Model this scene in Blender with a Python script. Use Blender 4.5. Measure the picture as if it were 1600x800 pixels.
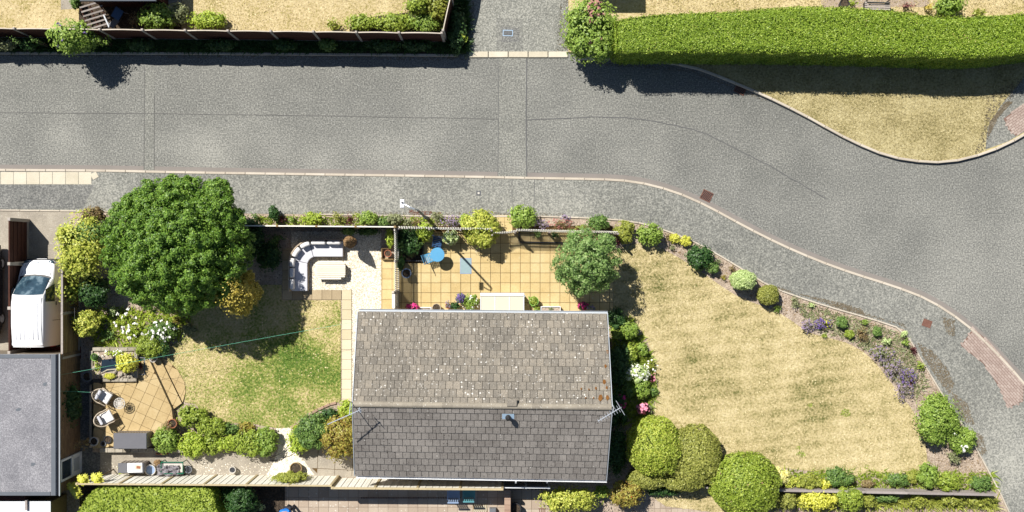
import bpy, math, random
import numpy as np
from mathutils import Vector, Matrix
sc = bpy.context.scene
col = sc.collection
for o in list(bpy.data.objects): bpy.data.objects.remove(o)
random.seed(7)
RNG = np.random.default_rng(11)

# ------------------------------------------------ camera, sky, sun, exposure
CAM_H = 45.0            # height of the drone in metres
PPM = 34.0              # ground pixels (of a 1600 px wide frame) per metre
cam_d = bpy.data.cameras.new("camera"); cam = bpy.data.objects.new("camera", cam_d); col.objects.link(cam)
cam.location = (0, 0, CAM_H); cam.rotation_euler = (0, 0, 0)
cam_d.sensor_width = 36.0; cam_d.lens = 36.0 * CAM_H / (1600 / PPM)
cam_d.clip_end = 2000; cam_d.clip_start = 0.5
sc.camera = cam
SUN_EL = math.radians(52)
SDX, SDY = 0.65, -0.76                       # direction the shadows fall, on the ground
w = bpy.data.worlds.new("World"); sc.world = w; w.use_nodes = True
wn = w.node_tree.nodes; wl = w.node_tree.links
bg = wn["Background"]; sky = wn.new("ShaderNodeTexSky"); sky.sky_type = 'NISHITA'; sky.sun_disc = False
sky.sun_elevation = SUN_EL; sky.sun_rotation = math.atan2(-SDX, -SDY)
sky.dust_density = 0.6; sky.ozone_density = 2.0
wl.new(sky.outputs[0], bg.inputs[0]); bg.inputs[1].default_value = 0.05
sd = bpy.data.lights.new("sun", 'SUN'); sun = bpy.data.objects.new("sun", sd); col.objects.link(sun)
sd.energy = 5.0; sd.angle = math.radians(0.5); sd.color = (1.0, 0.96, 0.89)
dvec = Vector((SDX * math.cos(SUN_EL), SDY * math.cos(SUN_EL), -math.sin(SUN_EL)))
sun.rotation_euler = dvec.to_track_quat('-Z', 'Y').to_euler()
sc.view_settings.view_transform = 'Standard'; sc.view_settings.look = 'None'
sc.view_settings.exposure = 0.6; sc.view_settings.gamma = 1.0
sc.render.resolution_x = 1024; sc.render.resolution_y = 512

# ------------------------------------------------ helpers
def P(px, py, h=0.0):
    """point at height h that stands where the surveyed photo pixel is"""
    k = (CAM_H - h) / CAM_H / PPM
    return Vector(((px - 800) * k, -(py - 400) * k, h))

def tag(o, label=None, cat=None, group=None, kind=None):
    if label: o["label"] = label
    if cat: o["category"] = cat
    if group: o["group"] = group
    if kind: o["kind"] = kind
    return o

def thing(name, label, cat, loc, group=None, rz=0.0):
    o = bpy.data.objects.new(name, None); col.objects.link(o)
    o.location = loc; o.rotation_euler = (0, 0, rz); o.empty_display_size = 0.2
    return tag(o, label, cat, group)

class MB:
    def __init__(s): s.v = []; s.f = []
    def add(s, vs, fs):
        n = len(s.v); s.v += [Vector(v) for v in vs]; s.f += [tuple(i + n for i in f) for f in fs]; return s
    def box(s, c, d, rz=0.0, M=None):
        x, y, z = d[0] / 2, d[1] / 2, d[2] / 2
        vs = [Vector((a, b, e)) for e in (-z, z) for a, b in ((-x, -y), (x, -y), (x, y), (-x, y))]
        R = M if M is not None else Matrix.Rotation(rz, 3, 'Z')
        c = Vector(c)
        return s.add([R @ v + c for v in vs], [(3, 2, 1, 0), (4, 5, 6, 7), (0, 1, 5, 4), (1, 2, 6, 5), (2, 3, 7, 6), (3, 0, 4, 7)])
    def bar(s, a, b, wd, ht, up=Vector((0, 0, 1))):
        a = Vector(a); b = Vector(b); d = b - a; L = d.length; d.normalize()
        sd_ = d.cross(up)
        if sd_.length < 1e-4: sd_ = d.cross(Vector((1, 0, 0)))
        sd_.normalize(); u = sd_.cross(d)
        M = Matrix((d, sd_, u)).transposed()
        return s.box((a + b) / 2, (L, wd, ht), M=M)
    def cbox(s, c, d, ch=0.01, rz=0.0):
        """box with a chamfered top edge"""
        x, y, z = d[0] / 2, d[1] / 2, d[2] / 2
        R = Matrix.Rotation(rz, 3, 'Z'); c = Vector(c)
        vs = []
        for zz, k in ((-z, 0), (z - ch, 0), (z, ch)):
            vs += [Vector((a * (x - k), b * (y - k), zz)) for a, b in ((-1, -1), (1, -1), (1, 1), (-1, 1))]
        fs = [(3, 2, 1, 0), (8, 9, 10, 11)]
        for k in (0, 4):
            for i in range(4): j = (i + 1) % 4; fs.append((k + i, k + j, k + 4 + j, k + 4 + i))
        return s.add([R @ v + c for v in vs], fs)
    def prism(s, pts, z0, z1):
        n = len(pts)
        A = sum(pts[i][0] * pts[(i + 1) % n][1] - pts[(i + 1) % n][0] * pts[i][1] for i in range(n))
        if A < 0: pts = pts[::-1]
        vs = [Vector((p[0], p[1], z0)) for p in pts] + [Vector((p[0], p[1], z1)) for p in pts]
        fs = [tuple(range(n, 2 * n))] + [(i, (i + 1) % n, n + (i + 1) % n, n + i) for i in range(n)]
        return s.add(vs, fs)
    def tube(s, pts, r, n=6, cap=True):
        pts = [Vector(p) for p in pts]; rs = r if isinstance(r, (list, tuple)) else [r] * len(pts)
        rings = []; vs = []
        for i, p in enumerate(pts):
            d = (pts[min(i + 1, len(pts) - 1)] - pts[max(i - 1, 0)]); d.normalize()
            a = d.cross(Vector((0, 0, 1)))
            if a.length < 1e-3: a = Vector((1, 0, 0))
            a.normalize(); b = d.cross(a)
            for k in range(n):
                t = 2 * math.pi * k / n; vs.append(p + (a * math.cos(t) + b * math.sin(t)) * rs[i])
        fs = []
        for i in range(len(pts) - 1):
            for k in range(n):
                k2 = (k + 1) % n; fs.append((i * n + k, i * n + k2, (i + 1) * n + k2, (i + 1) * n + k))
        if cap:
            fs.append(tuple(range(n))); fs.append(tuple(range((len(pts) - 1) * n, len(pts) * n))[::-1])
        return s.add(vs, fs)
    def lathe(s, prof, c=(0, 0, 0), n=16, cap=True):
        c = Vector(c); vs = []; fs = []
        for r, z in prof:
            for k in range(n):
                t = 2 * math.pi * k / n; vs.append(c + Vector((r * math.cos(t), r * math.sin(t), z)))
        for i in range(len(prof) - 1):
            for k in range(n):
                k2 = (k + 1) % n; fs.append((i * n + k, i * n + k2, (i + 1) * n + k2, (i + 1) * n + k))
        if cap: fs.append(tuple(range(n))[::-1]); fs.append(tuple(range((len(prof) - 1) * n, len(prof) * n)))
        return s.add(vs, fs)
    def ball(s, c, r, nu=8, nv=6, jit=0.0):
        c = Vector(c); vs = []; fs = []
        r = Vector(r) if not isinstance(r, (int, float)) else Vector((r, r, r))
        for i in range(nv + 1):
            ph = math.pi * i / nv
            for k in range(nu):
                t = 2 * math.pi * k / nu; q = 1 + random.uniform(-jit, jit)
                vs.append(c + Vector((r.x * math.sin(ph) * math.cos(t) * q, r.y * math.sin(ph) * math.sin(t) * q, r.z * math.cos(ph) * q)))
        for i in range(nv):
            for k in range(nu):
                k2 = (k + 1) % nu; fs.append((i * nu + k, (i + 1) * nu + k, (i + 1) * nu + k2, i * nu + k2))
        return s.add(vs, fs)

def mesh(name, mb, mat, smooth=False):
    me = bpy.data.meshes.new(name); me.from_pydata([tuple(v) for v in mb.v], [], mb.f); me.materials.append(mat)
    if smooth: me.polygons.foreach_set('use_smooth', [True] * len(me.polygons))
    me.update(); return me

def part(name, mb, mat, parent=None, smooth=False, label=None, kind=None, local=False, bevel=0, subsurf=0):
    """one mesh object; world coordinates are turned into the parent's frame unless local"""
    if parent is None:
        if not local:
            xs = [v.x for v in mb.v]; ys = [v.y for v in mb.v]; zs = [v.z for v in mb.v]
            org = Vector(((min(xs) + max(xs)) / 2, (min(ys) + max(ys)) / 2, min(zs)))
            mb.v = [v - org for v in mb.v]
        else: org = Vector((0, 0, 0))
    elif not local:
        mw = PW(parent); inv = mw.inverted(); mb.v = [inv @ v for v in mb.v]
    o = bpy.data.objects.new(name, mesh(name, mb, mat, smooth)); col.objects.link(o)
    if parent is None: o.location = org
    else: o.parent = parent
    if bevel:
        m = o.modifiers.new("b", 'BEVEL'); m.width = bevel; m.segments = 2; m.limit_method = 'ANGLE'
    if subsurf:
        m = o.modifiers.new("s", 'SUBSURF'); m.levels = subsurf; m.render_levels = subsurf
    return tag(o, label=label, kind=kind)

def PW(o):
    m = Matrix.LocRotScale(o.location, o.rotation_euler, o.scale)
    return PW(o.parent) @ m if o.parent else m

def inst(name, me, loc, parent, rot=(0, 0, 0), scale=(1, 1, 1)):
    o = bpy.data.objects.new(name, me); col.objects.link(o)
    o.parent = parent
    if parent is not None: loc = PW(parent).inverted() @ Vector(loc)
    o.location = loc; o.rotation_euler = rot; o.scale = scale
    return o

def copy_tree(o, parent=None):
    c = o.copy(); col.objects.link(c); c.parent = parent
    for ch in list(o.children): copy_tree(ch, c)
    return c

def struct(name, mb, mat, **k):
    return part(name, mb, mat, kind='structure', **k)

def poly(pts, h=0.0): return [P(x, y, h).xy for x, y in pts]

def np_mesh(name, V, F, mat):
    """V (n,3), F (m,k) fast mesh"""
    me = bpy.data.meshes.new(name); n, k = F.shape
    me.vertices.add(len(V)); me.vertices.foreach_set('co', V.astype(np.float32).ravel())
    me.loops.add(n * k); me.loops.foreach_set('vertex_index', F.astype(np.int32).ravel())
    me.polygons.add(n); me.polygons.foreach_set('loop_start', np.arange(0, n * k, k, dtype=np.int32))
    me.polygons.foreach_set('loop_total', np.full(n, k, dtype=np.int32))
    me.materials.append(mat); me.update(calc_edges=True); return me

def np_part(name, V, F, mat, parent=None, kind=None):
    V = np.asarray(V, float)
    if parent is None:
        org = np.array([(V[:, 0].min() + V[:, 0].max()) / 2, (V[:, 1].min() + V[:, 1].max()) / 2, V[:, 2].min()])
    else: org = np.array(PW(parent).translation)
    o = bpy.data.objects.new(name, np_mesh(name, V - org, F, mat)); col.objects.link(o)
    if parent is None: o.location = org
    else: o.parent = parent
    return tag(o, kind=kind)

def smooth_line(pts, k=4):
    """Catmull-Rom through 2-D pixel points"""
    out = []; n = len(pts)
    for i in range(n - 1):
        p0 = pts[max(i - 1, 0)]; p1 = pts[i]; p2 = pts[i + 1]; p3 = pts[min(i + 2, n - 1)]
        for j in range(k):
            t = j / k
            out.append(tuple(0.5 * ((2 * p1[a]) + (-p0[a] + p2[a]) * t + (2 * p0[a] - 5 * p1[a] + 4 * p2[a] - p3[a]) * t * t + (-p0[a] + 3 * p1[a] - 3 * p2[a] + p3[a]) * t ** 3) for a in (0, 1)))
    out.append(tuple(pts[-1])); return out

def walk(pts, step):
    """points every step metres along a polyline of 2-D world points -> (point, angle)"""
    pts = [Vector(p[:2]) for p in pts]; out = []; carry = 0.0
    for a, b in zip(pts[:-1], pts[1:]):
        L = (b - a).length
        if L < 1e-6: continue
        d = (b - a) / L; t = carry
        while t < L:
            out.append((a + d * t, math.atan2(d.y, d.x))); t += step
        carry = t - L
    return out

def inside(pt, pg):
    x, y = pt; c = False; n = len(pg)
    for i in range(n):
        x1, y1 = pg[i]; x2, y2 = pg[(i + 1) % n]
        if (y1 > y) != (y2 > y) and x < (x2 - x1) * (y - y1) / (y2 - y1) + x1: c = not c
    return c

def inside_np(X, Y, pg):
    c = np.zeros(X.shape, bool); n = len(pg)
    for i in range(n):
        x1, y1 = pg[i]; x2, y2 = pg[(i + 1) % n]
        if y1 == y2: continue
        m = ((y1 > Y) != (y2 > Y)) & (X < (x2 - x1) * (Y - y1) / (y2 - y1) + x1)
        c ^= m
    return c

def scatter(pg, n):
    pg = [tuple(p) for p in pg]
    a = np.array(pg); lo = a.min(0); hi = a.max(0); area = (hi - lo).prod()
    A = abs(sum(pg[i][0] * pg[(i + 1) % len(pg)][1] - pg[(i + 1) % len(pg)][0] * pg[i][1] for i in range(len(pg)))) / 2
    m = int(n * area / max(A, 1e-3))
    X = RNG.uniform(lo[0], hi[0], m); Y = RNG.uniform(lo[1], hi[1], m)
    k = inside_np(X, Y, pg); return X[k], Y[k]

# ------------------------------------------------ materials
KB = 0.64
def A(r, g, b, k=None):
    k = KB if k is None else k
    f = lambda c: ((c / 255 + 0.055) / 1.055) ** 2.4 if c > 10 else c / 255 / 12.92
    return tuple(min(f(c) * k, 0.88) for c in (r, g, b)) + (1,)

class NT:
    def __init__(s, name):
        s.m = bpy.data.materials.new(name); s.m.use_nodes = True; s.t = s.m.node_tree; s.n = s.t.nodes; s.l = s.t.links
        s.b = s.n["Principled BSDF"]; s.out = s.n["Material Output"]
        s.geo = s.n.new("ShaderNodeNewGeometry"); s.pos = s.geo.outputs["Position"]
    def noise(s, scale, detail=3, rough=0.6, vec=None):
        n = s.n.new("ShaderNodeTexNoise"); n.inputs["Scale"].default_value = scale; n.inputs["Detail"].default_value = detail
        n.inputs["Roughness"].default_value = rough; s.l.new(vec or s.pos, n.inputs["Vector"]); return n.outputs["Fac"]
    def math(s, op, a, b=None, clamp=False):
        n = s.n.new("ShaderNodeMath"); n.operation = op; n.use_clamp = clamp
        for i, x in enumerate((a, b)):
            if x is None: continue
            if isinstance(x, (int, float)): n.inputs[i].default_value = x
            else: s.l.new(x, n.inputs[i])
        return n.outputs[0]
    def mr(s, x, a, b, c=0.0, d=1.0):
        n = s.n.new("ShaderNodeMapRange"); s.l.new(x, n.inputs[0])
        for i, v in enumerate((a, b, c, d)): n.inputs[i + 1].default_value = v
        return n.outputs[0]
    def ramp(s, x, stops):
        n = s.n.new("ShaderNodeValToRGB"); s.l.new(x, n.inputs[0]); e = n.color_ramp.elements
        e[0].position, e[0].color = stops[0]; e[1].position, e[1].color = stops[-1]
        for p, c in stops[1:-1]:
            q = e.new(p); q.color = c
        return n.outputs[0]
    def mix(s, f, a, b, mode='MIX'):
        n = s.n.new("ShaderNodeMix"); n.data_type = 'RGBA'; n.blend_type = mode
        for i, x in ((0, f), (6, a), (7, b)):
            if isinstance(x, (int, float)): n.inputs[i].default_value = x
            elif isinstance(x, tuple): n.inputs[i].default_value = x
            else: s.l.new(x, n.inputs[i])
        return n.outputs[2]
    def blob(s, px, py, rpx, soft=1.0):
        n = s.n.new("ShaderNodeVectorMath"); n.operation = 'DISTANCE'; s.l.new(s.pos, n.inputs[0])
        p = P(px, py, 0.1); n.inputs[1].default_value = p
        return s.mr(n.outputs["Value"], 0, rpx / PPM, soft, 0)

def M(name, stops, n1=(1.0, .5), n2=(20, .5), rnd=None, rw=0.5, spots=(), blobs=(), rough=0.85, bump=None, bands=None,
      metal=0.0, spec=0.3, transl=None, contrast=1.0, stretch=None):
    """noise mixed with per-piece randomness drives a colour ramp; spots are voronoi flecks; blobs shift the ramp"""
    t = NT(name); vec = t.pos
    if stretch:
        mp = t.n.new("ShaderNodeMapping"); t.l.new(t.pos, mp.inputs[0]); mp.inputs["Scale"].default_value = stretch[:3]
        mp.inputs["Rotation"].default_value = (0, 0, stretch[3] if len(stretch) > 3 else 0); vec = mp.outputs[0]
    a = t.mr(t.noise(n1[0], 3, vec=vec), 0.5 - .22 / contrast, 0.5 + .22 / contrast); f = t.math('MULTIPLY', a, n1[1])
    b = t.mr(t.noise(n2[0], 2, vec=vec), 0.5 - .22 / contrast, 0.5 + .22 / contrast); f = t.math('ADD', f, t.math('MULTIPLY', b, n2[1]))
    if rnd:
        if rnd == 'object':
            oi = t.n.new("ShaderNodeObjectInfo"); r = oi.outputs["Random"]
        elif rnd == 'island': r = t.geo.outputs["Random Per Island"]
        else:
            oi = t.n.new("ShaderNodeObjectInfo"); r = t.math('FRACT', t.math('ADD', oi.outputs["Random"], t.geo.outputs["Random Per Island"]))
        f = t.math('ADD', t.math('MULTIPLY', f, 1 - rw), t.math('MULTIPLY', r, rw))
    for (x, y, rr, s) in blobs: f = t.math('ADD', f, t.blob(x, y, rr, s))
    if bands:
        wv = t.n.new('ShaderNodeTexWave'); mpb = t.n.new('ShaderNodeMapping'); mpb.inputs['Rotation'].default_value = (0, 0, bands[1]); t.l.new(t.pos, mpb.inputs[0]); t.l.new(mpb.outputs[0], wv.inputs['Vector'])
        wv.inputs['Scale'].default_value = bands[0]; wv.inputs['Distortion'].default_value = 2.5; wv.inputs['Detail'].default_value = 2; wv.inputs['Detail Scale'].default_value = .6
        f = t.math('ADD', f, t.mr(wv.outputs['Fac'], 0, 1, -bands[2], bands[2]))
    c = t.ramp(f, stops)
    for (scale, thr, colr, amt) in spots:
        v = t.n.new("ShaderNodeTexVoronoi"); v.inputs["Scale"].default_value = scale; t.l.new(vec, v.inputs["Vector"])
        k = t.mr(v.outputs["Distance"], thr * .6, thr, 1, 0)
        g = t.mr(t.noise(scale * .13, 2), .5 - .05, .5 + .12)
        # only some cells carry a fleck
        cs = t.n.new("ShaderNodeSeparateColor"); t.l.new(v.outputs["Color"], cs.inputs[0])
        k = t.math('MULTIPLY', t.math('MULTIPLY', k, t.math('LESS_THAN', cs.outputs[0], amt)), t.math('ADD', g, .35, True), True)
        c = t.mix(k, c, colr)
    t.l.new(c, t.b.inputs["Base Color"]); t.b.inputs["Roughness"].default_value = rough
    t.b.inputs["Metallic"].default_value = metal; t.b.inputs["Specular IOR Level"].default_value = spec
    if bump:
        bn = t.n.new("ShaderNodeBump"); bn.inputs["Strength"].default_value = bump[1]; bn.inputs["Distance"].default_value = bump[2]
        t.l.new(t.noise(bump[0], 3, .7, vec=vec), bn.inputs["Height"]); t.l.new(bn.outputs[0], t.b.inputs["Normal"])
    if transl:
        tr = t.n.new("ShaderNodeBsdfTranslucent"); t.l.new(c, tr.inputs[0])
        mx = t.n.new("ShaderNodeMixShader"); mx.inputs[0].default_value = transl
        t.l.new(t.b.outputs[0], mx.inputs[1]); t.l.new(tr.outputs[0], mx.inputs[2]); t.l.new(mx.outputs[0], t.out.inputs[0])
    return t.m

def plain(name, c, rough=.6, metal=0.0, n=(3, .5), var=.12, bump=None, spec=.4):
    d = tuple(x * (1 - var) for x in c[:3]) + (1,); e = tuple(min(x * (1 + var), .9) for x in c[:3]) + (1,)
    return M(name, [(0, d), (1, e)], (n[0], n[1]), (n[0] * 12, 1 - n[1]), rough=rough, metal=metal, bump=bump, spec=spec)

def leafmat(name, dark, mid, light, k=0.95, odd=None, transl=.3):
    st = [(0.0, A(*dark, k)), (.5, A(*mid, k)), (1.0, A(*light, k))]
    if odd: st = st[:2] + [(.86, A(*light, k)), (.93, A(*odd, k))]
    return M(name, st, (2.2, .6), (9, .4), rnd='island', rw=.7, rough=.5, spec=.4, transl=transl)

def glass(name, c=(.02, .03, .04, 1)):
    t = NT(name); t.b.inputs["Base Color"].default_value = c; t.b.inputs["Roughness"].default_value = .08
    t.b.inputs["Specular IOR Level"].default_value = .6
    t.l.new(t.mix(t.noise(3, 2), c, tuple(x * 1.8 for x in c[:3]) + (1,)), t.b.inputs["Base Color"]); return t.m

# asphalt, concrete, soil
def asphalt(name, k=1.0, warm=0, blobs=()):
    d = A(98, 99, 98 - warm, KB * k); m = A(146, 146, 142 - warm, KB * k); l = A(200, 198, 190 - warm, KB * k)
    return M(name, [(0, d), (.5, m), (1, l)], (.35, .22), (15, .78), spots=((13, .28, A(205, 205, 200, KB * k), .28), (14, .25, A(85, 85, 88, KB * k), .25)),
             blobs=blobs, rough=.9, bump=(28, .4, .015), contrast=1.05)
m_road = asphalt('road asphalt', .88, 2, blobs=((330, 235, 75, .22), (640, 240, 80, .2), (430, 230, 50, .18), (500, 245, 40, .15), (230, 225, 40, .12), (100, 210, 60, .14), (870, 200, 60, .06),
        (560, 150, 120, -.05), (1150, 150, 120, -.07), (1200, 250, 220, -.04), (1500, 470, 120, .12), (1600, 420, 160, .1), (860, 235, 30, .1), (1480, 390, 60, .06)))
m_pave = asphalt('pavement asphalt', .97, 3, blobs=((430, 310, 60, .12), (160, 310, 60, .16), (600, 300, 60, .12), (760, 300, 80, .08), (560, 325, 80, .12), (860, 325, 120, .14), (1140, 390, 80, -.1), (1300, 460, 60, .05), (1580, 720, 90, .3)))
m_patch = asphalt('patched asphalt', .95, 3)
m_patch2 = asphalt('dark patched asphalt', .8, 0)
m_drive = asphalt('driveway asphalt', 1.12, 4)
m_seam = plain('tar seam', A(108, 108, 108), .8)
m_seam2 = M('weathered joint', [(0, A(95, 95, 95)), (1, A(140, 138, 134))], (1, .7), (9, .3))
m_kerb = M('kerb concrete', [(0, A(190, 178, 162)), (.5, A(218, 206, 188)), (1, A(236, 226, 210))], (2, .5), (25, .5), rnd='object', rw=.4, bump=(40, .4, .01))
m_kerbc = M('cream concrete', [(0, A(200, 190, 165)), (.5, A(228, 218, 195)), (1, A(246, 238, 220))], (2, .5), (25, .5), rnd='object', rw=.4, bump=(40, .4, .01))
m_chan = M('channel grit', [(0, A(142, 136, 130)), (1, A(162, 154, 148))], (1, .5), (30, .5), rough=.95)
m_conc = M('concrete', [(0, A(150, 142, 130)), (.5, A(182, 172, 156)), (1, A(212, 202, 184))], (1.2, .5), (25, .5), spots=((14, .3, A(225, 220, 205), .3),), bump=(30, .5, .015))
m_soil = M('bed soil', [(0, A(138, 122, 106, .8)), (.5, A(182, 164, 146, .8)), (1, A(214, 198, 180, .8))], (1.0, .35), (16, .65), spots=((11, .3, A(215, 200, 180), .2), (9, .3, A(80, 62, 50), .25)), rough=.98, bump=(14, 1, .06), contrast=1.2)
m_soil_d = M('dark soil', [(0, A(50, 42, 36)), (.5, A(84, 72, 60)), (1, A(130, 112, 94))], (1.0, .35), (16, .65), rough=.98, bump=(14, 1, .06))
m_moss = M('gutter moss and silt', [(0, A(110, 98, 78)), (.5, A(136, 124, 104)), (1, A(170, 162, 146))], (3, .5), (24, .5), rough=1, bump=(30, 1, .03))
m_gravel = M('cream gravel', [(0, A(190, 178, 152)), (.5, A(222, 211, 188)), (1, A(246, 238, 222))], (2, .3), (22, .7), rough=.95, bump=(25, 1, .03))
m_pebble = M('cream pebble', [(0, A(176, 160, 134,.8)), (.35, A(236, 226, 204,.8)), (1, A(252, 248, 238,.85))], (2, .3), (22, .7), rnd='island', rw=.8, rough=.8)
m_base = M('far ground', [(0, A(120, 125, 70)), (1, A(190, 175, 120))], (.2, .6), (3, .4), rough=.95)

def lawnmat(name, stops, blobs=(), st=None, bands=None):
    return M(name, stops, (.9, .4), (10, .6), blobs=blobs, bands=bands, rough=.95, bump=(22, .7, .02), contrast=.95, spots=((9, .3, tuple(min(c * 1.12, .85) for c in stops[-1][1][:3]) + (1,), .35), (10, .3, tuple(c * .95 for c in stops[1][1][:3]) + (1,), .2)))
LT = [(0, A(118, 120, 66, .68)), (.25, A(172, 160, 110, .72)), (.5, A(202, 186, 138, .74)), (1, A(230, 215, 172, .75))]
m_lawn_r = lawnmat('dry lawn', LT, blobs=((1025, 440, 50, -.3), (1110, 600, 70, -.15), (1280, 620, 60, -.25), (1210, 700, 40, -.2), (1150, 500, 40, -.15), (1290, 545, 50, -.15), (1400, 580, 40, -.1), (1080, 560, 30, -.2), (1225, 630, 120, -.06), (1350, 700, 90, .1), (1030, 560, 40, .15), (1230, 560, 80, .1), (1150, 660, 60, .12)), bands=(.55, math.pi / 2 - .12, .07))
LL = [(0, A(94, 124, 46, .74)), (.28, A(152, 160, 82, .76)), (.52, A(198, 184, 130, .78)), (1, A(230, 212, 168, .78))]
m_lawn_l = lawnmat('patchy lawn', LL, blobs=((455, 555, 60, -.34), (505, 575, 55, -.3), (395, 590, 32, -.35), (528, 500, 30, -.2), (470, 640, 130, -.2), (400, 560, 130, -.08), (400, 640, 60, -.15), (330, 560, 70, .1), (330, 625, 40, .04), (290, 520, 40, -.1), (490, 480, 40, .1), (262, 600, 16, -.3), (300, 650, 40, -.1), (480, 520, 30, .1)))
m_lawn_t = lawnmat('straw lawn', [(0, A(134, 128, 72, .68)), (.25, A(184, 168, 110, .68)), (.5, A(210, 190, 144, .7)), (1, A(238, 222, 174, .7))])
m_verge = lawnmat('verge grass', [(0, A(118, 116, 66, .66)), (.25, A(162, 150, 102, .66)), (.5, A(192, 178, 130, .68)), (1, A(222, 210, 164, .68))], blobs=((1465, 215, 30, -.2),))
m_slab = M('buff slab', [(0, A(202, 174, 116)), (.5, A(226, 200, 144)), (1, A(240, 220, 170))], (1.2, .55), (14, .45), rnd='object', rw=.25, rough=.85, bump=(22, .35, .01), spots=((3, .2, A(235, 220, 180), .12),))
m_slabr = M('dull buff slab', [(0, A(184, 158, 112)), (.5, A(212, 186, 136)), (1, A(228, 206, 160))], (1.2, .55), (14, .45), rnd='object', rw=.3, rough=.85, bump=(22, .35, .01), blobs=((225, 640, 12, -.2),))
m_slab2 = M('pale buff slab', [(0, A(212, 196, 160)), (.5, A(232, 218, 184)), (1, A(248, 238, 212))], (1.2, .5), (14, .5), rnd='object', rw=.55, rough=.85, bump=(22, .35, .01))
m_slab3 = M('grey buff slab', [(0, A(170, 152, 122)), (.5, A(196, 176, 142)), (1, A(222, 204, 170))], (1.2, .5), (14, .5), rnd='object', rw=.55, rough=.85, bump=(22, .35, .01))
m_slab4 = M('pink grey slab', [(0, A(176, 156, 138)), (.5, A(198, 180, 160)), (1, A(216, 200, 182))], (1.2, .4), (18, .6), rnd='object', rw=.5, rough=.85, spots=((9, .28, A(245, 240, 228), .35),), bump=(22, .35, .01))
m_joint = M('slab joint', [(0, A(92, 72, 44)), (1, A(122, 98, 62))], (4, .5), (20, .5), rough=1)
m_tact = M('red tactile paving', [(0, A(168, 148, 138)), (.5, A(188, 168, 157)), (1, A(210, 194, 182))], (2, .4), (15, .6), rnd='island', rw=.5, bump=(20, .4, .01))
m_tile_n = M('weathered roof tile', [(0, A(104, 100, 94)), (.5, A(144, 137, 126)), (1, A(188, 176, 158))], (.7, .45), (18, .55), rnd='both', rw=.25, rough=.9,
             spots=((6, .26, A(240, 237, 230), .45), (14, .32, A(215, 210, 200), .3), (12, .3, A(82, 76, 68), .3)), bump=(35, .5, .01),
             blobs=((750, 650, 170, .3), (600, 650, 120, .2), (900, 650, 120, .22), (580, 500, 90, -.18), (760, 490, 90, -.12)))
m_tile_s = M('dark roof tile', [(0, A(112, 105, 100, .7)), (.5, A(150, 144, 138, .7)), (1, A(184, 176, 168, .7))], (.7, .4), (18, .6), rnd='both', rw=.25, rough=.9,
             spots=((4, .12, A(232, 230, 222), .22), (9, .3, A(78, 72, 68), .3), (15, .22, A(180, 172, 160), .2)), bump=(35, .5, .01),
             blobs=((945, 650, 40, .45), (950, 690, 30, .2)))
m_ridge = M('ridge tile', [(0, A(138, 130, 118)), (1, A(194, 184, 166))], (1, .5), (12, .5), rnd='object', rw=.4, spots=((14, .3, A(235, 232, 222), .35),), bump=(30, .5, .01))
m_lichen = M('rust lichen', [(0, A(90, 58, 30)), (1, A(160, 110, 55))], (8, .5), (40, .5), rough=1)
m_felt = M('roof felt', [(0, A(112, 112, 118)), (.5, A(150, 149, 154)), (1, A(196, 194, 198))], (1, .3), (22, .7), rough=.95, spots=((16, .28, A(215, 213, 215), .3), (17, .28, A(92, 92, 100), .3)), bump=(35, .5, .015))
m_felt_e = plain('roof felt edge', A(112, 118, 126), .8)
m_brick = M('buff brick', [(0, A(120, 96, 72)), (.5, A(150, 122, 92)), (1, A(178, 148, 112))], (1.5, .5), (20, .5), rnd='island', rw=.5, bump=(30, .4, .01))
m_brickp = M('pinkish brick', [(0, A(168, 136, 116)), (1, A(204, 176, 154))], (1.5, .5), (20, .5), rnd='object', rw=.5, bump=(30, .4, .01))
m_mortar = plain('mortar', A(150, 138, 120), .95)
m_render = plain('render', A(214, 204, 186), .9, bump=(30, .3, .01))
m_upvc = plain('white upvc', A(240, 242, 244, .8), .35, var=.03)
m_upvc_g = plain('grey white upvc', A(205, 212, 220), .4, var=.06)
m_glass = glass('dark glass')
m_glassb = M('windscreen glass', [(0, (.012, .025, .04, 1)), (.55, (.03, .06, .085, 1)), (1, (.16, .22, .26, 1))], (1.6, .7), (5, .3), rough=.06, spec=.6, contrast=1.6)
m_wood_w = M('bleached fence timber', [(0, A(222, 216, 200, .85)), (.5, A(240, 236, 224, .85)), (1, A(250, 248, 240, .88))], (1, .5), (16, .5), rnd='object', rw=.4, rough=.8)
m_wood_c = M('cream cap timber', [(0, A(196, 178, 138)), (1, A(226, 208, 168))], (1, .5), (16, .5), rough=.8)
m_wood_b = M('brown fence timber', [(0, A(62, 34, 26)), (.5, A(84, 48, 36)), (1, A(108, 66, 50))], (1, .4), (14, .6), rnd='both', rw=.4, rough=.85)
m_wood_g = M('grey timber', [(0, A(150, 142, 138)), (.5, A(178, 168, 162)), (1, A(208, 198, 190))], (1, .4), (14, .6), rnd='both', rw=.4, rough=.85)
m_wood_t = M('tan timber', [(0, A(130, 104, 70)), (.5, A(160, 132, 92)), (1, A(190, 164, 122))], (1, .4), (14, .6), rnd='both', rw=.4, rough=.85)
m_wood_l = M('pale rail timber', [(0, A(214, 200, 180)), (1, A(242, 230, 212))], (1, .4), (14, .6), rnd='both', rw=.4, rough=.8)
m_post = M('concrete post', [(0, A(178, 168, 158)), (1, A(214, 204, 194))], (2, .5), (20, .5), rough=.9)
m_white = plain('white paint', A(250, 250, 252, .82), .3, var=.02)
m_van = plain('white car paint', A(252, 252, 254, .86), .25, var=.015)
m_black = plain('black plastic', (.02, .02, .022, 1), .5)
m_rubber = plain('rubber', (.018, .018, .018, 1), .8)
m_redl = plain('red lamp lens', (.45, .02, .02, 1), .2)
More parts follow.
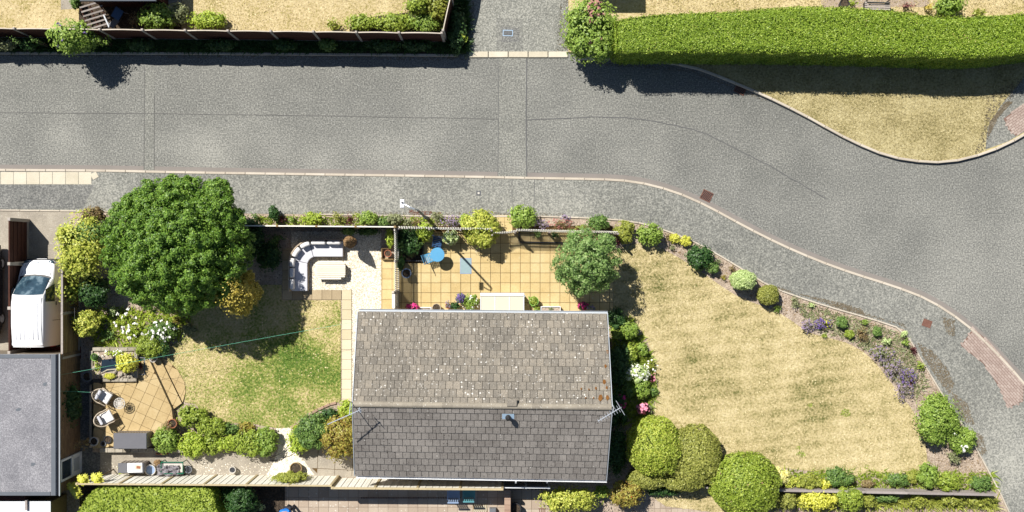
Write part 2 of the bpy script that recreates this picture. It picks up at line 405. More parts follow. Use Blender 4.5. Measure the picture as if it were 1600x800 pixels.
m_carblk = plain('dark car paint', (.012, .013, .018, 1), .2)
m_wick = M('pale wicker', [(0, A(170, 150, 128)), (1, A(222, 204, 180))], (8, .4), (60, .6), rough=.7, bump=(60, .8, .01))
m_rattan = plain('rattan cane', A(222, 204, 180), .5)
m_fab = M('grey cushion fabric', [(0, A(206, 206, 214, .72)), (1, A(228, 228, 234, .75))], (3, .5), (40, .5), rough=.95)
m_fab_l = M('pale back cushion', [(0, A(222, 220, 220, .78)), (1, A(240, 238, 236, .8))], (3, .5), (40, .5), rough=.95)
m_tabw = M('bleached table slat', [(0, A(220, 212, 194, .78)), (1, A(244, 238, 222, .8))], (2, .5), (20, .5), rnd='object', rw=.5, rough=.7)
m_blue = plain('sky blue paint', A(88, 158, 200, .8), .4, var=.08)
m_dblue = plain('deep blue paint', A(40, 82, 128, .8), .4, var=.1)
m_cyan = plain('blue cloth', A(40, 130, 225, .8), .8, var=.1)
m_teal = plain('teal fabric', A(95, 160, 170, .7), .7)
m_greyb = plain('blue grey fabric', A(150, 172, 205, .7), .7)
m_cream = plain('cream panel', A(232, 228, 208, .62), .5, var=.04)
m_terra = plain('terracotta', A(176, 112, 80), .8)
m_potw = plain('off white glaze', A(222, 216, 206), .4)
m_potg = plain('grey glaze', A(126, 130, 136), .4)
m_potb = plain('cobalt glaze', A(30, 40, 95), .2)
m_potk = plain('charcoal pot', A(56, 58, 64), .5)
m_greenp = plain('lime plastic', A(150, 205, 95), .35)
m_dgrn = plain('green metal', A(20, 120, 90), .4)
m_store = plain('grey resin lid', A(118, 118, 124), .55, var=.08)
m_storel = plain('light resin side', A(176, 166, 156), .6)
m_cloth = M('crumpled grey tarpaulin', [(0, A(110, 104, 110)), (1, A(190, 186, 192))], (3, .5), (9, .5), rough=.6, bump=(9, 1, .12))
m_lead = plain('lead sheet', A(178, 205, 230, .7), .4)
m_alu = plain('aluminium', A(205, 212, 222, .8), .35, metal=.4)
m_rope = plain('green line', A(110, 190, 160, .9), .6)
m_rust = M('rusty iron', [(0, A(108, 70, 58)), (1, A(150, 110, 95))], (6, .5), (40, .5), rough=.8)
m_iron = plain('grey iron', A(104, 106, 108), .6)
m_blumet = plain('pale blue steel cover', A(160, 185, 190), .5)
m_stone = M('grey stone', [(0, A(150, 140, 122)), (.5, A(186, 176, 158)), (1, A(220, 212, 196))], (3, .5), (18, .5), rnd='both', rw=.5, bump=(20, 1, .03))
m_water = glass('pond water', (.012, .02, .03, 1))
m_bark = plain('bark', A(110, 92, 74), .9, n=(10, .5), var=.3, bump=(20, 1, .02))
m_thatch = M('dry brown grass tuft', [(0, A(140, 108, 72)), (1, A(205, 170, 125))], (5, .3), (20, .7), rnd='island', rw=.8, rough=.9)
m_skin = plain('skin', A(200, 150, 125), .6)
m_hair = plain('brown hair', A(70, 50, 38), .7)
m_trouser = plain('dark trousers', A(60, 62, 72), .9)

# foliage
LM = {
 'tree':   leafmat('tree leaf', (52, 84, 22), (100, 138, 46), (158, 188, 80)),
 'tree2':  leafmat('grey green leaf', (76, 108, 52), (120, 152, 78), (176, 196, 128)),
 'hedge':  leafmat('hedge leaf', (98, 124, 30), (138, 164, 50), (180, 198, 84), odd=(170, 140, 90)),
 'hedge2': leafmat('laurel leaf', (100, 122, 34), (146, 166, 60), (192, 204, 94)),
 'bright': leafmat('bright green leaf', (84, 112, 36), (136, 164, 66), (184, 204, 104)),
 'green':  leafmat('green leaf', (58, 88, 38), (102, 134, 62), (152, 176, 96)),
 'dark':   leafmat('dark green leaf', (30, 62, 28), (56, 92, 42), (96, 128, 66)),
 'varie':  leafmat('variegated leaf', (104, 128, 40), (184, 192, 78), (226, 222, 116)),
 'gold':   leafmat('golden conifer leaf', (150, 140, 48), (204, 184, 80), (236, 216, 120)),
 'yellow': leafmat('yellow leaf', (168, 172, 52), (214, 214, 80), (240, 236, 130)),
 'cream':  leafmat('cream yellow flower leaf', (196, 190, 100), (240, 232, 150), (252, 246, 190)),
 'lime':   leafmat('yellow green leaf', (112, 138, 34), (164, 186, 62), (206, 216, 100)),
 'limeball': leafmat('clipped lime leaf', (104, 126, 34), (168, 184, 70), (214, 216, 108)),
 'olive':  leafmat('olive leaf', (100, 110, 42), (154, 158, 74), (196, 196, 110)),
 'pale':   leafmat('pale variegated leaf', (140, 170, 92), (194, 212, 140), (228, 236, 184)),
 'red':    leafmat('copper red leaf', (120, 84, 40), (160, 146, 66), (184, 186, 88), odd=(206, 104, 50)),
 'sage':   leafmat('sage leaf', (100, 108, 72), (142, 148, 104), (182, 184, 142)),
 'laven':  leafmat('lavender stem', (112, 108, 90), (146, 138, 124), (174, 164, 156)),
 'brown':  leafmat('brown dry leaf', (104, 84, 56), (142, 120, 84), (168, 160, 100)),
 'wine':   leafmat('dark wine leaf', (60, 22, 30), (92, 36, 44), (120, 56, 60)),
 'ivy':    leafmat('ivy leaf', (40, 66, 30), (66, 98, 48), (110, 138, 80)),
 'grassy': leafmat('tufty grass leaf', (110, 122, 44), (154, 162, 66), (190, 192, 96)),
}
FM = {'white': plain('white petal', A(248, 246, 240, .85), .7, var=.03), 'purple': plain('purple petal', A(112, 90, 150, .8), .7, var=.2),
      'lilac': plain('lilac petal', A(150, 132, 158, .75), .7, var=.15), 'pink': plain('pink petal', A(236, 150, 175, .85), .7, var=.15),
      'magenta': plain('magenta petal', A(215, 50, 130, .85), .7, var=.2), 'rust': plain('rust petal', A(170, 110, 100, .8), .7, var=.2),
      'pinkbrown': plain('dusky pink petal', A(178, 128, 116, .8), .7, var=.15), 'yellowf': plain('yellow petal', A(245, 225, 80, .9), .7),
      'red': plain('red petal', A(190, 60, 60, .9), .7)}
# ------------------------------------------------ foliage builders
def leaf_quads(p, n, size, aspect=1.7, jit=.35):
    """p (N,3) leaf centres, n (N,3) facing -> diamond leaves"""
    N = len(p); r = RNG.normal(size=(N, 3))
    n = n + RNG.normal(size=(N, 3)) * jit; n /= np.linalg.norm(n, axis=1)[:, None] + 1e-9
    t = np.cross(n, r); t /= np.linalg.norm(t, axis=1)[:, None] + 1e-9; b = np.cross(n, t)
    s = (size * RNG.uniform(.65, 1.35, N))[:, None]
    L = t * s * .5 * aspect ** .5; W = b * s * .5 / aspect ** .5
    V = np.stack([p - L, p - W + L * .1, p + L - n * s * .12, p + W + L * .1], 1).reshape(-1, 3)
    F = np.arange(4 * N).reshape(N, 4); return V, F

def join(parts):
    Vs = []; Fs = []; k = 0
    for V, F in parts:
        Vs.append(V); Fs.append(F + k); k += len(V)
    return np.concatenate(Vs), np.concatenate(Fs)

def rand_dirs(N, up=-1.0):
    d = RNG.normal(size=(int(N * 1.6 / (0.5 * (1 - up)) + 8), 3)); d /= np.linalg.norm(d, axis=1)[:, None]
    return d[d[:, 2] > up][:N]

def core(c, r, nu=10, nv=7):
    V = []; F = []
    for i in range(nv + 1):
        ph = math.pi * i / nv
        for k in range(nu):
            t = 2 * math.pi * k / nu; q = RNG.uniform(.9, 1.08)
            V.append((c[0] + r[0] * math.sin(ph) * math.cos(t) * q, c[1] + r[1] * math.sin(ph) * math.sin(t) * q, c[2] + r[2] * math.cos(ph) * q))
    for i in range(nv):
        for k in range(nu):
            k2 = (k + 1) % nu; F.append((i * nu + k, (i + 1) * nu + k, (i + 1) * nu + k2, i * nu + k2))
    return np.array(V), np.array(F)

def clumps(c, R, lump, size, dens=2.0, fill=.75, up=-.35, rough=.22):
    """lumpy crown: little balls of leaves over an ellipsoid c, R"""
    c = np.array(c, float); R = np.array(R, float)
    area = 4 * math.pi * ((R[0] * R[1]) ** 1.6 + (R[0] * R[2]) ** 1.6 + (R[1] * R[2]) ** 1.6) ** (1 / 1.6) / 3 ** (1 / 1.6) * (1 - up) / 2
    nl = max(5, int(area / (lump * lump) * .95)); out = []
    D = rand_dirs(nl, up)
    for d in D:
        lr = lump * RNG.uniform(.6, 1.25)
        q = c + d * (R - lump * .7 * np.minimum(1, R / R.max() + .3)) * RNG.uniform(1 - rough, 1 + rough * .35)
        m = int(2 * math.pi * lr * lr / (size * size) * dens)
        e = rand_dirs(m, -1.0); e = e + d * .55; e /= np.linalg.norm(e, axis=1)[:, None]
        pts = q + e * lr * (RNG.uniform(.55, 1.05, len(e)))[:, None]
        nn = e * .7 + d * .3 + np.array([0, 0, .35])
        out.append(leaf_quads(pts, nn, size))
    if fill: out.append(core(c, (R - lump * .45) * fill))
    return join(out)

def ragged(c, R, size, N, spread=.4):
    """open plant: sprigs radiating from the base with leaves along them"""
    c = np.array(c, float); base = c - np.array([0, 0, R[2]])
    ns = max(6, N // 14); out = []
    for k in range(ns):
        d = RNG.normal(size=3); d[2] = abs(d[2]) + .5; d /= np.linalg.norm(d)
        tip = c + d * np.array(R) * RNG.uniform(.5, 1.15) * np.array([1, 1, 1.0])
        t = RNG.uniform(.35, 1.0, 14)[:, None]
        pts = base * (1 - t) + tip * t + RNG.normal(size=(14, 3)) * size * .7
        pts[:, 2] = np.maximum(pts[:, 2], base[2] + .03)
        out.append(leaf_quads(pts, np.tile(d * .6 + np.array([0, 0, .6]), (14, 1)), size, 2.2, .5))
    return join(out)

def stems(c, R, n, h0, r=.012):
    mb = MB()
    for k in range(n):
        a = 2 * math.pi * k / n + random.uniform(-.4, .4)
        q = Vector((c[0] + math.cos(a) * R[0] * .5, c[1] + math.sin(a) * R[1] * .5, c[2] + R[2] * .2))
        b = Vector((c[0] + math.cos(a) * .05, c[1] + math.sin(a) * .05, h0))
        mb.tube([b, (b + q) / 2 + Vector((0, 0, .08 * R[2])), q], [r * 1.6, r * 1.2, r * .5], 5)
    return mb

def plant(name, cat, px, py, rx, ry, h, kind, label, style='lump', leaf=.075, flowers=None, nf=0, fs=.05, group=None, z0=.1,
          lump=None, dens=1.6, fill=.8, hm=.55, stem=5):
    """px,py: where the middle of the plant shows; rx,ry its half size in photo pixels; h its height"""
    c = P(px, py, z0 + h * hm); k = (CAM_H - h * hm) / CAM_H / PPM
    R = (rx * k, ry * k, h * .5 if style != 'low' else h * .45)
    c = (c.x, c.y, z0 + h - R[2])
    t = thing(name, label, cat, (c[0], c[1], z0), group)
    lp = lump or max(.09, min(.3, min(R[0], R[1]) * .38))
    if style == 'ragged': V, F = ragged(c, R, leaf, int(R[0] * R[1] * math.pi / (leaf * leaf) * dens), .4)
    else:
        Ra = np.array(R); rng_ = random.Random(int(px * 31 + py * 7)); m_ = min(R[0], R[1])
        if m_ < .16: V, F = clumps(c, R, lp, leaf, dens, fill, rough=.3)
        else:
            lobes = [clumps(np.array(c) - [0, 0, R[2] * .12], Ra * [.74, .74, .86], lp * .8, leaf, dens * .9, fill * .85, rough=.5)]
            nl_ = 5 if m_ < .5 else 8; a0 = rng_.uniform(0, 6.28)
            for q_ in range(nl_):
                a_ = a0 + q_ * 6.283 / nl_ + rng_.uniform(-.35, .35); rr_ = rng_.uniform(.24, .42); dd_ = 1.02 - rr_ + rng_.uniform(-.1, .08)
                cz = rng_.uniform(-.35, .45)
                lobes.append(clumps((c[0] + math.cos(a_) * R[0] * dd_, c[1] + math.sin(a_) * R[1] * dd_, c[2] + R[2] * cz), (m_ * rr_ + R[0] * .06, m_ * rr_ + R[1] * .06, min(R[2] * .55, m_ * .6)), max(.06, lp * .5), leaf, dens * .85, fill * .7, rough=.6))
            V, F = join(lobes)
        # stray sprigs make the outline uneven
        N = int(170 * R[0] * R[1] / .2) + 24
        d = rand_dirs(N, -.1); p2 = np.array(c) + d * np.array(R) * RNG.uniform(.85, 1.22, len(d))[:, None]
        V, F = join([(V, F), leaf_quads(p2, d + np.array([0, 0, .5]), leaf * 1.1)])
    V[:, 2] = np.maximum(V[:, 2], z0 + .012)
    np_part('foliage', V, F, LM[kind], t)
    if stem: part('stem', stems(c, R, stem, z0), m_bark, t)
    if flowers:
        d = rand_dirs(nf, .05); p2 = np.array(c) + d * np.array(R) * RNG.uniform(.85, 1.08, len(d))[:, None]; p2[:, 2] += .02
        sub = []
        for q in range(4): sub.append(leaf_quads(p2 + RNG.normal(size=p2.shape) * fs * .35, d + np.array([0, 0, 1.0]), fs, 1.1, .4))
        V, F = join(sub); np_part('flowers', V, F, FM[flowers], t, kind='stuff')
    return t

def clipped(name, cat, px, py, rx, ry, h, kind, label, leaf=.05, z0=.1, group=None, dens=2.2, pw=2.6, flowers=None, nf=0):
    """clipped dome: one even leaf skin over a solid mass"""
    hm = .55; c = P(px, py, z0 + h * hm); k = (CAM_H - h * hm) / CAM_H / PPM
    rx *= k; ry *= k; t = thing(name, label, cat, (c.x, c.y, z0), group)
    area = 2 * math.pi * (rx * ry + (rx + ry) / 2 * h * .8)
    N = int(area / (leaf * leaf) * dens); d = rand_dirs(N, -.55)
    # superellipsoid: flatter sides, rounded shoulders
    s = (np.abs(d[:, 0]) ** pw + np.abs(d[:, 1]) ** pw + np.abs(d[:, 2]) ** pw) ** (-1 / pw)
    lumpy = 1 + .05 * np.sin(d[:, 0] * 4 + px) * np.cos(d[:, 1] * 5 + py) + .04 * np.sin(d[:, 0] * 9 + d[:, 1] * 7 + d[:, 2] * 9 + px) + .025 * np.sin(d[:, 1] * 17 + d[:, 0] * 14)
    q = d * s[:, None] * (lumpy * (RNG.uniform(.93, 1.03, len(d)) + .07 * (RNG.uniform(0, 1, len(d)) > .97)))[:, None]
    # round outline from above
    rr = np.hypot(q[:, 0], q[:, 1]); lim = np.maximum(rr, 1e-6); q[:, :2] *= np.minimum(1, 1.02 * lumpy / lim)[:, None]
    hole = np.sin(d[:, 0] * 11 + px) * np.sin(d[:, 1] * 12 + py) * np.sin(d[:, 2] * 8 + 1) > .55; q[hole] *= .93
    p = np.array([c.x, c.y, z0 + h * .52]) + q * np.array([rx, ry, h * .5])
    V, F = join([leaf_quads(p, d * 1.0 + np.array([0, 0, .25]), leaf, 1.6, .55), core((c.x, c.y, z0 + h * .48), (rx * .93, ry * .93, h * .46), 14, 8)])
    V[:, 2] = np.maximum(V[:, 2], z0 + .01)
    np_part('foliage', V, F, LM[kind], t)
    part('stem', MB().tube([(c.x, c.y, z0), (c.x, c.y, z0 + h * .3)], .06), m_bark, t)
    if flowers:
        i = RNG.choice(len(p), nf); V, F = leaf_quads(p[i] + d[i] * .02, d[i], .07, 1.1); np_part('flowers', V, F, FM[flowers], t, kind='stuff')
    return t

def hedge(name, cat, outline, h, kind, label, leaf=.055, z0=.1, dens=2.0, top_wave=.08):
    """outline: footprint in world metres"""
    pg = [Vector(p) for p in outline]
    cx = sum(p.x for p in pg) / len(pg); cy = sum(p.y for p in pg) / len(pg)
    t = thing(name, label, cat, (cx, cy, z0))
    wave = lambda x, y: top_wave * (np.sin(x * 1.3 + y) + np.sin(x * .47 + 2) + .5 * np.sin(x * 3.1 + y * 2.3)) * .6
    X, Y = scatter(pg, int(abs(polyarea(pg)) / (leaf * leaf) * dens))
    # distance to the edge rounds the shoulders
    D = np.full(X.shape, 9.0)
    for i in range(len(pg)):
        a = pg[i]; b = pg[(i + 1) % len(pg)]; ab = b - a; L2 = ab.length_squared
        tt = np.clip(((X - a.x) * ab.x + (Y - a.y) * ab.y) / L2, 0, 1)
        D = np.minimum(D, np.hypot(X - a.x - tt * ab.x, Y - a.y - tt * ab.y))
    drop = .3 * np.clip(1 - D / .35, 0, 1) ** 2
    Z = z0 + h + wave(X, Y) - drop + RNG.normal(size=X.shape) * .02
    p = np.stack([X, Y, Z], 1); n = np.tile([0, 0, 1.0], (len(X), 1))
    sets = [leaf_quads(p, n, leaf, 1.7, .6)]
    orient = 1 if polyarea(pg) > 0 else -1
    for i in range(len(pg)):
        a = pg[i]; b = pg[(i + 1) % len(pg)]; ab = b - a; L = ab.length
        if L < 1e-4: continue
        m = int(L * h / (leaf * leaf) * dens * .8); u = RNG.uniform(0, 1, m); z = RNG.uniform(0, h - .1, m)
        nn = np.array([ab.y, -ab.x, 0]) / L * orient; off = .05 * np.sin(u * L * 2.1 + z * 2) + RNG.normal(size=m) * .025
        q = np.stack([a.x + ab.x * u, a.y + ab.y * u, z0 + z], 1) + nn * off[:, None]
        sets.append(leaf_quads(q, np.tile(nn + np.array([0, 0, .3]), (m, 1)), leaf, 1.7, .55))
    V, F = join(sets); o = np_part('foliage', V, F, LM[kind], t)
    # woody mass inside, shrunk a little
    ins = [(cx + (p.x - cx) * .985 + (.0), cy + (p.y - cy) * (.93)) for p in pg]
    part('inner_growth', MB().prism(ins, z0, z0 + h - .22), LM[kind], t)
    return t

def polyarea(pg):
    n = len(pg); return sum(pg[i][0] * pg[(i + 1) % n][1] - pg[(i + 1) % n][0] * pg[i][1] for i in range(n)) / 2

def tree(px, py, rx, ry, zc, rz, kind, label, lump=.34, leaf=.1, z0=.1, dens=1.6, extra=(), group=None, fill=.8, rough=.25, trunk=.13, gaps=0, inner=0):
    c = P(px, py, zc); k = (CAM_H - zc) / CAM_H / PPM; R = (rx * k, ry * k, rz)
    t = thing('tree', label, 'tree', (c.x, c.y, z0), group)
    Vs = [clumps(c, R, lump, leaf, dens, fill, up=-.6, rough=rough)]
    for (ex, ey, er, ez) in extra:
        q = P(ex, ey, ez); Vs.append(clumps(q, (er / PPM, er / PPM, er / PPM * .8), lump, leaf, dens, 0, up=-.6, rough=.3))
    if inner:
        ni = int(2 * math.pi * R[0] * R[1] * 1.6 / leaf ** 2); di = rand_dirs(ni, -.3)
        Vs.append(leaf_quads(np.array(c) + di * np.array(R) * RNG.uniform(.72, .99, len(di))[:, None], di * .6 + np.array([0, 0, .4]), leaf, 1.7, .7))
    d = rand_dirs(int(60 * R[0] * R[1]), -.4)
    p = np.array(c) + d * np.array(R) * RNG.uniform(.97, 1.09, len(d))[:, None]
    Vs.append(leaf_quads(p, d, leaf * 1.1)); V, F = join(Vs)
    np_part('crown', V, F, LM[kind], t)
    tr = MB(); tr.tube([(c.x, c.y, z0), (c.x + .04, c.y, zc * .45), (c.x, c.y + .05, zc)], [trunk * 1.25, trunk, trunk * .7], 8); tk = part('trunk', tr, m_bark, t)
    for j in range(6):
        a = j * 1.05 + .3; b0 = Vector((c.x, c.y, zc * (.5 + .06 * j)))
        e = Vector((c.x + math.cos(a) * R[0] * .65, c.y + math.sin(a) * R[1] * .65, zc + R[2] * .3))
        part('limb', MB().tube([b0, (b0 + e) / 2 + Vector((0, 0, .15)), e], [trunk * .5, trunk * .35, trunk * .12], 5), m_bark, tk)
    return t

def carpet(name, pg, n, size, mat, label, cat=None, z=.12, hgt=.06, kind='stuff'):
    """countless blades or sprigs over a world polygon"""
    X, Y = scatter(pg, n); N = len(X)
    a = RNG.uniform(0, 2 * math.pi, N); s = size * RNG.uniform(.6, 1.4, N); lean = RNG.normal(size=(N, 2)) * hgt * .9
    hh = hgt * RNG.uniform(.4, 1.2, N)
    c = np.stack([X, Y, np.full(N, z)], 1); d = np.stack([np.cos(a), np.sin(a), np.zeros(N)], 1) * (s / 2)[:, None]
    tip = c + np.stack([lean[:, 0], lean[:, 1], hh], 1)
    V = np.stack([c - d, c + d, tip], 1).reshape(-1, 3); F = np.arange(3 * N).reshape(N, 3)
    return tag(np_part(name, V, F, mat), label=label, cat=cat, kind=kind)

# ------------------------------------------------ the ground
mb = MB(); mb.box((0, 0, -.06), (600, 600, .1)); struct('ground', mb, m_base)
road_pg = [(-300, 78), (2100, 78), (2100, 1100), (-300, 1100)]
struct('road', MB().prism(poly(road_pg), -.009, 0), m_road)

K_LOW = smooth_line([(-300, 262), (0, 266), (150, 267), (300, 270), (500, 273), (700, 276), (850, 279), (950, 281), (1000, 286), (1050, 299), (1100, 320),
    (1150, 347), (1200, 373), (1250, 396), (1300, 416), (1350, 433), (1400, 449), (1450, 469), (1500, 501), (1540, 536), (1575, 573), (1604, 606), (1650, 690), (1670, 800), (1675, 1000)], 3)
G_EDGE = [(-300, 329), (0, 329), (100, 329), (250, 331), (400, 334), (500, 335), (600, 337), (700, 338), (780, 338), (835, 338), (900, 340), (960, 343), (1010, 350), (1060, 368),
    (1100, 386), (1150, 415), (1200, 446), (1250, 465), (1300, 481), (1360, 498), (1412, 515), (1428, 545), (1470, 615), (1500, 660), (1530, 712), (1562, 772), (1575, 800), (1600, 1000)]
G_EDGE = G_EDGE[:13] + smooth_line(G_EDGE[12:20], 3)[1:] + G_EDGE[20:]
pave = K_LOW + G_EDGE[::-1]
struct('pavement', MB().prism(poly(pave), -.005, .1), m_pave)
K_UP = smooth_line([(905, 92), (960, 92), (1010, 94), (1080, 105), (1130, 123), (1200, 153), (1260, 183), (1320, 216), (1380, 242), (1430, 252), (1480, 253), (1530, 242), (1570, 226), (1610, 204), (1680, 160), (1780, 100), (1780, 60)], 3)
verge_pg = K_UP + [(905, 60)]
struct('verge', MB().prism(poly(verge_pg), -.005, .11), m_verge)
gsp = [(-300, -320), (728, -320), (728, 84), (-300, 80)]
struct('upper_garden_ground', MB().prism(poly(gsp), -.005, .1), m_soil_d)
struct('upper_right_ground', MB().prism(poly([(888, -320), (1900, -320), (1900, 60), (905, 59.5), (900, 82), (888, 82)]), -.005, .105), m_lawn_t)
struct('house_plot_ground', MB().prism(poly(G_EDGE + [(1570, 780), (1560, 1100), (-300, 1100)][1:]), -.004, .094), m_soil)
struct('driveway', MB().prism(poly([(728, -320), (888, -320), (888, 81), (728, 81)]), -.005, .05), m_drive)

# kerb stones, one by one
kst = mesh('kerb_stone', MB().cbox((0, 0, 0), (.9, .11, .16), .015), m_kerb)
def kerb(name, pts, label, stone=.915, off=0.0, z=.05, mat=None, me=None):
    W = poly(pts); t = thing(name, label, 'kerb', (W[len(W) // 2].x, W[len(W) // 2].y, 0))
    for (p, a), (q, b) in zip(walk(W, stone)[:-1], walk(W, stone)[1:]):
        m_ = (p + q) / 2; d = q - p
        inst('kerb_stone', me or kst, (m_.x, m_.y, z + random.uniform(-.002, .002)), t, (0, 0, math.atan2(d.y, d.x) + random.uniform(-.004, .004)))
    return t
kerb('kerb', K_LOW, 'long pale kerb of single stones curving along the lower side of the road')
kerb('kerb', K_UP[:-4], 'curved kerb of the grass verge below the big hedge, throwing a thin dark shadow', z=.085)
kerb('kerb', [(-280, 83), (300, 84), (700, 87), (735, 88)], 'shaded kerb under the brown fence at the upper left roadside')
kst2 = mesh('kerb_stone', MB().cbox((0, 0, 0), (.88, .27, .1), .015), m_kerbc)
kerb('kerb', [(732, 85.5), (905, 85.5)], 'row of wide cream kerb stones across the mouth of the upper driveway', z=.02, me=kst2)
edg = mesh('edging_stone', MB().cbox((0, 0, 0), (.9, .07, .16), .01), m_kerb)
kerb('kerb', G_EDGE[5:], 'thin concrete edging between the pavement and the flower beds', me=edg, z=.075)
kerb('kerb', [(-60, 328), (50, 329), (130, 330), (400, 334)], 'low flush edging between pavement and driveway at far left', me=edg, z=.06)

# channel of grit beside the kerb, seams and patches in the asphalt
def strip(name, pts, wd, z, mat, off=0.0):
    W = poly(pts); L = []; R = []
    for i, p in enumerate(W):
        d = (W[min(i + 1, len(W) - 1)] - W[max(i - 1, 0)]).normalized(); n = Vector((-d.y, d.x))
        L.append(p + n * (off + wd / 2)); R.append(p + n * (off - wd / 2))
    mb = MB(); n = len(W); vs = [(p.x, p.y, z) for p in L] + [(p.x, p.y, z) for p in R]
    mb.add(vs, [(i + n, i + n + 1, i + 1, i) for i in range(n - 1)])
    return struct(name, mb, mat)
strip('road_channel', K_LOW, .2, .004, m_chan, off=.16)
strip('road_patch', [(800, 88), (800, 277)], 1.3, .008, m_patch)
struct('road_patch', MB().prism(poly([(225, 100), (241, 100), (241, 266), (225, 266)]), -.004, .0045), m_patch)
def wob(pts, a=.8, k=5): return [(x + random.uniform(-a, a), y + random.uniform(-a, a)) for x, y in smooth_line(pts, k)]
strip('road_seam', wob([(-10, 176), (200, 177), (420, 180), (620, 183), (778, 186)], .5), .025, .012, m_seam2)
strip('road_seam', wob([(822, 187), (940, 183), (1010, 188), (1090, 205), (1150, 233), (1200, 258), (1290, 310)], .7, 8), .035, .012, m_seam)
strip('road_seam', wob([(778, 92), (779, 180), (778, 275)], .2), .025, .013, m_seam)
strip('road_seam', wob([(823, 92), (822, 180), (823, 276)], .2), .045, .013, m_seam)
strip('road_seam', wob([(226, 104), (225, 265)], .2), .025, .013, m_seam2)
strip('road_seam', wob([(241, 150), (241, 266)], .2), .02, .013, m_seam2)
strip('pavement_seam', [(800, 281), (800, 336)], .025, .104, m_seam2)
strip('pavement_seam', [(835, 281), (834, 337)], .03, .104, m_seam)
strip('pavement_seam', [(220, 270), (221, 300)], .02, .104, m_seam2)
strip('pavement_seam', wob([(1020, 330), (1012, 352)], .5), .025, .104, m_seam)
strip('pavement_seam', wob([(1425, 462), (1418, 488)], .5), .025, .104, m_seam2)
struct('pavement_patch', MB().prism(poly([(-100, 289), (150, 289), (130, 326), (-100, 327)]), .09, .104), m_patch2)
struct('pavement_patch', MB().prism(poly([(645, 313), (683, 313), (680, 322), (650, 322)]), .09, .104), m_patch2)
# silt and moss lying on the pavement along the beds
def rough_poly(pts, a=3, k=6): return [(x + random.uniform(-a, a), y + random.uniform(-a, a)) for x, y in smooth_line(pts + [pts[0]], k)[:-1]]
def litter(pts, n, mat, label, z=.1, s=.05):
    W = poly(pts); X, Y = scatter(W, n); p = np.stack([X, Y, np.full(X.shape, z + .012)], 1)
    V, F = leaf_quads(p, np.tile([0, 0, 1.0], (len(X), 1)), s, 1.3, .25); V[:, 2] = np.maximum(V[:, 2], z + .004)
    return tag(np_part('leaf_litter', V, F, mat), label=label, cat='litter', kind='stuff')
litter([(1215, 452), (1300, 470), (1345, 482), (1350, 493), (1290, 474), (1215, 448)], 500, m_moss, 'brown moss and silt along the edging of the long flower bed')
litter([(1432, 535), (1455, 548), (1478, 575), (1490, 600), (1482, 615), (1462, 590), (1440, 555)], 750, m_moss, 'dark silt patch on the pavement bend by the purple bed', s=.06)
litter([(1486, 612), (1510, 630), (1522, 665), (1508, 660), (1488, 632)], 340, m_moss, 'thin silt patch beside the round green shrub', s=.06)
litter([(1515, 672), (1534, 680), (1540, 705), (1528, 715), (1520, 690)], 260, m_moss, 'small brown silt patch near the corner shrub', s=.06)
litter([(1470, 495), (1490, 500), (1490, 525), (1478, 522)], 260, m_moss, 'sparse moss on the pavement above the red cover', s=.05)
litter([(1290, 478), (1380, 500), (1410, 505), (1415, 512), (1370, 495), (1300, 472)], 220, m_moss, 'thin trail of silt at the bed edging')
litter([(500, 330), (880, 333), (880, 338), (500, 336)], 500, m_moss, 'fine dry litter along the front bed edging', s=.04)
litter([(0, 82), (730, 87), (730, 95), (0, 88)], 900, m_moss, 'dry litter in the shaded gutter under the brown fence', z=0, s=.05)
litter([(640, 328), (690, 332), (690, 338), (640, 338)], 200, m_rust, 'rust brown litter at the foot of the street lamp', s=.05)

# cream slabs laid in the pavement at far left
t = thing('slab_strip', 'row of square cream slabs set in the pavement beside the kerb at far left', 'paving', P(70, 277, .1))
sl = mesh('slab', MB().cbox((0, 0, 0), (.585, .57, .05), .012), m_kerbc)
for i in range(14):
    q = P(133 - i * 20.3, 278.5, .1); inst('slab', sl, (q.x, q.y, .085 + random.uniform(0, .003)), t, (0, 0, random.uniform(-.008, .008)))
inst('slab', sl, P(148, 274.5, .09), t, (0, 0, .5), (.5, .5, 1))

# road drains, covers
def grate(px, py, rz, label, w_=.46, d_=.42, n=6, z=.004):
    p = P(px, py, 0); t = thing('drain_grate', label, 'drain', (p.x, p.y, z), None, rz)
    part('grate_pit', MB().box((0, 0, .001), (w_ - .04, d_ - .04, .004)), m_black, t, local=True)
    f = MB(); f.box((0, d_ / 2, .008), (w_ + .05, .04, .02)); f.box((0, -d_ / 2, .008), (w_ + .05, .04, .02)); f.box((w_ / 2, 0, .008), (.04, d_ - .045, .02)); f.box((-w_ / 2, 0, .008), (.04, d_ - .045, .02))
    part('grate_frame', f, m_rust, t, local=True)
    bme = mesh('grate_bar', MB().box((0, 0, 0), (.03, d_ - .05, .014)), m_rust)
    for i in range(n):
        o = bpy.data.objects.new('grate_bar', bme); col.objects.link(o); o.parent = t; o.location = (-w_ / 2 + (i + .7) * w_ / (n + .4), 0, .011); o.rotation_euler = (0, 0, -.25)
grate(1104, 306, -.45, 'rusty slotted road drain beside the lower kerb')
grate(1157, 139, -.45, 'rusty slotted road drain lying in the hedge shadow by the verge kerb')
def cover(name, px, py, wd, dp, rz, mat, label, z, fm=None):
    p = P(px, py, 0); t = thing(name, label, 'cover', (p.x, p.y, z), None, rz)
    part('cover_plate', MB().cbox((0, 0, .004), (wd, dp, .012), .003), mat, t, local=True)
    f = MB()
    for sx, sy, a, b in ((0, 1, wd + .06, .03), (0, -1, wd + .06, .03)): f.box((0, sy * (dp / 2 + .015), .003), (a, b, .012))
    for sx in (-1, 1): f.box((sx * (wd / 2 + .015), 0, .003), (.03, dp, .012))
    part('cover_frame', f, fm or mat, t, local=True); return t
